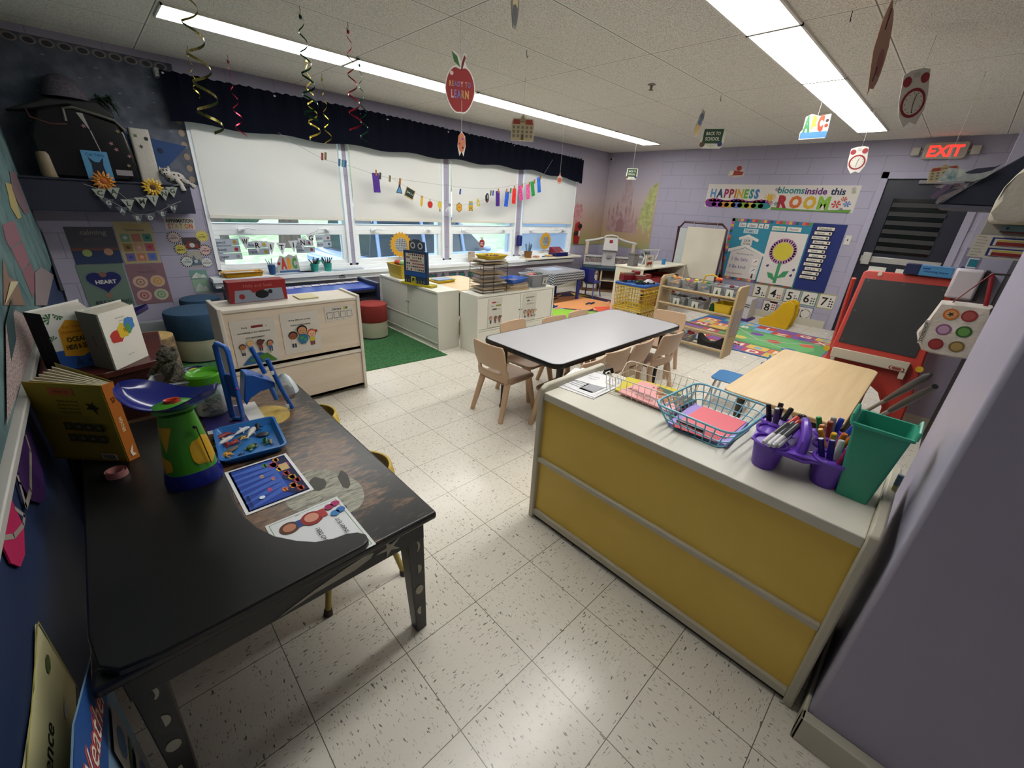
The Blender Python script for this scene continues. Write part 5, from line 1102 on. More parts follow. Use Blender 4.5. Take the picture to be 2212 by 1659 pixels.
# ================================================================ hanging things
foil = {'green': mat('#1E4A34', .18, 0, metal=.7), 'gold': mat('#B09A3A', .18, 0, metal=.8), 'red': mat('#A8283E', .18, 0, metal=.7), 'olive': mat('#8A8248', .2, 0, metal=.8)}
def swirl(u0, v0, u1, v1, col, lab, r0=.012, r1=.035, turns=5, w=.011):
    h = onz(u0, v0, ZC); h.z = ZC
    b = None; r = ray(u1, v1); t_ = (r.x*h.x+r.y*h.y)/(r.x**2+r.y**2); zb = EYE.z+t_*r.z; L = ZC-zb
    t = T('foil_swirl', lab, 'hanging decoration', (h.x, h.y, ZC), group='foil ceiling swirls')
    n = int(turns*16); Aa = []; Bb = []
    for i in range(n+1):
        f = i/n; a = 2*pi*turns*f+u0; q = r0+(r1-r0)*f; z = -.05-(L-.05)*f; tw = .5*sin(a*.5)
        Aa.append((q*cos(a), q*sin(a), z)); Bb.append((q*cos(a)*(1+.15*tw), q*sin(a)*(1+.15*tw), z-w*(.6+.4*f)))
    MB().loft([[Aa[i], Bb[i]] for i in range(n+1)], False, False).build('ribbon', foil[col], t, ang=70)
    MB().tube([(0, 0, 0), (.004, 0, -.012), (.002, 0, -.03), (-.006, 0, -.04), (-.01, 0, -.03)], .0016, 6).build('hook', mat('#2A2A2A', .4), t)
    MB().sph((0, 0, -.048), .009, .009, .012).build('knot', foil[col], t)
swirl(372, -150, 448, 280, 'olive', 'largest olive and gold foil swirl at the left, crossing the light strip', .03, .05, 6, .014)
swirl(403, 97, 435, 210, 'gold', 'short gold foil swirl inside the large olive one', .008, .02, 3)
swirl(490, 118, 538, 296, 'red', 'thin red foil swirl over the left half of the valance', .006, .04, 4)
swirl(646, 14, 698, 262, 'green', 'dark green foil swirl between the red ones, tallest in the middle', .015, .05, 5, .014)
swirl(660, 117, 690, 302, 'gold', 'bright gold foil swirl tangled with the dark green one', .01, .05, 4.5, .014)
swirl(694, 158, 722, 312, 'gold', 'slim gold foil swirl just right of the bright gold one', .006, .035, 4)
swirl(750, 48, 762, 278, 'red', 'dark red foil swirl hanging right of the gold swirls', .012, .045, 5, .012)
swirl(775, 125, 797, 310, 'green', 'silvery green foil swirl, rightmost of the swirls', .012, .038, 4.5)
def hang(u, v, d, w, h, bg, lab, fn=None, outline=None, yaw=0, roll=0, vt=None, name='hanging_cutout', cat='hanging decoration', string=True, th=.0025):
    P = at(u, v, d); t = T(name, lab, cat, P)
    fw = Vector((EYE.x-P.x, EYE.y-P.y, 0)).normalized(); U = Vector((-fw.y, fw.x, 0)); U = Matrix.Rotation(yaw, 3, 'Z') @ U; V = Vector((0, 0, 1)); N = U.cross(V)
    U2 = U*cos(roll)+V*sin(roll); V2 = V*cos(roll)-U*sin(roll)
    a = Art(w, h, bg, -U2*(w/2)-V2*(h/2), U2, V2, th, outline)
    if fn: fn(a)
    a.done('printed_card', t)
    if string: MB().tube([(0, 0, h/2-.01), (0, 0, ZC-P.z-.015)], .0009, 5).tube([(0, 0, ZC-P.z-.03), (.004, 0, ZC-P.z-.018), (0, 0, ZC-P.z)], .0016, 5).build('string', mat('#B8B6AE', .6), t)
    return t, P
def appleshape(n=40):
    q = []
    for i in range(n):
        a = 2*pi*i/n; r_ = 1-.16*math.exp(-((a-pi/2)/.3)**2)-.07*math.exp(-((a-3*pi/2)/.25)**2); q.append((.5+.5*r_*cos(a)*(1-.12*(sin(a) < 0)*abs(sin(a))), .41+.41*r_*sin(a)))
    return q
AP = appleshape(); APO = AP[:8]+[(.66, .86), (.72, .97), (.62, 1.0), (.53, .86), (.42, .97), (.26, 1.02), (.28, .88), (.42, .80)]+AP[13:]
def f_apple(a):
    a.poly([(.5+(x-.5)*.94, .41+(y-.41)*.94) for x, y in AP], '#8E2A2A'); a.poly([(.52, .72), (.56, .72), (.68, .92), (.63, .96), (.55, .84)], '#6A2420'); a.poly([(.50, .76), (.30, .84), (.22, 1.0), (.40, .93)], '#3E6A3A'); a.ell(.22, .66, .06, '#D8B8B0')
    c2 = ['#C89A5A', '#B07A5A', '#6A6AA0', '#8A6AA0', '#C8A08A']; a.text('READY TO', .5, .50, .085, mw=.72, bold=.03, cols=c2); a.text('LEARN', .5, .34, .13, mw=.60, bold=.04, cols=c2[::-1])
hang(994, 182, 2.25, .165, .285, '#D8D4CC', 'large red apple cutout reading ready to learn, hanging from the ceiling', f_apple, APO, .1)
t, P = hang(997, 311, 2.25, .055, .12, '#D8CFC4', 'small orange cutout hanging on a string under the large red apple', lambda a: (a.ell(.5, .55, .36, '#C87A5A', ry=.38), a.ell(.6, .7, .1, '#7A4A8A'), a.ell(.3, .5, .09, '#8A3A2A'), a.ell(.62, .35, .1, '#6A2A2A')), [(.5, 1), (.85, .8), (.9, .4), (.7, 0), (.5, .2), (.3, 0), (.1, .4), (.2, .8)], string=False)
MB().tube([(0, 0, .055), (0, 0, .20)], .001, 5).build('string', mat('#B8B6AE', .6), t)
def f_school(a):
    a.poly([(.03, .04), (.97, .04), (.97, .62), (.62, .62), (.62, .72), (.38, .72), (.38, .62), (.03, .62)], '#A89A78'); a.poly([(.05, .62), (.38, .62), (.38, .80), (.1, .80)], '#8A3A30'); a.poly([(.62, .62), (.95, .62), (.9, .80), (.62, .80)], '#8A3A30'); a.poly([(.34, .72), (.66, .72), (.5, .94)], '#9A8A68'); a.text('SCHOOL', .5, .72, .06, '#4A3A2A', mw=.24)
    for i in range(5):
        for j in range(3):
            if i == 2 and j == 0: continue
            x = .12+i*.19; y = .14+j*.16; a.rect(x-.05, y, x+.05, y+.10, '#6A6A60'); a.lay -= 1
    a.up(); a.rect(.44, .04, .56, .26, '#5A4A40'); a.rect(.38, .0, .62, .04, '#C8C0A0')
hang(1129, 276, 3.6, .20, .205, '#B8B0A0', 'beige school building cutout with red roofs hanging before the valance', f_school, [(0, 0), (1, 0), (1, .66), (.93, .84), (.63, .84), (.5, 1), (.37, .84), (.07, .84), (0, .66)])
def f_bts(a): a.rect(.1, .25, .9, .95, '#2E4A36'); a.text('BACK TO', .5, .74, .17, '#C8C8B8', mw=.6, bold=.02); a.text('SCHOOL', .5, .48, .17, '#C8C8B8', mw=.6, bold=.02); a.ell(.12, .2, .11, '#5A4A3A'); a.ell(.85, .22, .1, '#3A3A6A'); a.poly([(.25, .2), (.75, .2), (.5, .04)], '#B8B8A8')
BO = [(.1, 0), (.5, .0), (.9, .0), (1, .3), (.95, 1), (.05, 1), (0, .3)]
hang(1365, 376, 6.2, .17, .15, '#C8C8BC', 'small green back to school cutout hanging before the mural', f_bts, BO)
hang(1539, 299, 4.6, .25, .20, '#C8C8BC', 'green chalkboard back to school cutout, larger and right of the other', f_bts, BO)
hang(1510, 268, 4.2, .10, .26, '#A8A49A', 'grey and yellow owl like cutout beside the green chalkboard cutout', lambda a: (a.ell(.5, .75, .35, '#6A7480'), a.ell(.45, .35, .4, '#B09A6A', ry=.28), a.ell(.5, .55, .3, '#5A6A8A', ry=.1)), [(.5, 0), (.85, .2), (.95, .6), (.8, .95), (.4, 1), (.15, .7), (.05, .25)], .9, -.25)
def f_abc(a):
    a.rect(.02, .03, .98, .28, '#4A7AB8'); a.text('ABC', .45, .62, .55, mw=.75, bold=.09, cols=['#3A7A4A', '#C89A3A', '#B0402A']); a.ell(.9, .5, .07, '#8A3A2A'); a.ell(.9, .7, .06, '#3A2A2A')
hang(1760, 273, 3.6, .21, .19, '#C8C4BC', 'bright letters cutout on a blue base hanging under the light strip', f_abc, [(0, 0), (.95, 0), (1, .3), (1, .95), (.6, .9), (.3, 1), (.1, .9), (.08, .4), (0, .3)], .25, .08)
def f_clock(a):
    a.ell(.5, .42, .44, '#8E3038'); a.ell(.5, .42, .35, '#D0CCC0'); a.ell(.2, .82, .15, '#9A3A40'); a.ell(.8, .82, .15, '#9A3A40'); a.rect(.40, .86, .60, .95, '#B8B4AC')
    for k in range(12): an = k*pi/6; a.ell(.5+.29*cos(an), .42+.29*a.w/a.h*sin(an), .018, '#2A2A2A', n=6); a.lay -= 1
    a.up(); a.line([(.5, .42), (.58, .56)], .025, '#222222'); a.line([(.5, .42), (.47, .25)], .02, '#222222')
CO = [(.28, .0), (.5, .08), (.72, .0), (.95, .25), (1, .5), (.97, .75), (.95, .95), (.7, 1), (.3, 1), (.05, .95), (.03, .75), (0, .5), (.05, .25)]
hang(1972, 213, 2.4, .17, .285, '#CFCAC2', 'larger red alarm clock cutout hanging at the upper right', f_clock, CO, .75, .28)
hang(1852, 346, 3.9, .145, .225, '#CFCAC2', 'smaller red alarm clock cutout hanging left of the exit sign', f_clock, CO, .1, .12)
hang(1902, 106, 2.0, .16, .37, '#C09A84', 'long pink butterfly shaped cutout hanging edge on at the upper right', lambda a: (a.ell(.5, .5, .42, '#BE9684', ry=.44), a.ell(.6, .35, .2, '#A87068', ry=.15), a.line([(.55, .9), (.45, .7)], .06, '#3A2A26'), a.line([(.4, .16), (.5, .3)], .06, '#3A2A26')), [(.5, 1), (.8, .8), (.95, .5), (.8, .3), (.6, .05), (.5, .2), (.3, 0), (.15, .3), (.05, .5), (.2, .8)], 1.15, .25)
hang(1591, 371, 6.0, .21, .17, '#B8A89A', 'red books with an apple cutout hanging high before the far wall', lambda a: (a.poly([(.12, .2), (.9, .25), (.95, .5), (.3, .6)], '#8E3A30'), a.poly([(.08, .2), (.3, .25), (.35, .55), (.12, .5)], '#C8BEB0'), a.ell(.62, .76, .16, '#8E2E2A')), [(0, .2), (.5, .05), (1, .2), (1, .55), (.8, .7), (.75, 1), (.5, 1), (.4, .65), (.05, .6)])
hang(1209, 385, 5.0, .06, .13, '#C8B0A4', 'tiny orange and white cutout hanging at the right end of the valance', lambda a: (a.ell(.5, .35, .4, '#B8604A', ry=.2), a.ell(.5, .78, .15, '#B05040')), [(.5, 1), (.7, .7), (1, .5), (.95, .1), (.5, 0), (.05, .1), (0, .5), (.3, .7)])
hang(1112, 14, 1.9, .06, .16, '#5A5850', 'grey and tan cutout seen edge on at the top middle of the ceiling', lambda a: (a.rect(.2, .5, .8, .9, '#9A8A6A'), a.ell(.5, .3, .35, '#3E3E40', ry=.25)), [(.3, 0), (.7, 0), (1, .5), (.8, 1), (.2, 1), (0, .5)], .9)
hang(2038, 373, 3.0, .16, .12, '#A89A78', 'small beige school cutout hanging at the right over the papers', f_school, [(0, 0), (1, 0), (1, .66), (.93, .84), (.63, .84), (.5, 1), (.37, .84), (.07, .84), (0, .66)], .3, .15)
for u, v, lb in ((1138, 108, 'small wire ceiling hook above the school cutout'), (1558, 206, 'small wire ceiling hook right of the smoke sensor'), (1842, 24, 'small wire ceiling hook beside the light strip'), (520, 68, 'small wire ceiling hook near the leftmost light')):
    h = onz(u, v, ZC); tag(MB(Matrix.Translation((h.x, h.y, ZC))).tube([(0, 0, 0), (.0, 0, -.03), (.008, 0, -.042), (.014, 0, -.035), (.014, 0, -.028)], .002, 6).build('ceiling_hook', mat('#3A3836', .4)), lb, 'hook')
h = onz(1408, 182, ZC)
t = T('sprinkler_head', 'brass sprinkler head in the middle of the ceiling', 'sprinkler', (h.x, h.y, ZC))
MB().lathe([(.03, 0), (.032, -.006), (.012, -.01), (.01, -.035)], 20).build('escutcheon', mat('#8A8474', .35, .05), t); MB().lathe([(.006, -.035), (.02, -.04), (.02, -.043), (.004, -.045)], 16).build('deflector', mat('#6E6858', .35), t)
# ---- clothesline
YL = 4.96
def L_(u, v): p = ony(u, v, YL); return (p.x, YL, p.z)
lw = mat('#8E8C86', .6)
tag(MB().tube([(1.5, 5.02, 1.99)]+[L_(*p) for p in ((640, 312), (700, 345), (760, 360), (812, 378), (845, 385), (900, 392), (950, 399), (1010, 406), (1060, 408), (1100, 402), (1140, 395), (1172, 380))]+[(5.75, 5.03, 2.22)], .0016, 5).build('upper_line', lw), 'upper thin clothesline stretched before the blinds', 'line')
tag(MB().tube([L_(*p) for p in ((848, 386), (875, 402), (905, 422), (935, 432), (965, 440), (1000, 443), (1030, 438), (1052, 428))], .0014, 5).build('lower_line', lw), 'lower thin cord carrying the small printed cutouts', 'line')
def pin(u, v, col, lab, par=None, dz=0):
    p = L_(u, v); m = MB(Matrix.Translation((p[0], YL-.002, p[2])) @ Matrix.Rotation(.15, 4, 'Y'))
    m.box(-.010, -.006, -.035, -.002, .006, .035); m.box(.002, -.006, -.035, .010, .006, .035); m.box(-.003, -.004, .0, .003, .004, .012); o = m.build('clothespin', mat(col, .6, .1, 40), par)
    if not par: tag(o, lab, 'clothespin')
for u, v, c, lb in ((696, 338, '#7E2A26', 'red clothespin at the left end of the line'), (703, 337, '#6A5A30', 'olive clothespin beside the red one at the left end'), (733, 351, '#2A5A86', 'blue clothespin on the first wall post, left one'), (740, 353, '#2F7A7A', 'teal clothespin on the first wall post'), (746, 354, '#1E4E8A', 'dark blue clothespin on the first wall post, right one'), (821, 380, '#2A2A2A', 'black clothespin beside the purple strip'), (842, 386, '#6A6A3A', 'olive clothespin left of the flask'), (994, 414, '#2456A0', 'lone blue clothespin between bus and hexagon'), (1060, 417, '#6A6A58', 'grey green clothespin left of the purple strip at right'), (1065, 417, '#2456A0', 'blue clothespin left of the right purple strip'), (1103, 412, '#3A7A3A', 'green clothespin beside the red strip')): pin(u, v, c, lb)
def strip(u, v0, v1, w, col, rot, lab):
    p = L_(u, v0); q = L_(u, v1); h_ = p[2]-q[2]; t = T('painted_strip', lab, 'paper strip', (p[0], YL-.001, p[2]), group='painted strips on the clothesline')
    a = Art(w, h_, noisy(col, '#'+''.join('%02X' % min(255, int(int(col[i:i+2], 16)*1.35)) for i in (1, 3, 5)), 30, 'painted_paper', .4), (-w/2*cos(rot)+h_*sin(rot)*0, 0, -h_-w/2*sin(rot)*0), (cos(rot), 0, sin(rot)), (-sin(rot), 0, cos(rot)), .002); a.done('strip', t)
    MB(Matrix.Translation((0, -.005, .005))).box(-.008, -.006, -.03, -.002, .006, .03).box(.002, -.006, -.03, .008, .006, .03).build('clothespin', mat('#B0782E', .6, .1, 40), t)
strip(812, 374, 416, .085, '#3A1A6A', .04, 'purple painted strip alone at the left of the line')
strip(1076, 413, 446, .075, '#3A1A6A', .05, 'purple painted strip right of the palette cutout')
strip(1094, 413, 446, .075, '#1A4AA8', -.08, 'blue painted strip between the purple and the red one')
strip(1111, 407, 440, .075, '#B0201E', .0, 'red painted strip on the third wall post')
strip(1128, 402, 434, .075, '#B03A70', .22, 'dark pink painted strip, left of two pink ones')
strip(1143, 399, 431, .075, '#B84A7E', .15, 'lighter pink painted strip, right of two pink ones')
strip(1154, 393, 425, .075, '#1E7A3A', .25, 'green painted strip right of the pink ones')
strip(1167, 384, 417, .075, '#1E5AAE', .2, 'blue painted strip at the right end of the line')
def lcut(u, v, w, h, bg, lab, fn=None, outline=None, rot=0, pinc=None):
    p = L_(u, v); U = Vector((cos(rot), 0, sin(rot))); V = Vector((-sin(rot), 0, cos(rot)))
    a = Art(w, h, bg, Vector((p[0], YL+.001, p[2]))-U*w/2-V*h/2, U, V, .002, outline)
    if fn: fn(a)
    a.done('line_cutout', None, lab, 'paper cutout', 'small printed cutouts on the cord')
hexo = [(.5, 0), (1, .25), (1, .75), (.5, 1), (0, .75), (0, .25)]
lcut(863, 405, .085, .13, '#1E2A3A', 'blue science flask cutout on the cord', lambda a: a.poly([(.14, .07), (.86, .07), (.6, .5), (.4, .5)], '#4A82B0'), [(0, 0), (1, 0), (.65, .6), (.62, 1), (.38, 1), (.35, .6)], -.1)
pin(864, 392, '#B0702A', 'orange clothespin holding the flask cutout')
lcut(885, 418, .13, .12, '#B89A70', 'green chalkboard sums cutout on the cord', lambda a: (a.rect(.06, .12, .94, .95, '#1A2E26'), a.text('2+4 x 1', .5, .55, .2, '#C8C8C0', mw=.7)), None, -.4)
lcut(911, 435, .035, .13, '#C8A42A', 'yellow pencil cutout on the cord', lambda a: a.rect(0, .85, 1, 1, '#B07A6A'), [(.5, 0), (1, .2), (1, 1), (0, 1), (0, .2)], -.12)
lcut(929, 440, .085, .115, '#C8C4BC', 'red apple cutout on the cord', lambda a: (a.poly([(.5+(x-.5)*.92, .41+(y-.41)*.92) for x, y in AP], '#B02A20'), a.rect(.48, .75, .54, .98, '#4A3A20')), APO)
lcut(950, 446, .065, .13, '#C8B040', 'yellow light bulb cutout on the cord', lambda a: a.rect(.35, .0, .65, .25, '#7A7468'), [(.35, 0), (.65, 0), (.7, .3), (1, .6), (.85, .95), (.5, 1), (.15, .95), (0, .6), (.3, .3)])
lcut(968, 449, .09, .12, '#C8C8C8', 'white bladed scissors cutout on the cord', lambda a: (a.ell(.75, .8, .2, '#16202A'), a.ell(.75, .8, .1, '#C8C8C8')), [(.1, .0), (.45, .45), (.5, .05), (.65, .5), (1, .75), (.9, 1), (.6, .9), (.5, .6), (.0, .3)])
lcut(992, 448, .09, .125, '#3A3024', 'orange yellow hexagon start cutout on the cord', lambda a: (a.poly([(.5+(x-.5)*.86, .5+(y-.5)*.86) for x, y in hexo], '#C8922A'), a.text('START', .5, .5, .13, '#4A3010', mw=.6)), hexo)
lcut(1017, 445, .08, .125, '#B8962E', 'yellow school bus front cutout on the cord', lambda a: (a.rect(.15, .6, .85, .85, '#6A98A8'), a.rect(.2, .2, .8, .35, '#8A6A20'), a.ell(.2, .06, .1, '#222222'), a.ell(.8, .06, .1, '#222222')), [(.05, 0), (.95, 0), (1, .5), (.9, 1), (.1, 1), (0, .5)])
lcut(1033, 438, .075, .12, '#B8A830', 'yellow protractor cutout on the cord', lambda a: a.poly([(.3, .25), (.75, .4), (.5, .65)], '#C8C4BC'), [(.1, .2), (.9, .1), (.8, .7), (.5, 1), (.2, .7)], .2)
lcut(1052, 428, .075, .13, '#1E1E22', 'black and white round cutout on the cord', lambda a: (a.poly([(.5, .9), (.8, .6), (.6, .4)], '#B8B8B8'), a.ell(.55, .2, .12, '#B02A40')), [(.5, 0), (.9, .2), (1, .6), (.75, 1), (.35, .98), (.05, .7), (.1, .25)])
# ---- sunflowers and apple on the window glass
def winflower(u, v, r_, lab, y=5.10):
    p = ony(u, v, y); n = 44; pts = [(.5+.5*(1 if k % 2 else .84)*cos(2*pi*k/n+.1), .5+.5*(1 if k % 2 else .84)*sin(2*pi*k/n+.1)) for k in range(n)]
    t = T('window_sunflower', lab, 'window decoration', (p.x, y, p.z), group='foam sunflowers on the windows')
    a = Art(2*r_, 2*r_, '#C8962A', (-r_, 0, -r_), (1, 0, 0), (0, 0, 1), .004, pts)
    a.ell(.5, .5, .27, '#B8C0C4', n=30)
    for k in range(-3, 4):
        c_ = .27*math.sqrt(1-(k/3.9)**2); x = k*.068
        a.line([(.5+x+.02*(abs(k)), .5-c_), (.5+x*1.12, .5), (.5+x, .5+c_)], .014, '#1E2226'); a.line([(.5-c_, .5+x), (.5, .5+x-.02), (.5+c_, .5+x)], .014, '#1E2226')
    a.done('sunflower_print', t)
winflower(866, 529, .165, 'large yellow foam sunflower on the second window'); winflower(1178, 521, .150, 'yellow foam sunflower on the rightmost window')
p = ony(1041, 524, 5.12)
a = Art(.115, .16, '#A8A49C', (p.x-.06, 5.12, p.z-.08), outline=APO); a.poly([(.5+(x-.5)*.9, .41+(y-.41)*.9) for x, y in AP], '#8E2226'); a.text("LET'S", .5, .48, .12, '#D8D4CC', mw=.6, bold=.03); a.text('READ', .5, .3, .12, '#D8D4CC', mw=.6, bold=.03); a.done('window_apple', None, 'small red apple sign on the third window', 'window decoration')
# word cards and papers on the first window
def wcard(x, z, tx, c, lab, w=.20):
    a = Art(w, .063, '#AEB8C4', (x, 5.145, z)); a.frame(.012, '#4A5A6A'); a.text(tx, .22, .5, .45, '#2A3440', mw=.38); a.ell(.82, .5, .09, c); a.done('word_card', None, lab, 'card', 'word cards in the first window')
for i, (x, z, tx, c) in enumerate(((.865, .895, 'pencil', '#B08A3A'), (.868, .825, 'book', '#A83A3A'), (.872, .755, 'paper', '#8A8A9A'), (1.13, .865, 'bus', '#B89A2E'), (1.135, .795, 'crayon', '#B8962E'), (1.60, .875, 'lunch', '#A8403A'), (1.61, .80, 'backpack', '#7A4A4A'), (1.835, .925, 'school', '#8A4A3A'), (1.84, .857, 'teacher', '#4A5A6A'))): wcard(x, z, tx, c, 'white word card with picture reading %s in the first window' % tx, .20 if x < 1.8 else .17)
# ---- sill things
ZS = .601
t = T('yellow_tray', 'yellow plastic tray holding white paper on the left end of the sill', 'tray', (1.02, 5.03, ZS), radians(2))
yt = mat('#C8921A', .35, .04, 10)
openbox(MB(), .34, .11, .37, .135, .05, .004, .02, .006).build('tray_shell', yt, t); MB().box(-.155, -.04, .035, .11, .045, .043).build('paper_stack', mat('#B8B4B0', .7), t)
def pot(x, y, z, r_, h_, col, lab, n, tool, name='pencil_cup'):
    t = T(name, lab, 'cup', (x, y, z)); MB().lathe([(r_*.8, 0), (r_, h_), (r_*.9, h_), (r_*.72, .004)], 20).build('cup_wall', mat(col, .35, .05), t)
    r2 = random.Random(int(x*100)); m = MB()
    for i in range(n): a_ = r2.random()*6.28; m.tube([(r_*.3*cos(a_), r_*.3*sin(a_), .01), (r_*.9*cos(a_), r_*.9*sin(a_), h_*1.25), (r_*1.35*cos(a_), r_*1.35*sin(a_), h_*(1.5+.3*r2.random()))], .004, 6)
    m.build('contents', mat(tool, .5, .3, 30), t)
pot(1.30, 5.03, ZS, .038, .10, '#1E4A7A', 'dark blue cup with two brushes beside the yellow tray', 3, '#6A8A8A', 'brush_cup')
t = T('teal_caddy', 'teal plastic double cup caddy full of black scissors on the sill', 'caddy', (1.82, 5.04, ZS)); tl = mat('#2E9A8A', .35, .05)
for s in (-1, 1):
    MB().lathe([(.036, 0), (.046, .085), (.048, .09), (.041, .09), (.03, .005)], 20, c=(s*.075, 0, 0)).build('cup_wall', tl, t)
    m = MB(); r2 = random.Random(s+5)
    for i in range(9): a_ = r2.random()*6.28; m.tube([(s*.075, 0, .03), (s*.075+.03*cos(a_), .03*sin(a_), .10), (s*.075+.06*cos(a_), .04*sin(a_), .13+.03*r2.random())], .005, 6)
    m.build('scissors', mat('#141A1E', .4), t)
MB().tube([(-.03, 0, .085), (-.015, 0, .12), (.015, 0, .12), (.03, 0, .085)], .012, 8).build('grip', tl, t)
a = Art(.23, .21, '#A8A8A4', (1.36, 5.055, ZS), (1, 0, 0), (0, .05, 1), .006, [(0, 0), (1, 0), (1, .2), (.98, .55), (.95, .9), (.8, .85), (.6, .95), (.4, .8), (.2, .9), (.05, .6), (0, .3)])
a.rect(.08, .02, .98, .14, '#3A5A86'); a.text('ABC', .55, .5, .5, mw=.75, bold=.08, cols=['#A83A2A', '#C88A2A', '#4A8A4A']); a.ell(.1, .5, .07, '#8A2A26'); a.done('letters_sign', None, 'colourful letters sign on blue base standing on the sill', 'sign')
for x, y, w, d, rz, lb in ((1.50, 5.035, .40, .12, .02, 'loose white paper sheets on the sill before the letters sign'), (1.66, 5.05, .24, .13, -.1, 'white paper sheet on the sill left of the teal caddy'), (2.12, 5.05, .36, .12, .05, 'loose worksheets on the sill right of the teal caddy')):
    m = MB(Matrix.Translation((x, y, ZS)) @ Matrix.Rotation(rz, 4, 'Z'))
    for k in range(3): m.box(-w/2+.01*k, -d/2+.004*k, .0005+k*.003, w/2+.012*k, d/2-.006*k, .002+k*.003)
    tag(m.build('paper_sheets', mat('#B4C0CC', .7, .06, 40)), lb, 'paper')
a = Art(.07, .08, '#B8B8BC', (2.0, 4.999, .512), th=.001); a.frame(.06, '#22242A'); a.rect(.25, .35, .75, .6, '#1E2A5A'); a.done('sill_label', None, 'small picture label on the front edge of the sill', 'label')
p = ony(1018, 548, 5.05); a = Art(.12, .15, '#A89684', (p.x-.06, 5.04, .603), (1, 0, 0), (0, .1, 1), .01); a.line([(.05, .5), (.95, .5)], .01, '#6A5A4A'); a.ell(.5, .3, .08, '#8A7464'); a.ell(.2, .85, .09, '#4A3A30'); a.done('wooden_plaque', None, 'small tan plaque standing on the sill below the apple sign', 'plaque')
# right end of the sill: basket, register and so on
ZR = .616
t = T('wicker_basket', 'small brown wicker basket with brushes on the right end of the sill', 'basket', (5.24, 5.03, ZR))
MB().lathe([(.055, 0), (.07, .10), (.073, .105), (.064, .105), (.05, .005)], 24).build('basket_wall', noisy('#7A4E22', '#A8723A', 60, 'wicker', .7, .8), t)
m = MB(); r2 = random.Random(9)
for i in range(8): a_ = r2.random()*6.28; m.tube([(.02*cos(a_), .02*sin(a_), .02), (.07*cos(a_), .04*sin(a_), .20+.05*r2.random())], .006, 6)
m.build('brushes', mat('#5A7484', .4, .3, 20), t)
tag(MB().box(5.045, 5.06, .80, 5.12, 5.138, .97).build('blue_pouch', mat('#14246A', .5, .1), bev=.02), 'dark blue pouch hanging on the last wall post above the basket', 'pouch')
t = T('toy_register', 'red and blue toy cash register on the right end of the sill', 'toy', (6.03, 5.03, ZR))
MB().prism([(-.10, 0), (.10, 0), (.10, .05), (-.10, .07)], -.16, .16, 'x').build('base', mat('#141A5A', .35), t, bev=.006); MB().prism([(-.09, .05), (.10, .05), (.10, .15), (.05, .15)], -.15, .10, 'x').build('top', mat('#7E1624', .35), t, bev=.008); MB().box(-.02, -.09, .066, .10, -.03, .08).build('keys', mat('#B8A8B0', .5), t)
for x, y, rx, ry, rz, c, n_, lb in ((5.45, 5.02, .07, .05, .03, '#B8826E', 'pink_cloth', 'folded pink cloth beside the wicker basket'), (5.60, 5.0, .035, .03, .02, '#3A6AA0', 'blue_sponge', 'small blue sponge on the sill before the sunflower'), (5.76, 5.02, .09, .06, .035, '#B89A60', 'rolled_cloth', 'tan rolled cloth heap beside the toy cash register'), (6.30, 5.02, .07, .05, .045, '#C8C4BE', 'white_yarn', 'white fluffy yarn heap at the right end of the sill')):
    m = MB(); r2 = random.Random(int(x*9))
    for k in range(5): m.sph((x+rx*.6*(r2.random()*2-1), y+ry*.4*(r2.random()*2-1), ZR+rz*.5), rx*.55, ry*.6, rz*.5, 10, 6)
    tag(m.build(n_, mat(c, .8, .15, 40), ang=80), lb, 'cloth')
# ================================================================ tops of the white cabinets
ZW = .6005
t = T('yellow_bin', 'mustard yellow plastic bin of toys on the white cabinet end', 'bin', (2.44, 4.33, ZW), radians(-90)); yb = mat('#B59A14', .35, .05, 12)
openbox(MB(), .27, .15, .31, .19, .15, .004, .02, .008).build('bin_wall', yb, t)
m = MB()
for i, (x, c) in enumerate(((-.09, 0), (-.06, 0), (.02, 1), (.06, 1))): m.cur = c; m.sph((x, .01, .15), .035, .035, .03)
m.build('contents', [mat('#A8342A', .5, .2), mat('#7AA05A', .5, .2)], t, ang=80)
t = T('abacus_robot', 'robot shaped bead abacus on a yellow foot on the white cabinet', 'toy', (2.345, 3.80, ZW), radians(-72)); nb = mat('#22324A', .4); 
MB().box(-.20, -.05, 0, .20, .05, .028).build('foot', mat('#B8A81C', .4, .04), t, bev=.005)
a = Art(.30, .32, '#26364E', (-.15, -.02, .028), (1, 0, 0), (0, 0, 1), .03); a.rect(.1, .38, .9, .92, '#B8B0A8'); a.rect(.02, .22, .98, .36, '#1E4A86')
for j in range(6):
    for i in range(9): 
        if rnd.random() < .8: a.ell(.16+i*.085, .43+j*.09, .035, ['#6A2A26', '#8A7A4A', '#2A2A22', '#8A3A2A'][(j+i//3) % 4], n=8); a.lay -= 1
a.up(); a.rect(.3, .0, .5, .2, '#B8AC3A'); a.rect(.35, .05, .45, .16, '#22262A')
for i in range(8): a.rect(.08+i*.11, .02, .1+i*.11, .1, '#A89A2A'); a.lay -= 1
a.done('abacus_frame', t)
a = Art(.19, .11, '#343C48', (-.095, -.0, .348), (1, 0, 0), (0, 0, 1), .02, [(0, 0), (1, 0), (1, .8), (.8, .85), (.7, 1), (.3, 1), (.2, .85), (0, .8)])
for x in (.25, .75): a.ell(x, .45, .17, '#A8A8A8'); a.ell(x, .45, .10, '#2A2E38'); a.lay -= 1
a.done('robot_head', t)
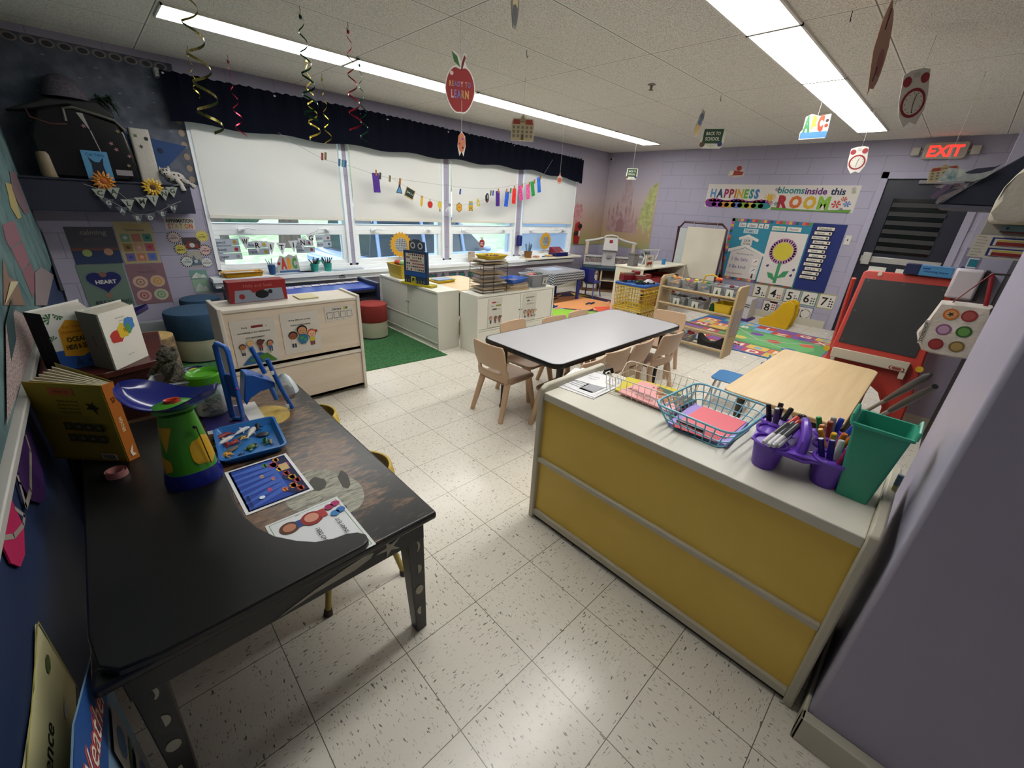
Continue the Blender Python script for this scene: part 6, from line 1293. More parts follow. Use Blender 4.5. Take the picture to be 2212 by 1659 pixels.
# wire tower with trays
t = T('wire_tower', 'tall wire rack of wooden puzzle trays on the white cabinet', 'rack', (2.80, 3.22, ZW), radians(-4)); wi = mat('#4A3A2A', .35, 0, metal=.6); m = MB()
for x in (-.15, -.02, .15):
    for y in (-.115, .115): m.tube([(x, y, 0), (x, y, .29)], .0028, 6)
for k in range(11): z = .01+k*.028; m.tube([(-.15, -.115, z), (.15, -.115, z), (.15, .115, z), (-.15, .115, z)], .0016, 5, True)
m.build('wire_frame', wi, t)
for k, z in enumerate((.012, .038, .085, .112, .165, .19, .255, .285, .31)):
    q = MB(); dx = .008*((k*37) % 5-2); q.box(-.142+dx, -.108, z, .142+dx, .108, z+.013); tr_ = q.build('puzzle_tray', mat('#A08A6C' if k % 2 else '#B8B0A0', .5, .08), t, bev=.002)
t = T('yellow_toy_tray', 'bright yellow tray of small brown toys on the wire rack', 'tray', (2.83, 3.22, ZW+.326), radians(6)); openbox(MB(), .23, .17, .27, .21, .035, .003, .02, .006).build('tray_shell', mat('#C8AC14', .35), t)
m = MB(); r2 = random.Random(2)
for i in range(26): m.sph((r2.random()*.16-.08, r2.random()*.1-.05, .012+.012*r2.random()), .012, .010, .009, 7, 5)
o = m.build('brown_counters', mat('#5A2A1C', .5, .3)); o.location = (2.83, 3.22, ZW+.328); tag(o, 'heap of small brown counters in the bright yellow tray', 'toys', kind='stuff')
for k, (z, w, c, lb) in enumerate(((0, .30, '#B09A74', 'lowest wooden puzzle board beneath the blue tray'), (.018, .27, '#A08C74', 'second wooden puzzle board beneath the blue tray'), (.036, .28, '#B8A88C', 'third wooden puzzle board beneath the blue tray'), (.054, .26, '#8A7A68', 'topmost wooden puzzle board beneath the blue tray'))):
    o = MB(Matrix.Translation((3.13, 3.20, ZW+z)) @ Matrix.Rotation(.12*k-.2, 4, 'Z')).box(-w/2, -.10, 0, w/2, .10, .0165).build('puzzle_board', mat(c, .5, .1, 10), bev=.002); tag(o, lb, 'puzzle', 'stacked puzzle boards')
t = T('blue_tray', 'blue plastic tray with cards on the stack of puzzle boards', 'tray', (3.12, 3.20, ZW+.0715), radians(12)); openbox(MB(), .24, .17, .28, .205, .045, .003, .02, .006).build('tray_shell', mat('#1E5AB8', .35), t); MB(Matrix.Rotation(.3, 4, 'Z')).box(-.09, -.06, .012, .08, .05, .02).build('cards', mat('#6A5A6A', .5, .4, 30), t)
t = T('clear_tub', 'clear plastic tub of dark toys at the right end of the cabinet', 'tub', (3.46, 3.20, ZW), radians(-3)); openbox(MB(), .24, .17, .29, .21, .14, .003, .02, .01).build('tub_wall', glassy('#C8CCD0', .22, .1, 'tub_plastic'), t)
MB().box(-.11, -.075, .005, .11, .075, .085).build('dark_toys', noisy('#1E1C22', '#5A4A4C', 40, 'dark_mixed_toys', .6, .6), t)
m = MB()
for i, (x, c) in enumerate(((-.07, 0), (-.02, 1), (.03, 2), (.07, 2))): m.cur = c; m.sph((x, 0, .115), .04, .05, .035)
m.build('contents', [mat('#A86A5A', .5, .2), mat('#7A2A3A', .5, .2), mat('#22301E', .5, .3)], t, ang=80)
a = Art(.07, .08, '#B4B2AC', (.03, -.098, .03), (1, 0, 0), (0, -.2, 1), .001); a.text('PUPPETS', .5, .85, .1, '#3A3A3A', mw=.8); a.poly([(.3, .2), (.7, .2), (.6, .6), (.45, .7)], '#4A4A4E'); a.done('tub_label', t)
# posters on cabinet doors and on the maple shelf
def kids3(a, ks, y0, k):
    for i, (x, sk, hr, sh, g) in enumerate(ks): kid(a, x, y0, k, sk, hr, sh, ['#2A3A5A', '#8A2A3A', '#3A3A3A'][i % 3], g)
def cabp(x0, w, lab, two, ks):
    a = Art(w, .30, '#CBC8BC', (x0, 3.0835, .255), th=.0012); a.frame(.008, '#A8A49A')
    for i, (bar, c) in enumerate(two): y = .86-i*.115; a.rect(bar[0], y-.025, bar[1], y+.025, c); a.text(['dont be', 'kind to', 'everyone'][i], (bar[1]+.85)/2 if bar[0] < .4 else (bar[0]+.1)/2, y, .035, '#5A5A5A', mw=.35)
    kids3(a, ks, .28, .22); a.done('door_poster', None, lab, 'poster')
cabp(2.685, .19, 'white poster with red haired child, on the left cabinet door', (((.28, .55), '#9A3A34'), ((.55, .92), '#8A8A3A'), ((.3, .6), '#4A4A48')), ((.2, '#C89A7A', '#8A3A22', '#4A6A6A', False), (.53, '#8A5A3A', '#3A4A5A', '#5A5A5E', False), (.82, '#8A5A3A', '#22181A', '#A83A4A', True)))
cabp(3.18, .21, 'white poster with crowd of children, on the right cabinet door', (((.2, .8), '#8A8A84'), ((.3, .5), '#4A4A48'), ((.3, .7), '#A8A49A')), ((.2, '#C8A080', '#22181A', '#C8C0A8', False), (.45, '#B8876A', '#33201A', '#A83A2A', False), (.7, '#C8A080', '#22181A', '#C8B49A', False), (.88, '#D8B89A', '#8A8078', '#C8C4B8', True)))
def mpost(x0, z0, w, h, lab, fn, bg='#CBC5BA', rot=0): a = Art(w, h, bg, (x0, 2.983, z0), (cos(rot), 0, sin(rot)), (-sin(rot), 0, cos(rot)), .0012); fn(a); a.done('shelf_poster', None, lab, 'poster')
def f1(a):
    a.text('Being', .3, .84, .035, '#4A4238', mw=.2); a.rect(.45, .815, .72, .865, '#7E2A2A'); a.text('is', .79, .84, .03, '#4A4238'); a.text('something to be celebrated', .5, .73, .04, '#4A4238', mw=.85); a.text('and appreciated', .5, .62, .04, '#4A4238', mw=.5)
    a.poly([(.1, .03)]+[(.1+.8*i/16, .03+.24*sin(pi*i/16)) for i in range(1, 16)]+[(.9, .03)], '#2A5A8A'); a.poly([(.5, .18), (.7, .24), (.92, .04), (.6, .04)], '#4A7A2A'); a.ell(.35, .12, .05, '#3A7A3A')
    for i, (x, y, sk, hr, sh, g) in enumerate(((.18, .38, '#A8704A', '#2A1A18', '#B0A8A0', False), (.36, .44, '#D8B08A', '#C8A24A', '#C8B8A0', False), (.58, .44, '#6A3A28', '#2A1614', '#8A3A3A', True), (.80, .40, '#B8805A', '#1E1412', '#3A5A8A', False))): kid(a, x, y, .17, sk, hr, sh, '#2A3A5A', g)
def f2(a):
    a.text('Being different is what', .5, .82, .04, '#4A4238', mw=.75); a.text('makes us interesting', .5, .70, .04, '#4A4238', mw=.66)
    kid(a, .26, .36, .26, '#8A5236', '#1E1412', '#C8C4BC', '#22304A'); kid(a, .76, .36, .26, '#D8A888', '#A8421E', '#B8B03A', '#7A2A3A', True); kid(a, .51, .46, .30, '#C08A62', '#1A1210', '#7A9A4A', '#3A6AA0'); a.ell(.51, .35, .14, '#2A6A8E'); a.ell(.47, .38, .05, '#4A8A4A'); a.ell(.56, .32, .04, '#4A8A4A')
def f3(a):
    a.text('Library', .42, .82, .16, '#2A2A26', mw=.4, bold=.02); a.ell(.7, .83, .045, '#B0A03A'); a.ell(.77, .83, .045, '#5A6A4A')
    for i in range(4): x = .06+i*.235; a.rect(x, .18, x+.19, .62, '#22221E'); a.rect(x+.012, .205, x+.178, .595, '#CBC5BA'); a.text(str(i+1), x+.095, .09, .08, '#3A3A36'); a.lay -= 3
    a.up(); a.up(); a.up()
mpost(.475, .365, .255, .305, 'white poster with four children round a globe, on the maple shelf', f1, rot=.0); mpost(.765, .395, .245, .285, 'white poster with three children hugging, on the maple shelf', f2, rot=.0); mpost(1.06, .585, .205, .105, 'white library card with four empty squares on the maple shelf', f3)
# box on top of the maple shelf
t = T('red_toy_box', 'red cardboard toy box with dark opening on the maple shelf', 'box', (.71, 3.20, .7425))
a = Art(.34, .135, '#8E2426', (-.17, -.055, 0), th=.002); a.poly([(.06, .02), (.94, .02), (.92, .60), (.62, .60), (.55, .45), (.4, .45), (.35, .6), (.1, .6)], '#8A92A0'); a.ell(.55, .35, .12, '#16161A', ry=.2); a.ell(.7, .45, .04, '#16161A'); a.ell(.2, .3, .05, '#8E2A2A'); a.text('Hide and Seek', .5, .8, .16, '#B8605A', mw=.6); a.done('box_front', t)
MB().box(-.17, -.053, 0, .17, .055, .134).build('box_body', mat('#7E1E20', .5, .05), t)
tag(MB().box(.93, 3.06, .743, 1.06, 3.2, .752).build('cream_booklet', mat('#C8C098', .6)), 'thin cream booklet beside the red box on the maple shelf', 'booklet')
# craft table by the window with two tan chairs behind cabinets
t = T('window_craft_table', 'light wood topped table between white cabinets and window', 'table', (3.0, 4.1, 0)); MB().prism(rrect(-.42, -.42, .42, .42, .05), .50, .525).build('tabletop', tw, t, bev=.003)
for sx in (-1, 1):
    for sy in (-1, 1): MB().cyl((sx*.34, sy*.34, .5), (sx*.34, sy*.34, 0), .02, n=10).build('leg', blk, t)
dup(proto, (2.98, 3.60, 0), radians(0), 'tan school chair behind the wire rack at the window table')
t = T('yellow_art_tray', 'yellow tray with blue patterned paper on the window table', 'tray', (2.92, 4.22, .526), radians(5)); openbox(MB(), .26, .17, .30, .20, .03, .003, .02, .005).build('tray_shell', mat('#B8A414', .4), t); MB().box(-.10, -.07, .026, .12, .08, .036).build('patterned_paper', mat('#8A9CB8', .6, .15, 60), t)
# shape name posters along the wall below the sill
t = None
sh_ = [rrect(.15, .2, .85, .95, .05, 2), circ(.5, .55, .42, 24, .42), [(.5+.45*(16*sin(q)**3)/16, .58+.42*(13*cos(q)-5*cos(2*q)-2*cos(3*q)-cos(4*q))/16) for q in [2*pi*i/30 for i in range(30)]], [(.08, .15), (.92, .15), (.5, .98)], rrect(.1, .2, .9, .85, .05, 2), circ(.5, .5, .42, 6, .42), circ(.5, .5, .42, 5, .42)]
nmz = ['square', 'round', 'heart', 'triangle', 'rectangle', 'hexagon', 'pentagon']
for i, pts in enumerate(sh_):
    a = Art(.17, .15, '#6A5A74', (2.98+i*.172, YW-.001, .325+.0*i), outline=pts); a.poly([(.5+(x-.5)*.68, .55+(y-.55)*.68) for x, y in pts], '#2E7A70'); a.done('shape_cutout', None, 'purple and teal %s cutout on the wall under the sill' % nmz[i], 'wall decoration', 'shape cutouts')
# gingham table, chair, tubs
gc = NT('gingham'); g = gc.n('NewGeometry'); sp_x = gc.n('SeparateXYZ', _0=g.outputs['Position'])
s1 = gc.math('LESS_THAN', gc.math('FRACT', gc.math('MULTIPLY', gc.math('ADD', sp_x.outputs[0], sp_x.outputs[2]), 26)), .5); s2 = gc.math('LESS_THAN', gc.math('FRACT', gc.math('MULTIPLY', gc.math('ADD', sp_x.outputs[1], sp_x.outputs[2]), 26)), .5)
gc.set('Base Color', gc.ramp(gc.math('MULTIPLY', gc.math('ADD', s1, s2), .5), (.0, '#B8BABE'), (.5, '#6A6E76'), (1.0, '#1E2228'))); gc.set('Roughness', .9)
t = T('dramatic_play_table', 'small table with blue legs under the gingham cloth', 'table', (5.38, 4.52, .009)); bleg = mat('#2A3FA0', .4)
MB().prism(rrect(-.40, -.31, .40, .31, .05), .455, .478).build('tabletop', mat('#8A8A8E', .5), t)
for sx in (-1, 1):
    for sy in (-1, 1): MB().cyl((sx*.34, sy*.25, .455), (sx*.34, sy*.25, .0), .035, .03, 14).build('leg', bleg, t)
m = MB(); P = rrect(-.41, -.32, .41, .32, .05, 5); n_ = len(P); c0 = (5.38, 4.52)
def dr(k): return .13+.06*sin(k*.9)+.05*math.exp(-((k-14)/3.)**2)*1.5
m.add([(c0[0]+p[0], c0[1]+p[1], .4805) for p in P], [tuple(range(n_))])
m.loft([[(c0[0]+p[0]*1.0, c0[1]+p[1]*1.0, .4805) for p in P], [(c0[0]+p[0]*1.02, c0[1]+p[1]*1.02, .45) for p in P], [(c0[0]+p[0]*(1.03+.02*sin(k*1.7)), c0[1]+p[1]*(1.04+.03*sin(k*1.7)), .475-dr(k)) for k, p in enumerate(P)]], False)
tag(m.build('gingham_cloth', gc.m, ang=60), 'black and white gingham cloth over the small window end table', 'tablecloth')
tag(MB().box(5.15, 4.45, .482, 5.55, 4.70, .488).build('pale_placemat', mat('#A8B4CC', .6)), 'pale blue sheet lying on the gingham cloth', 'sheet')
tag(MB().box(4.72, 4.34, .008, 4.92, 4.70, .35).build('dark_tub', mat('#3A3A40', .5, .1), bev=.02), 'dark grey tub standing left of the gingham table', 'tub')
t = T('dark_blue_chair', 'dark blue plastic school chair beside the gingham table', 'chair', (6.10, 4.30, 0.009), radians(-80)); db = mat('#16206E', .35, .05)
MB().loft([[(x, -.14-.03*(1-(x/.15)**2)-d, z) for x in (-.14, -.07, 0, .07, .14)]+[(x, -.152-.03*(1-(x/.15)**2)-d, z) for x in (.14, .07, 0, -.07, -.14)] for z, d in ((.27, 0), (.36, .015), (.50, .03))]).build('backrest', db, t, bev=.004)
MB().prism(rrect(-.15, -.14, .15, .17, .05), .25, .265).build('seat', db, t, bev=.005)
for sx, sy in ((-1, 1), (1, 1), (-1, -1), (1, -1)): MB().cyl((sx*.11, sy*.10, .25), (sx*.15, sy*.16, 0), .011, n=8).build('leg', mat('#3A4A8A', .3), t)
# play kitchen in the corner
t = T('play_kitchen', 'white, teal and brown plastic play kitchen standing in the far corner', 'play kitchen', (6.88, 4.50, 0), radians(-52)); kw = mat('#B9B6B4', .4, .03); kb = mat('#6A4A34', .5, .08); kt = mat('#143040', .4, .05); kc = mat('#B8AC94', .4)
MB().box(-.46, -.16, 0, -.44, .17, .40).box(.44, -.16, 0, .46, .17, .40).box(-.46, .15, 0, .46, .17, .40).box(-.46, -.16, 0, .46, .17, .03).build('lower_body', kb, t, bev=.005)
MB().box(-.44, -.16, .03, -.16, .15, .40).build('oven_unit', kb, t)
MB().box(-.425, -.175, .06, -.185, -.16, .31).box(-.42, -.175, .33, -.19, -.16, .39).build('oven_door', kw, t, bev=.006)
MB().box(-.395, -.180, .13, -.215, -.175, .24).build('oven_window', mat('#3A4030', .2, .4, 30), t); MB().cyl((-.38, -.19, .36), (-.38, -.17, .36), .018, n=14).build('knob', mat('#C8C4C0', .4), t); MB().box(-.33, -.18, .352, -.21, -.174, .372).build('control_display', mat('#22242A', .3), t)
MB().box(-.13, -.172, .0, -.10, -.14, .40).build('post', kc, t, bev=.006); MB().box(.41, -.172, .0, .44, -.14, .40).build('post', kc, t, bev=.006); MB().box(-.10, -.16, .20, .41, .14, .22).build('shelf', kc, t)
MB().prism(rrect(-.48, -.20, .48, .18, .05), .40, .455).build('countertop', kt, t, bev=.008)
m = MB().box(-.46, .10, .455, .46, .13, .50).box(-.46, .10, .60, .46, .13, .635).box(-.46, .09, .50, -.43, .13, .60).box(.43, .09, .50, .46, .13, .60); m.build('splash_frame', kw, t, bev=.004)
MB().box(-.43, .115, .50, -.13, .125, .60).box(.13, .115, .50, .43, .125, .60).build('brick_panel', noisy('#5A4A48', '#9A8E88', 40, 'stone_print'), t)
MB().box(-.455, .09, .635, -.395, .135, .87).build('column', kc, t, bev=.008); MB().box(.395, .09, .635, .455, .135, .87).build('column', kc, t, bev=.008)
MB().tube([(-.47, .11, .875), (-.30, .11, .905), (-.15, .11, .945)], .022, 10).tube([(.47, .11, .875), (.30, .11, .905), (.15, .11, .945)], .022, 10).build('arch', kw, t)
MB().loft([[(-.13, .05, .455), (.13, .05, .455), (.13, .135, .455), (-.13, .135, .455)], [(-.12, .06, .72), (.12, .06, .72), (.12, .135, .72), (-.12, .135, .72)], [(-.14, -.01, .74), (.14, -.01, .74), (.14, .135, .74), (-.14, .135, .74)], [(-.12, .03, .96), (.12, .03, .96), (.12, .135, .96), (-.12, .135, .96)]]).build('hood', kw, t, bev=.006)
MB().tube([(-.14, .07, .95), (-.10, .07, .99), (0, .07, 1.005), (.10, .07, .99), (.14, .07, .95)], .014, 8).build('hood_handle', kw, t); MB().box(-.03, .012, .87, .03, .03, .925).build('red_badge', mat('#8E2A2A', .4), t)
MB().box(-.05, .02, .60, .05, .05, .65).build('tap_niche', mat('#8A8A90', .3), t)
# white shelf with red bins
t = T('white_open_shelf', 'cream white open shelf with red bins behind the yellow crates', 'shelf', (5.60, 3.06, 0)); ws = mat('#D6D2C0', .4, .03)
for x in (0, 1.33): MB().box(x, 0, 0, x+.02, .46, .66).build('side_panel', ws, t, bev=.003)
MB().box(-.01, -.01, .66, 1.36, .47, .68).build('top_board', ws, t, bev=.003); MB().box(.02, .44, 0, 1.33, .46, .66).build('back_panel', mat('#4A1E1C', .6), t); MB().box(.02, .02, .30, 1.33, .44, .315).box(.02, .02, .03, 1.33, .44, .045).build('shelf_board', ws, t)
for i in range(4):
    for j in range(2):
        o = MB(Matrix.Translation((5.60+.19+i*.31, 3.26, .3155 if j else .0455))); openbox(o, .24, .30, .28, .34, .20, .004, .02, .006); for_ = o.build('red_bin', mat('#9A2E2C' if (i+j) % 3 else '#7A2A26', .4, .05)); tag(for_, 'red plastic bin in the cream open shelf, %s from left on the %s level' % (('first', 'second', 'third', 'fourth')[i], ('lower', 'upper')[j]), 'bin', 'red bins in the cream shelf')
t = T('castle_toy', 'small grey castle tower toy on the cream open shelf', 'toy', (5.76, 3.34, .681)); MB().box(-.07, -.05, 0, .07, .05, .15).build('tower_wall', mat('#6E6A68', .5, .1), t, bev=.004); m = MB()
for x in (-.06, -.02, .02, .06): m.box(x-.012, -.055, .15, x+.012, .055, .175)
m.build('battlement', mat('#5A5856', .5, .2), t)
a = Art(.15, .175, '#C8BFAE', (5.80, 3.16, .681), (.93, -.2, 0), (0, .05, 1), .02); a.text('ABC', .45, .72, .2, '#3A2A2A', mw=.6, bold=.03); a.poly([(.15, .2), (.85, .25), (.8, .45), (.2, .4)], '#8A2A26'); a.ell(.3, .17, .07, '#3A2A2A'); a.ell(.7, .2, .07, '#3A2A2A'); a.rect(0, 0, .06, 1, '#B8862E'); a.done('alphabet_book', None, 'cream alphabet book with a red wagon on the open shelf', 'book')
tag(MB().lathe([(.028, 0), (.028, .09), (.0, .09)], 18, c=(6.45, 3.20, .681)).build('blue_cup', mat('#2A7AB0', .3)), 'blue cup at the right end of the cream open shelf', 'cup')
t = T('toy_garage', 'grey and white toy parking garage behind the castle toy', 'toy', (6.35, 3.45, .681)); wt = mat('#B8B8BA', .4)
MB().tube([(-.30, -.1, .0), (-.24, -.1, .12), (-.34, -.1, .22), (.20, -.1, .20), (.10, -.1, .06)], .012, 6).build('ramp', wt, t); MB().box(-.25, -.08, .08, .12, .06, .10).box(-.2, -.08, .0, -.17, .06, .08).box(.06, -.08, 0, .09, .06, .08).build('deck', mat('#8A8C90', .4), t); MB().sph((-.06, 0, .15), .13, .05, .045).build('grey_vehicle', noisy('#3A4044', '#8A9094', 30, 'grey_toy'), t)
# yellow crates with vehicles
yc = mat('#C4A21E', .4, .04)
def crate(loc, lab, rz, w=.40, d=.40, h=.285):
    t = T('storage_crate', lab, 'crate', loc, rz, 'yellow lattice crates'); m = MB()
    m.tube([(-w/2, -d/2, h-.008), (w/2, -d/2, h-.008), (w/2, d/2, h-.008), (-w/2, d/2, h-.008)], .010, 6, True); m.tube([(-w/2*.93, -d/2*.93, .01), (w/2*.93, -d/2*.93, .01), (w/2*.93, d/2*.93, .01), (-w/2*.93, d/2*.93, .01)], .009, 6, True); m.build('rim', yc, t)
    m = MB()
    for k in range(5): z = .04+k*.048; e = .93+.07*z/h; m.tube([(-w/2*e, -d/2*e, z), (w/2*e, -d/2*e, z), (w/2*e, d/2*e, z), (-w/2*e, d/2*e, z)], .0045, 5, True)
    for k in range(11):
        f = -1+2*k/10
        for a_, b_ in (((f*w/2, -d/2), 0), ((f*w/2, d/2), 0), ((-w/2, f*d/2), 0), ((w/2, f*d/2), 0)): m.tube([(a_[0]*.93, a_[1]*.93, .01), (a_[0], a_[1], h-.01)], .0045, 5)
    m.build('lattice', yc, t); MB().box(-w/2*.92, -d/2*.92, 0, w/2*.92, d/2*.92, .006).build('crate_floor', yc, t); return t
crate((4.90, 2.72, 0), 'lower yellow lattice crate beside the wooden shelf', radians(2)); crate((4.90, 2.72, .289), 'upper yellow lattice crate with the blue lid', radians(2))
tag(MB(Matrix.Translation((4.90, 2.72, .575)) @ Matrix.Rotation(radians(2), 4, 'Z')).prism(rrect(-.215, -.215, .215, .215, .03), 0, .03).build('crate_lid', mat('#1E4F96', .4, .05), bev=.006), 'dark blue lid lying on the upper yellow crate', 'lid')
def vehicle(x, y, z, rz, L, h_, c, lab, truck=False):
    t = T('toy_vehicle', lab, 'toy car', (x, y, z), rz); b = mat(c, .3, .05)
    if truck: MB().box(-L/2, -.045, .02, L/2, .045, h_*.7).box(L*.2, -.045, h_*.7, L/2, .045, h_).build('body', b, t, bev=.005); MB().box(-L/2, -.03, h_*.78, L*.2, .03, h_*.86).build('ladder', mat('#8A7A6A', .4), t)
    else: MB().loft([[(q, -.035, .012), (q, .035, .012), (q, .03, zz), (q, -.03, zz)] for q, zz in ((-L/2, .03), (-L*.3, .035), (-L*.2, .052), (L*.08, .052), (L*.2, .034), (L/2, .022))]).build('body', b, t, bev=.004)
    for q in (-.3, .3):
        for s in (-1, 1): MB().cyl((L*q, s*.03, .014), (L*q, s*.045, .014), .014, n=12).build('wheel', mat('#1A1A1A', .5), t)
vehicle(4.84, 2.82, .6055, radians(-20), .26, .13, '#6E1418', 'dark red toy fire truck on the blue crate lid', True); vehicle(4.95, 2.70, .6055, radians(-30), .20, .10, '#7A1E20', 'second red toy truck on the blue crate lid', True); vehicle(4.80, 2.63, .6055, radians(-40), .13, .05, '#1E3A26', 'dark green toy race car on the blue crate lid'); vehicle(4.93, 2.58, .6055, radians(-30), .14, .05, '#C8C8C8', 'white toy race car on the blue crate lid'); tag(MB().box(4.73, 2.84, .6055, 4.77, 2.90, .72).build('orange_block', mat('#B8701E', .4), bev=.004), 'upright orange block at the back of the blue crate lid', 'block')
# wooden toy shelf
sw = wood('#A8916C', '#BFA984', 3, .5, 2, 'shelf_wood'); t = T('wooden_toy_shelf', 'tan wooden toy shelf with sloping tiers of clear bins', 'shelf', (4.64, 0, 0))
for y, nm2 in ((1.44, 0), (2.29, 1)):
    MB().prism([(0, 0), (.27, 0), (.30, .30), (.33, .74), (.30, .775), (.06, .775), (.01, .74), (.0, .3)], y-.012, y+.012, 'y').build('side_panel', sw, t, bev=.005)
for k, (z, x0) in enumerate(((.62, .02), (.44, .01), (.225, .0), (.05, .0))):
    MB().cyl((x0+.015, 1.45, z+.03), (x0+.015, 2.28, z+.03), .012, n=10).cyl((x0+.29, 1.45, z+.02), (x0+.29, 2.28, z+.02), .010, n=10).build('rail', sw, t)
    for q in (.07, .14, .21): MB().box(x0+q-.012, 1.45, z-.006, x0+q+.012, 2.28, z+.002).build('slat', sw, t)
tp = glassy('#C8CCD0', .2, .12, 'bin_plastic')
def cbin(x, y, z, lab, cols, lbl=True, w=.20, d=.20, h=.11, k=14):
    t = T('clear_toy_bin', lab, 'bin', (x, y, z), radians(90), 'clear bins on the wooden toy shelf'); openbox(MB(), w*.85, d*.85, w, d, h, .003, .02, .006).build('bin_wall', tp, t)
    m = MB(); r2 = random.Random(int(x*100+y*1000+z*10))
    for i in range(k): m.cur = i % len(cols); m.sph((w*.3*(r2.random()*2-1), d*.3*(r2.random()*2-1), .03+h*.75*r2.random()), .028, .022, .018, 8, 5)
    m.build('toys_inside', [mat(c, .4, .15) for c in cols], t, ang=80)
    if lbl: a = Art(.075, .085, '#C4C2B8', (-.0375, d/2+.006, .0), (-1, 0, 0), (0, .0, 1), .001); a.O = Vector((.0375, d/2+.006, .004)); a.v = []; a.f = []; a.mi = []; a.rect(0, 0, 1, 1, '#C4C2B8'); a.poly([(.3, .2), (.7, .2), (.5, .8)], '#2E4A32'); a.done('bin_label', t)
XB = 4.79
for y, cs, lb, l_ in ((2.17, ['#B87A2A', '#C89A5A'], 'clear bin of orange toys at the left end of the top tier', False), (1.99, ['#A82A2A', '#C8B42A', '#A83A6A'], 'clear bin of red and yellow toys on the top tier', False), (1.81, ['#2A6A9A', '#C89A2A', '#3A7A4A'], 'clear bin with orange scoop toy on the top tier', False), (1.66, ['#5A5A5E', '#8A6A5A'], 'clear labelled bin in the middle of the top tier', True), (1.53, ['#6A2A3A', '#4A5A5A', '#7A7A7E'], 'clear labelled bin at the right end of the top tier', True)): cbin(XB, y, .645, lb, cs, l_, .16)
for y, cs, lb in ((2.08, ['#3A2E30', '#5A5250'], 'clear bin of dark animals on the second tier, left'), (1.86, ['#5A1E2A', '#3A3A3A', '#6A4A4A'], 'clear labelled bin of maroon toys on the second tier')): cbin(XB, y, .455, lb, cs, True, .20)
t = T('yellow_toy_bin', 'bright yellow plastic bin on the second tier, right end', 'bin', (XB, 1.56, .455), radians(90)); openbox(MB(), .15, .22, .19, .26, .12, .004, .02, .008).build('bin_wall', mat('#C8A80C', .35), t)
tag(MB().lathe([(.03, 0), (.026, .08), (.0, .10)], 14, c=(4.78, 1.70, .455)).build('green_bottle', mat('#14502E', .35)), 'dark green toy bottle left of the bright yellow bin', 'toy')
cbin(XB, 1.93, .07, 'clear bin of red and yellow balls on the bottom tier', ['#8E1E22', '#9A2226', '#8E1E22', '#B8A02A'], False, .22, .20, .10, 22)
t = T('black_toy_piece', 'black folded toy piece on the bottom tier, right end', 'toy', (4.79, 1.62, .07)); MB().prism([(-.14, 0), (.14, 0), (.15, .13), (.09, .08), (.03, .05), (-.05, .07), (-.13, .15)], -.05, .05, 'x').build('folded_shell', mat('#141416', .35, .1), t, bev=.006)
t = T('toy_scoop', 'yellow and orange toy excavator arm sticking out of the top tier', 'toy', (4.75, 1.80, .74)); MB().tube([(0, .06, 0), (0, .04, .09), (0, -.04, .11), (0, -.10, .08)], .009, 8).build('arm', mat('#C8A01E', .35), t); MB().sph((0, -.11, .07), .035, .04, .022).build('scoop', mat('#C84E1E', .35), t)
a = Art(.24, .28, '#A89A94', (4.69, 1.4265, .24), (1, 0, 0), (0, 0, 1), .002); a.line([(.3, .1), (.7, .9)], .02, '#6A605C'); a.frame(.02, '#8A7A72'); a.done('side_paper', None, 'paper sheet taped on the right side of the wooden toy shelf', 'paper')
# easel with paper, yellow ride toy, storage cart
t = T('chart_easel', 'maroon framed chart easel with blank cream paper pad', 'easel', (0, 0, 0)); mr = mat('#3E1420', .35, .05)
MB().tube([(7.02, 3.32, .02), (7.02, 3.32, 1.23), (7.02, 3.255, 1.319), (7.02, 2.65, 1.319), (7.02, 2.567, 1.25), (7.02, 2.567, .02)], .017, 8).build('front_frame', mr, t)
MB().tube([(7.02, 3.34, 1.25), (7.30, 3.42, .02)], .015, 8).build('rear_leg', mr, t); MB().tube([(7.02, 2.577, 1.23), (7.30, 2.50, .02)], .015, 8).build('rear_leg', mr, t)
MB().box(7.0, 2.59, .507, 7.012, 3.30, 1.228).build('whiteboard', mat('#AEB4B4', .3), t); MB().box(6.97, 2.567, .476, 6.998, 3.16, 1.255).build('paper_pad', noisy('#C3BCAC', '#CBC5B6', 3, 'chart_paper'), t, bev=.003)
for y in (3.07, 2.71): MB().tube([(7.0+.03*cos(q), y, 1.29+.04*sin(q)) for q in [2*pi*i/12 for i in range(12)]], .004, 5, True).build('ring', mat('#9A9AA0', .3, metal=.5), t)
t = T('yellow_ride_toy', 'yellow plastic slide shaped toy on the floor under the number cards', 'toy', (6.95, 1.52, 0)); yr = mat('#C8A010', .3, .04)
MB().prism([(-.17, 0), (.19, 0), (.22, .08), (.12, .12), (.02, .26), (-.02, .36), (-.12, .40), (-.18, .36), (-.2, .2)][::1], -.13, -.09, 'x').prism([(-.17, 0), (.19, 0), (.22, .08), (.12, .12), (.02, .26), (-.02, .36), (-.12, .40), (-.18, .36), (-.2, .2)], .09, .13, 'x').build('side_wall', yr, t, bev=.01)
o_ = MB().loft([[(-.09, y, z-.012), (.09, y, z-.012), (.09, y, z), (-.09, y, z)] for y, z in ((-.22, .06), (-.12, .10), (-.02, .22), (.04, .33), (.16, .34))]); 
o2 = MB(); o2.v = [(v[0], -v[1], v[2]) for v in o_.v]; o2.f = [tuple(reversed(f)) for f in o_.f]; o2.mi = o_.mi; o2.build('chute', yr, t)
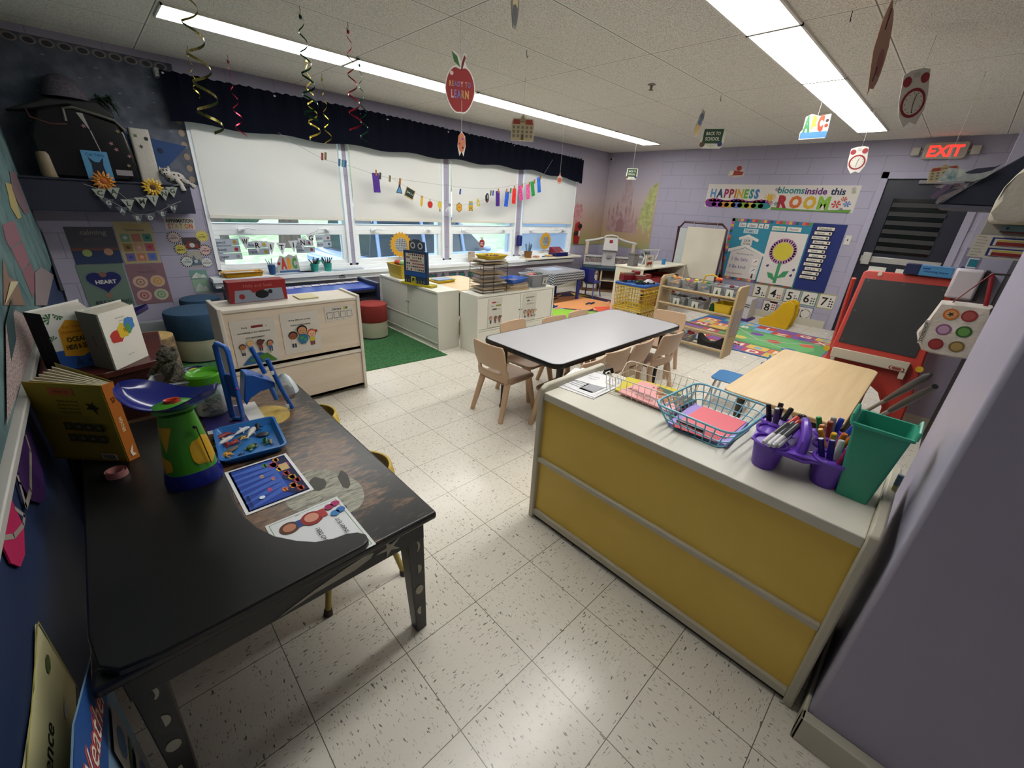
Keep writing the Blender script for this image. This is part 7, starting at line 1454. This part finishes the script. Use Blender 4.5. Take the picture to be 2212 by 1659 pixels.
t = T('white_drawer_cart', 'low white drawer cart on purple base behind the wooden toy shelf', 'cart', (6.95, 2.05, 0)); MB().box(-.14, -.16, .03, .14, .16, .33).build('cart_body', mat('#B8B4B4', .4, .04), t, bev=.008); MB().box(-.146, -.15, .24, -.139, .15, .25).box(-.146, -.15, .21, -.139, .15, .22).build('drawer_gap', mat('#2A262C', .5), t); MB().box(-.16, -.19, 0, .16, .19, .03).build('purple_base', mat('#3E1E6A', .4), t, bev=.006)
# ================================================================ things on the yellow cabinet
ZY = .6905
def sheet(x, y, w, h, rz, z, lab, n=1, txt=True, bg='#DCDBDC', name='paper_sheet'):
    U = Vector((-sin(rz), cos(rz), 0))*-1; V = Vector((cos(rz), sin(rz), 0)); c = Vector((x, y, z))   # read from the near side: right is -y
    a = Art(w, h, bg, c-U*w/2-V*h/2, U, V, .0012*n)
    if txt: txt(a)
    a.done(name, None, lab, 'paper')
def form(a):
    lines(a, .08, .9, .78, .92, 3, '#5A5A60', .25); a.frame(.004, '#7A7A80', .06)
    for i in range(4): a.line([(.1, .2+i*.14), (.9, .2+i*.14)], .004, '#6A6A70'); a.lay -= 1
    a.up(); lines(a, .12, .85, .14, .7, 9, '#8A8A90', .2); a.rect(.55, .15, .85, .45, '#9A9AA0')
sheet(1.50, 1.00, .225, .29, .12, ZY, 'lowest printed form under the binder clip on the yellow cabinet', 2, form); sheet(1.515, .985, .216, .279, .02, ZY+.0036, 'printed form on top of the stack beside the wire basket', 1, form)
sheet(1.545, 1.025, .205, .15, .28, ZY+.0062, 'blank white note with faint handwriting on top of the forms', 1, lambda a: (a.text('Alli  for you', .5, .62, .11, '#7A7A88', mw=.45, bold=0), a.text('please', .6, .42, .09, '#7A7A88', mw=.2, bold=0)))
t = T('binder_clip', 'black binder clip on the papers at the far edge of the cabinet', 'clip', (1.665, 1.0, ZY+.008), radians(80)); t.scale = (1.5, 1.5, 1.5); MB().prism([(-.008, 0), (.008, 0), (.002, .015), (-.002, .015)], -.018, .018, 'y').build('clip_body', mat('#101012', .3), t); MB().tube([(0, -.010, .014), (.010, -.008, .028), (.014, 0, .032), (.010, .008, .028), (0, .010, .014)], .001, 6).build('clip_handle', mat('#A8A8A8', .3, metal=.8), t)
def wbasket(name, lab, c, bw, bd, tw_, td, h, mt_, nx, ny, nr, r_=.0018, rim_r=.0026, dip=None, bow=0, nring=2, rz=0):
    t = T(name, lab, 'basket', c, rz); 
    def P(x, y, f): w = bw+(tw_-bw)*f; d = bd+(td-bd)*f; return (x*w/2, y*d/2)
    R = rrect(-1, -1, 1, 1, nr, 4)
    def top(x, y):
        z = h
        if dip: z -= dip*max(0, 1-(abs(x)/.55)**6) if abs(y) > .9 else 0
        return z
    m = MB(); pts = []
    dense = []
    for i in range(len(R)):
        a_, b_ = R[i], R[(i+1) % len(R)]; k = max(1, int(math.dist(a_, b_)/.12))
        for j in range(k): f = j/k; dense.append((a_[0]+(b_[0]-a_[0])*f, a_[1]+(b_[1]-a_[1])*f))
    m.tube([P(x, y, 1)+(top(x, y),) for x, y in dense], rim_r, 8, True); m.build('rim', mt_, t)
    m = MB()
    for k in range(nring): f = k/nring; m.tube([P(x, y, f)+(r_+h*f,) for x, y in R], r_, 6, True)
    def wirex(u):   # across y
        pr = [(u, 1-.0, 1)]; q = [P(u, 1, 1)+(top(u, 1),), P(u, 1, .5)+(h*.5,), P(u, .97, .04)+(h*.06,), P(u, .9, 0)+(r_,), P(u, -.9, 0)+(r_,), P(u, -.97, .04)+(h*.06,), P(u, -1, .5)+(h*.5,), P(u, -1, 1)+(top(u, -1),)]; m.tube(q, r_, 6)
    def wirey(u):
        q = [P(1, u, 1)+(top(1, u),), P(1, u, .5)+(h*.5,), P(.97, u, .04)+(h*.06,), P(.9, u, 0)+(r_,), P(-.9, u, 0)+(r_,), P(-.97, u, .04)+(h*.06,), P(-1, u, .5)+(h*.5,), P(-1, u, 1)+(top(-1, u),)]; m.tube(q, r_, 6)
    for i in range(nx): wirex(-.86+1.72*i/(nx-1))
    for i in range(ny): wirey(-.82+1.64*i/(ny-1))
    m.build('wire_grid', mt_, t); return t
wbasket('wire_letter_tray', 'white wire tray with dipped sides holding picture books', (1.605, .745, ZY), .24, .31, .25, .33, .085, mat('#DAD4C6', .35, .03), 9, 11, .12, .0014, .0022, .04, nring=2, rz=radians(4))
wbasket('blue_wire_basket', 'light blue wire basket holding pink and purple paper', (1.535, .452, ZY), .27, .22, .35, .30, .088, mat('#78BCD0', .3, .04), 9, 8, .3, .0024, .0042, nring=3, rz=radians(-3))
def pb(x, y, w, h, rz, z, th, bg, lab, fn, cat='book'):
    U = Vector((sin(rz), -cos(rz), 0)); V = Vector((cos(rz), sin(rz), 0)); c = Vector((x, y, z)); a = Art(w, h, bg, c-U*w/2-V*h/2, U, V, th)
    if fn: fn(a)
    a.done('picture_book' if cat == 'book' else 'coloured_paper', None, lab, cat)
pb(1.635, .765, .25, .19, .25, ZY+.005, .006, '#C8B83A', 'thin yellow book under the pink one in the white wire tray', None)
def f_bear(a):
    a.poly([(.3, 1), (1, 1), (1, .35), (.62, .5)], '#3A5A4A'); a.ell(.66, .55, .15, '#A0683A'); a.ell(.60, .57, .035, '#D8C8A0'); a.ell(.72, .57, .035, '#D8C8A0'); a.ell(.60, .57, .015, '#1A1A1A'); a.ell(.72, .57, .015, '#1A1A1A'); a.poly([(.45, .55), (.35, .85), (.42, .9), (.55, .65)], '#A0683A'); a.poly([(.82, .5), (.98, .4), (.98, .6), (.82, .62)], '#8A5A3A')
    a.text('A Good Groundhog', .42, .30, .10, '#3A2A2A', mw=.75, rot=-.05, bold=.03); a.text('kindness', .42, .14, .09, '#8A2A2A', mw=.4, rot=-.05); a.ell(.3, .8, .02, '#3A2A2A'); a.ell(.36, .84, .02, '#3A2A2A')
pb(1.59, .70, .26, .20, -.02, ZY+.012, .007, '#DC9C9C', 'pink picture book with a brown animal in the white wire tray', f_bear)
pb(1.535, .455, .215, .25, .05, ZY+.005, .010, '#A690D4', 'stack of purple paper in the blue wire basket', None, 'paper')
pb(1.555, .445, .17, .20, -.02, ZY+.0155, .002, '#E4707A', 'pinkish red paper on the purple paper in the blue basket', None, 'paper')
pb(1.43, .455, .07, .16, -1.45, ZY+.0155, .0015, '#B84C56', 'narrow red paper strip at the near side of the blue basket', lambda a: a.line([(.0, .3), (1, .36)], .02, '#2A1A1E'), 'paper')
t = T('black_pen', 'black pen lying on the red paper in the blue basket', 'pen', (0, 0, 0)); p0, p1 = onz(1462, 908, ZY+.024), onz(1522, 932, ZY+.024); MB().cyl(p0, p0.lerp(p1, .6), .004, .0045, 10).build('barrel', mat('#1E2430', .3), t); MB().cyl(p0.lerp(p1, .58), p1, .0055, .0055, 10).build('cap', mat('#0E1016', .25), t)
# purple caddy with markers
pu = mat('#6238AC', .35, .04, 10)
t = T('marker_caddy', 'purple plastic six cup caddy full of markers on the yellow cabinet', 'caddy', (0, 0, ZY))
cups = [(1.415, .222), (1.505, .240), (1.59, .252), (1.455, .062), (1.545, .082), (1.63, .095)]
HC = .088
for cx, cy in cups:
    MB().lathe([(.034, 0), (.036, .004), (.046, HC-.01), (.0515, HC-.006), (.053, HC), (.050, HC+.004), (.045, HC+.002), (.041, HC-.012), (.032, .006), (.003, .005)], 28, c=(cx, cy, 0)).build('cup', pu, t)
m = MB()
for i in range(3): a_, b_ = cups[i], cups[i+3]; m.tube([(a_[0], a_[1]-.045, HC-.003), ((a_[0]+b_[0])/2, (a_[1]+b_[1])/2, HC-.012), (b_[0], b_[1]+.045, HC-.003)], .008, 8, sq=.5)
for c_ in (cups[:3], cups[3:]): 
    for i in range(2): m.cyl((c_[i][0]+.04, c_[i][1], HC-.006), (c_[i+1][0]-.04, c_[i+1][1], HC-.006), .008, n=8)
mid = [(1.435, .142), (1.52, .161), (1.61, .174)]
m.prism([(1.375, .215), (1.40, .275), (1.62, .30), (1.665, .08), (1.65, .05), (1.43, .015)], HC-.010, HC-.004); m.tube([(1.372, .20, HC-.004), (1.392, .165, HC-.014), (1.405, .125, HC-.02), (1.42, .09, HC-.012), (1.43, .05, HC-.004)], .009, 8, sq=.8)
m.build('bridge', pu, t)
MB().tube([(mid[0][0]-.01, mid[0][1], HC-.02), (mid[0][0]+.005, mid[0][1], HC+.02), (mid[0][0]+.035, mid[0][1]+.005, HC+.036), (mid[1][0], mid[1][1], HC+.044), (mid[2][0]-.035, mid[2][1], HC+.036), (mid[2][0]-.005, mid[2][1], HC+.02), (mid[2][0]+.01, mid[2][1], HC-.02)], .016, 10, sq=1.1).build('carry_handle', pu, t)
def marker(c, dx, dy, tilt, col, lab, body=None, k=0, off=(0, 0), up=.085):
    """marker standing in cup c, leaning by tilt towards dx, dy"""
    b = Vector((cups[c][0]+off[0], cups[c][1]+off[1], ZY+.012)); d = Vector((dx*tilt, dy*tilt, 1)).normalized(); L = .135
    t = T('marker', lab, 'marker', (0, 0, 0), group='markers in the purple caddy'); e = b+d*L
    MB().cyl(b, b+d*(L*.50), .0075, .0080, 12).build('barrel', mat(body or '#B8B6B4', .4, .04), t)
    MB().cyl(b+d*(L*.48), b+d*(L*.97), .0090, .0086, 12).cyl(b+d*(L*.97), e, .0086, .0068, 12).build('cap', mat(col, .3, .05), t)
R = lambda: rnd.uniform(-.012, .012)
for i, (c, dx, dy, tl, col, lab) in enumerate((
    (2, .0, .6, .5, '#0E0E10', 'black marker leaning left in the far left cup'), (2, 1, .2, .35, '#241612', 'dark brown marker upright in the far left cup'), (2, 1, -.3, .6, '#0F0F12', 'black marker leaning to the table in the far left cup'), (2, .3, -1, .5, '#1E1210', 'tallest dark brown marker in the far left cup'), (2, -.4, -.2, .3, '#2A1814', 'brown marker crossing others in the far left cup'), (2, .2, -.6, .9, '#160E0E', 'very dark marker leaning right in the far left cup'), (2, -.6, .4, .3, '#5A5A5E', 'grey marker deep in the far left cup'),
    (5, .2, .5, .3, '#8A8A84', 'pale capped marker at the back of the far right cup'), (5, -.2, .9, .4, '#2E8A3A', 'green marker in the far right cup'), (5, -.6, .5, .3, '#8A3E24', 'rust brown marker in the far right cup'), (5, .5, -.2, .3, '#1E3AA8', 'blue marker in the far right cup, left of three'), (5, .3, -.7, .4, '#2242B4', 'blue marker in the far right cup, middle of three'), (5, .6, -.8, .6, '#1A36A0', 'blue marker in the far right cup, right of three'),
    (4, -.4, 1.0, .4, '#C8961E', 'amber yellow marker leaning to the handle'), (4, .1, .9, .3, '#B8641E', 'dark orange marker behind the amber yellow one'), (4, -.8, .2, .3, '#D0A020', 'yellow marker standing in the middle right cup'), (4, -.3, -.3, .3, '#C8681C', 'orange marker upright in the middle right cup'), (4, .5, -.8, .5, '#C0601E', 'orange marker leaning right in the middle right cup'), (4, 1.0, -1.2, .7, '#B8B03A', 'yellow capped marker with purple barrel leaning far right'), (4, .6, -1.4, .9, '#C8BC3A', 'pale yellow marker leaning over the middle right cup edge'),
    (3, -.3, .9, .35, '#221A6A', 'dark violet marker, left of two in the near right cup'), (3, .1, .6, .3, '#261C70', 'dark violet marker, right of two in the near right cup'), (3, -.2, -.5, .35, '#96304A', 'crimson marker upright in the near right cup'), (3, .5, -1.1, .9, '#8E2A44', 'crimson marker leaning out of the near right cup'), (3, .4, .1, .5, '#C8C8C8', 'white capped marker low in the near right cup'))):
    marker(c, dx, dy, tl, col, lab, '#2A2A66' if 'purple barrel' in lab else ('#1E2A80' if 'blue' in lab else ('#C8C4C0' if c in (0, 3) else col)), i, (R()*.8, R()*.8))
def lying(u0, v0, u1, v1, col, lab, z0=.788, z1=.822, body='#C4C2C4'):
    b, e = onz(u0, v0, z0), onz(u1, v1, z1); t = T('marker', lab, 'marker', (0, 0, 0), group='markers in the purple caddy')
    MB().cyl(b, b.lerp(e, .08), .006, .0085, 12).cyl(b.lerp(e, .08), b.lerp(e, .42), .0085, .0085, 12).build('barrel', mat(body, .4, .04), t)
    MB().cyl(b.lerp(e, .40), b.lerp(e, .97), .0092, .0088, 12).cyl(b.lerp(e, .97), e, .0088, .0068, 12).build('cap', mat(col, .3, .05), t)
lying(1650, 956, 1702, 915, '#3E3E40', 'grey capped marker lying across the near left cup, leftmost'); lying(1660, 962, 1716, 912, '#46464A', 'grey capped marker lying across the near left cup, second')
lying(1670, 964, 1724, 918, '#404044', 'grey capped marker lying across the near left cup, third'); lying(1680, 964, 1738, 906, '#38383C', 'grey capped marker lying across the near left cup, rightmost')
lying(1688, 928, 1724, 902, '#C03C3A', 'bright red capped marker behind the lying grey ones', .80, .835); lying(1700, 930, 1728, 910, '#B43836', 'second red capped marker behind the lying grey ones', .80, .83)
# green bin
gb = mat('#2E9478', .35, .04, 8)
t = T('green_bin', 'teal green tapering plastic bin at the near end of the yellow cabinet', 'bin', (1.475, -.012, ZY), radians(-90))
def rr_(w0, w1, d0, d1, r_=.008): return rrect(w0, d0, w1, d1, r_, 3)
z_ = lambda q, h_: [(p[0], p[1], h_) for p in q]
MB().loft([z_(rr_(-.038, .038, -.052, .045), 0), z_(rr_(-.062, .062, -.066, .060), .225), z_(rr_(-.070, .070, -.072, .066), .228), z_(rr_(-.070, .070, -.072, .066), .236), z_(rr_(-.059, .059, -.063, .057), .236), z_(rr_(-.035, .035, -.049, .042), .004)]).build('bin_wall', gb, t)
for s in (-1, 1): MB().tube([(s*.068, -.06, .233), (s*.07, -.055, .25), (s*.07, .045, .25), (s*.068, .05, .233)], .007, 8, sq=.7).build('raised_lip', gb, t)
t = T('glue_stick', 'small pale blue and cream glue stick between the green bin and panel', 'glue stick', (1.52, -.092, ZY), 0); MB().cyl((0, 0, .0), (.0, 0, .05), .0068, n=12).build('barrel', mat('#C8BE7A', .5), t); MB().cyl((0, 0, .05), (0, 0, .085), .0072, n=12).build('cap', mat('#6A7E8E', .4), t)
# long handled brushes behind
bk = mat('#1A1A1C', .4, .05); gp = mat('#7A7A78', .3, .03, metal=.4)
t = T('long_brush', 'broom with grey pole and flat black grip leaning at the right wall', 'broom', (0, 0, 0)); a0, a1 = onx(1862, 893, 2.75), onx(2000, 815, 2.2)
gr0 = Vector((2.95, .16, .03)); MB().tube([gr0, a0, a0.lerp(a1, .5)], .009, 8).build('pole', gp, t); MB().tube([a0.lerp(a1, .45), a0.lerp(a1, .8), a1, a1+Vector((-.02, -.01, .02))], .014, 10, rs=[.010, .016, .014, .006]).build('grip', mat('#3A3838', .5, .08), t); MB().box(2.85, .05, 0, 3.06, .20, .05).build('brush_head', bk, t, bev=.01)
t = T('long_dustpan', 'long handled dustpan with black ribbed grip below the broom', 'dustpan', (0, 0, 0)); b0, b1 = onx(1875, 912, 2.5), onx(2020, 835, 2.1)
MB().tube([Vector((2.72, .08, .04)), b0, b0.lerp(b1, .5)], .009, 8).build('pole', gp, t); MB().tube([b0.lerp(b1, .40), b0.lerp(b1, .7), b1], .014, 10, rs=[.012, .015, .010]).build('grip', bk, t); MB().box(2.56, .0, 0, 2.80, .20, .04).build('pan', bk, t, bev=.01)
# ================================================================ red easel and the right hand corner
EK = .22; E0 = 3.93
def E(u, v, off=0): r = ray(u, v); t_ = (E0-off+EK*EYE.z)/(r.x-EK*r.z); return EYE+r*t_
EN = Vector((-1, 0, EK)).normalized()
def eplate(pts, o0, o1, name, mt_, par, bev=.006, world=None):
    q = world or [E(*p) for p in pts]; return MB().loft([[p+EN*o0 for p in q], [p+EN*o1 for p in q]]).build(name, mt_, par, bev=bev)
rd = mat('#B4382C', .38, .04, 6)
t = T('red_easel', 'red plastic childrens easel with black chalkboard and white tray', 'easel', (0, 0, 0))
ol = [(1866, 586), (1876, 583), (2066, 602), (2074, 612), (2000, 770), (1972, 850), (1942, 921), (1894, 908), (1904, 880), (1896, 848), (1872, 826), (1830, 812), (1792, 826), (1752, 868), (1722, 862), (1790, 760)]
W1 = [E(*p) for p in ol]
for p in W1:
    if p.z < .02: p.z = .004; 
eplate(None, -.03, .0, 'easel_frame', rd, t, .010, W1)
eplate([(1869, 601), (2050, 620), (1977, 774), (1811, 738)], .0005, .006, 'chalkboard', noisy('#202124', '#2A2B2E', 3, 'chalkboard', .5), t, .002)
for u, v in ((1876, 606), (1953, 615), (2037, 626), (1847, 670), (1819, 733), (1968, 765)): p = E(u, v)+EN*.006; MB().cyl(p, p+EN*.004, .008, n=10).build('screw', mat('#3A3A3C', .4), t)
eplate([(1802, 749), (1968, 784), (1957, 806), (1795, 769)], .002, .075, 'tray', mat('#B4AA98', .4, .03), t, .006)
for pp_ in ([(1797, 769), (1806, 771), (1803, 780), (1795, 778)], [(1943, 803), (1957, 806), (1950, 820), (1938, 817)]): eplate(pp_, .05, .072, 'tray_foot', mat('#B4AA98', .4, .03), t, .003)
c_ = E(1937, 796, 0)+EN*.0755; m = MB(); ux = (E(1957, 800)-E(1917, 790)).normalized(); vz = EN.cross(ux)*1; 
for r_, cc, e in ((1.0, 0, 0), (.8, 1, .0006), (.62, 0, .0012)):
    m.cur = cc; q = rrect(-.045*r_, -.014*r_, .045*r_, .014*r_, .013*r_, 5); m.add([c_+ux*a+vz*b+EN*(.0005+e) for a, b in q], [tuple(range(len(q)))])
m.build('oval_badge', [mat('#7A2A22', .5), mat('#B4AA98', .5)], t, flat=True)
for u, v in ((1786, 752), (1986, 798)): p = E(u, v); MB().cyl(p-EN*.03, p+EN*.01, .022, n=14).build('yellow_knob', mat('#C8A41E', .4), t)
p = E(1901, 592)+EN*.001; MB().cyl(p, p+EN*.006, .014, n=14).build('white_sticker', mat('#C8B8A8', .5), t)
for y in (-.02, .50): MB().tube([(4.17, y, 1.05), (4.52 if y > 0 else 4.22, y, .02)], .016, 8).build('rear_leg', rd, t)
def xbox(name, lab, cat, u0, v0, u1, v1, x, dep, mt_, parts=None, grp=None, bev=.004):
    a, b = onx(u0, v0, x), onx(u1, v1, x); return tag(MB().box(x, min(a.y, b.y), min(a.z, b.z), x+dep, max(a.y, b.y), max(a.z, b.z)).build(name, mt_, bev=bev), lab, cat, grp)
t = T('glove_box', 'blue cardboard box with dark blue end resting on the red easel', 'box', (0, 0, 0)); ZG = max(p.z for p in W1)+.001
MB().box(4.14, -.015, ZG-.004, 4.24, .155, ZG+.065).build('box_body', mat('#3E78A8', .5, .04), t, bev=.003); MB().box(4.138, .155, ZG-.004, 4.242, .235, ZG+.067).build('dark_end', mat('#141E48', .5), t, bev=.003)
a = Art(.16, .05, '#4A88B8', (4.1395, .15, ZG+.004), (0, -1, 0), (0, 0, 1), .0008); a.text('cleansing wipes', .5, .5, .3, '#16306A', mw=.8); a.rect(.05, .75, .3, .92, '#1E3A80'); a.done('box_print', t)
t = T('towel_dispenser', 'white rounded dispenser on the lavender wall right of the easel', 'dispenser', (0, 0, 0))
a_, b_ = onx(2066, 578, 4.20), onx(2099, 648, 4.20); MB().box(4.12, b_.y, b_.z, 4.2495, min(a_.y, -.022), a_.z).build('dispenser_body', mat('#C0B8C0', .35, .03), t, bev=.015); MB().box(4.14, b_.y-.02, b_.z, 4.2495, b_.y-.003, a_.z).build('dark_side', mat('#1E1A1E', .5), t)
a = Art(.09, .16, '#7E788C', (4.2485, -.025, 1.17), (0, -1, 0), (0, 0, 1), .0015); a.poly([(.1, .95), (1, .98), (.95, .7), (.6, .72), (.3, .6)], '#1E5A74'); a.rect(.35, .2, .9, .6, '#C0C4C8'); a.rect(.42, .25, .9, .55, '#1E6A78'); a.ell(.25, .15, .15, '#1E2A5A'); a.done('figure_poster', None, 'small teal figure picture on the lavender wall above the dispenser', 'picture')
t = T('tall_black_filler', 'tall black locker added for the dark strip in the recess behind the near wall', 'filler', (3.74, -.95, 0)); MB().box(0, 0, .0, .42, .70, 1.75).build('filler_body', mat('#0D0D0F', .5, .05), t, bev=.004); MB().tube([(.0, .66, 1.42), (-.04, .66, 1.42), (-.06, .68, 1.44)], .008, 8).build('coat_hook', mat('#5A5A5A', .3, metal=.6), t)  # made-up black body, placed to show as the dark strip of the recess
# tote bag
XT = 3.62
t = T('tote_bag', 'white tote bag printed with round fruit slices, hanging by red straps', 'bag', (0, 0, 0))
def TB(u, v, x=XT): return onx(u, v, x)
o1 = [TB(*p) for p in ((2033, 652), (2070, 655), (2145, 664), (2142, 690), (2125, 740), (2104, 778), (2060, 772), (2010, 762), (1990, 755), (1982, 735), (1980, 718), (2003, 692))]
dv = Vector((.10, 0, 0)); cg = sum(o1, Vector())/len(o1); o0 = [cg+(p-cg)*.93+Vector((-.018, 0, 0)) for p in o1]
tm = noisy('#B8B0A8', '#C8C0B8', 9, 'tote_cloth', .7, .6)
MB().loft([o0, o1, [p+dv for p in o1]]).build('bag_body', tm, t, ang=50)
def disc(u, v, r_, c, c2, e=0):
    p = TB(u, v, XT-.0215); m = MB(); 
    for k, (q, cc) in enumerate(((1, 0), (.72, 1))): m.cur = cc; m.add([p+Vector((-.0006*k, r_*q*cos(i*2*pi/24), r_*q*1.0*sin(i*2*pi/24))) for i in range(24)], [tuple(range(24))])
    m.build('fruit_print', [mat(c, .7, .1, 60), mat(c2, .7, .15, 60)], t, flat=True)
for u, v, r_, c, c2 in ((2054, 679, .034, '#B8601E', '#C08A5A'), (2094, 683, .034, '#8A2A2A', '#9A4A48'), (2038, 712, .034, '#7A4A74', '#A888A4'), (2082, 717, .034, '#2A5A28', '#5A8A44'), (2021, 743, .034, '#7A1A1E', '#8A2A2C'), (2066, 749, .034, '#6A5A34', '#9A824A')): disc(u, v, r_, c, c2)
p = TB(2054, 679, XT-.0235); m = MB(); m.add([p+Vector((0, .016*(1 if k % 2 else .45)*cos(k*pi/5+.3), .016*(1 if k % 2 else .45)*sin(k*pi/5+.3))) for k in range(10)], [tuple(range(10))]); m.build('star_print', mat('#2A2624', .6), t, flat=True)
q0, q1 = TB(1990, 742, XT-.022), TB(2010, 692, XT-.022); L = (q1-q0).length; a = Art(L, .02, '#BDB6AE', q0, q1-q0, Vector((-1, 0, 0)).cross(q1-q0), .0004); a.text('STOP&SHOP', .5, .5, .8, '#1E1A1A', mw=.95, bold=.02); a.done('side_lettering', t)
hk = Vector((3.68, -.27, 1.44)); sr_ = mat('#8E1420', .5, .05)
hk = TB(2143, 592, 3.66)
for a_, b_ in (((2052, 656), 0), ((2130, 664), 1)):
    p = TB(*a_); MB().tube([p+Vector((.02, 0, -.01)), p.lerp(hk, .5)+Vector((-.01, 0, 0)), hk], .010, 8, sq=.3).build('strap', sr_, t)
tag(MB().tube([hk, hk+Vector((.03, -.02, 0)), Vector((3.76, -.27, hk.z))], .006, 8).build('wall_hook', gp), 'grey hook holding the red straps of the tote bag', 'hook')
# slanted rack with papers, coat and charts
t = T('wall_rack', 'dark navy wall rack at the upper right with papers piled on it', 'rack', (0, 0, 0)); XR = 3.02
rp = [(p.y, p.z) for p in [onx(u, v, XR) for u, v in ((2030, 440), (2062, 420), (2110, 392), (2212, 336))]]; rp = rp+[(-.35, rp[-1][1]+.06), (-.35, rp[0][1]-.012)]
MB().prism(rp, XR, XR+.30, 'x').build('rack_panel', mat('#161C30', .6, .06), t, bev=.004); MB().prism([(-.35, rp[0][1]-.03), (rp[0][0], rp[0][1]-.02), (rp[0][0], rp[0][1]-.002), (-.35, rp[0][1]-.013)], XR-.01, XR+.31, 'x').build('rack_ledge', mat('#4A4A56', .5), t)
MB().box(XR, -.80, rp[0][1]-.02, XR+.28, -.35, 2.0).build('rack_side', mat('#161C30', .6, .06), t); MB().box(XR+.02, -1.6, 1.55, XR+.2, -.8, 1.65).build('wall_bracket', mat('#4A4A56', .5), t)
def xp(pts, x, name, lab, cat, c, th=.006, grp=None):
    q = [(p.y, p.z) for p in [onx(u, v, x) for u, v in pts]]; return tag(MB().prism(q, x, x+th, 'x').build(name, c if not isinstance(c, str) else mat(c, .6, .06)), lab, cat, grp)
xp([(2022, 392), (2050, 362), (2085, 366), (2110, 372), (2135, 378), (2108, 393), (2030, 391)], 3.005, 'teal_paper', 'teal and white printed papers on top of the wall rack', 'paper', noisy('#3E6A70', '#A8A8A0', 30, 'teal_print'))
xp([(2068, 384), (2090, 376), (2118, 374), (2160, 364), (2128, 384), (2100, 392), (2072, 391)], 2.99, 'plastic_sleeve', 'shiny clear plastic sleeves on the edge of the wall rack', 'sleeve', mat('#8E9290', .15, .3, 60), .01)
xp([(2085, 372), (2110, 364), (2150, 360), (2165, 354), (2140, 370), (2105, 377)], 3.0, 'navy_folder', 'dark navy folder lying high on the wall rack', 'folder', '#1E2036')
xp([(2008, 425), (2046, 398), (2058, 400), (2050, 408), (2016, 430)], 3.0, 'purple_stick', 'dull purple card stick pointing down left from the wall rack', 'card', '#4A3A52', .012)
xp([(2018, 400), (2096, 394), (2086, 406), (2046, 408), (2022, 405)], 3.01, 'maroon_papers', 'grey and maroon papers under the rack edge', 'paper', noisy('#3A1E26', '#8A8488', 30, 'maroon_print'))
xp([(2020, 438), (2030, 424), (2066, 410), (2084, 404), (2076, 412), (2046, 428), (2024, 441)], 3.0, 'clear_packet', 'crumpled clear packet at the low left tip of the wall rack', 'packet', mat('#6E6468', .2, .4, 60), .012)
cp = [onx(u, v, 2.90) for u, v in ((2240, 340), (2195, 378), (2170, 404), (2152, 432), (2138, 462), (2131, 482), (2160, 484), (2250, 488), (2260, 400))]
m = MB(); m.loft([[Vector((p.x-.02-.0, p.y, p.z)) for p in cp], [Vector((p.x-.04, p.y*.9-.02, p.z)) for p in cp][::1]]); o = MB().loft([[p+Vector((.06, 0, 0)) for p in cp], [p+Vector((.015*sin(i*2.1), 0, 0)) for i, p in enumerate(cp)]]).build('white_coat', noisy('#A8A092', '#B8B2A4', 5, 'coat_cloth', .9, .5), bev=.02); tag(o, 'cream white coat hanging at the right picture edge', 'coat')
def xart(u0, v0, w, h, x, bg, lab, fn, cat='chart'):
    p = onx(u0, v0, x); a = Art(w, h, bg, (x, p.y, p.z-h), (0, -1, 0), (0, 0, 1), .003); fn(a); a.done('wall_chart', None, lab, cat)
def f_chart(a):
    lines(a, .04, .22, .1, .9, 7, '#6A665E', .12); a.rect(.26, .55, 1, .92, '#1E2E66'); a.rect(.30, .57, 1, .86, '#BDB6AC'); a.rect(.34, .58, 1, .74, '#7A2420'); a.rect(.34, .76, 1, .82, '#A89A3E'); a.rect(.26, .10, 1, .46, '#1E2E66'); a.rect(.30, .12, 1, .40, '#BDB6AC'); a.rect(.34, .13, 1, .28, '#7A2420'); a.rect(.34, .30, 1, .37, '#A89A3E'); a.text('CHILD CARE REGISTRATION', .6, .95, .05, '#3A3A3E', mw=.6)
xart(2110, 506, .215, .098, 2.96, '#B4AEA2', 'white printed charts with red and blue bands at the right edge', f_chart)
xart(2166, 486, .16, .032, 2.955, '#5E7A80', 'teal notice strip above the white charts at the right edge', lambda a: (a.ell(.12, .6, .03, '#22303A'), a.rect(.0, .0, .7, .2, '#5A2A26'), lines(a, .2, .9, .4, .8, 3, '#8AA0A4', .2)), 'notice')
p_ = onx(2110, 506, 2.965); tag(MB().box(2.965, -.40, p_.z-.09, 2.985, p_.y-.01, rp[0][1]-.012).build('chart_backing', mat('#8A857C', .6), bev=.002), 'grey backing board behind the white charts', 'board')
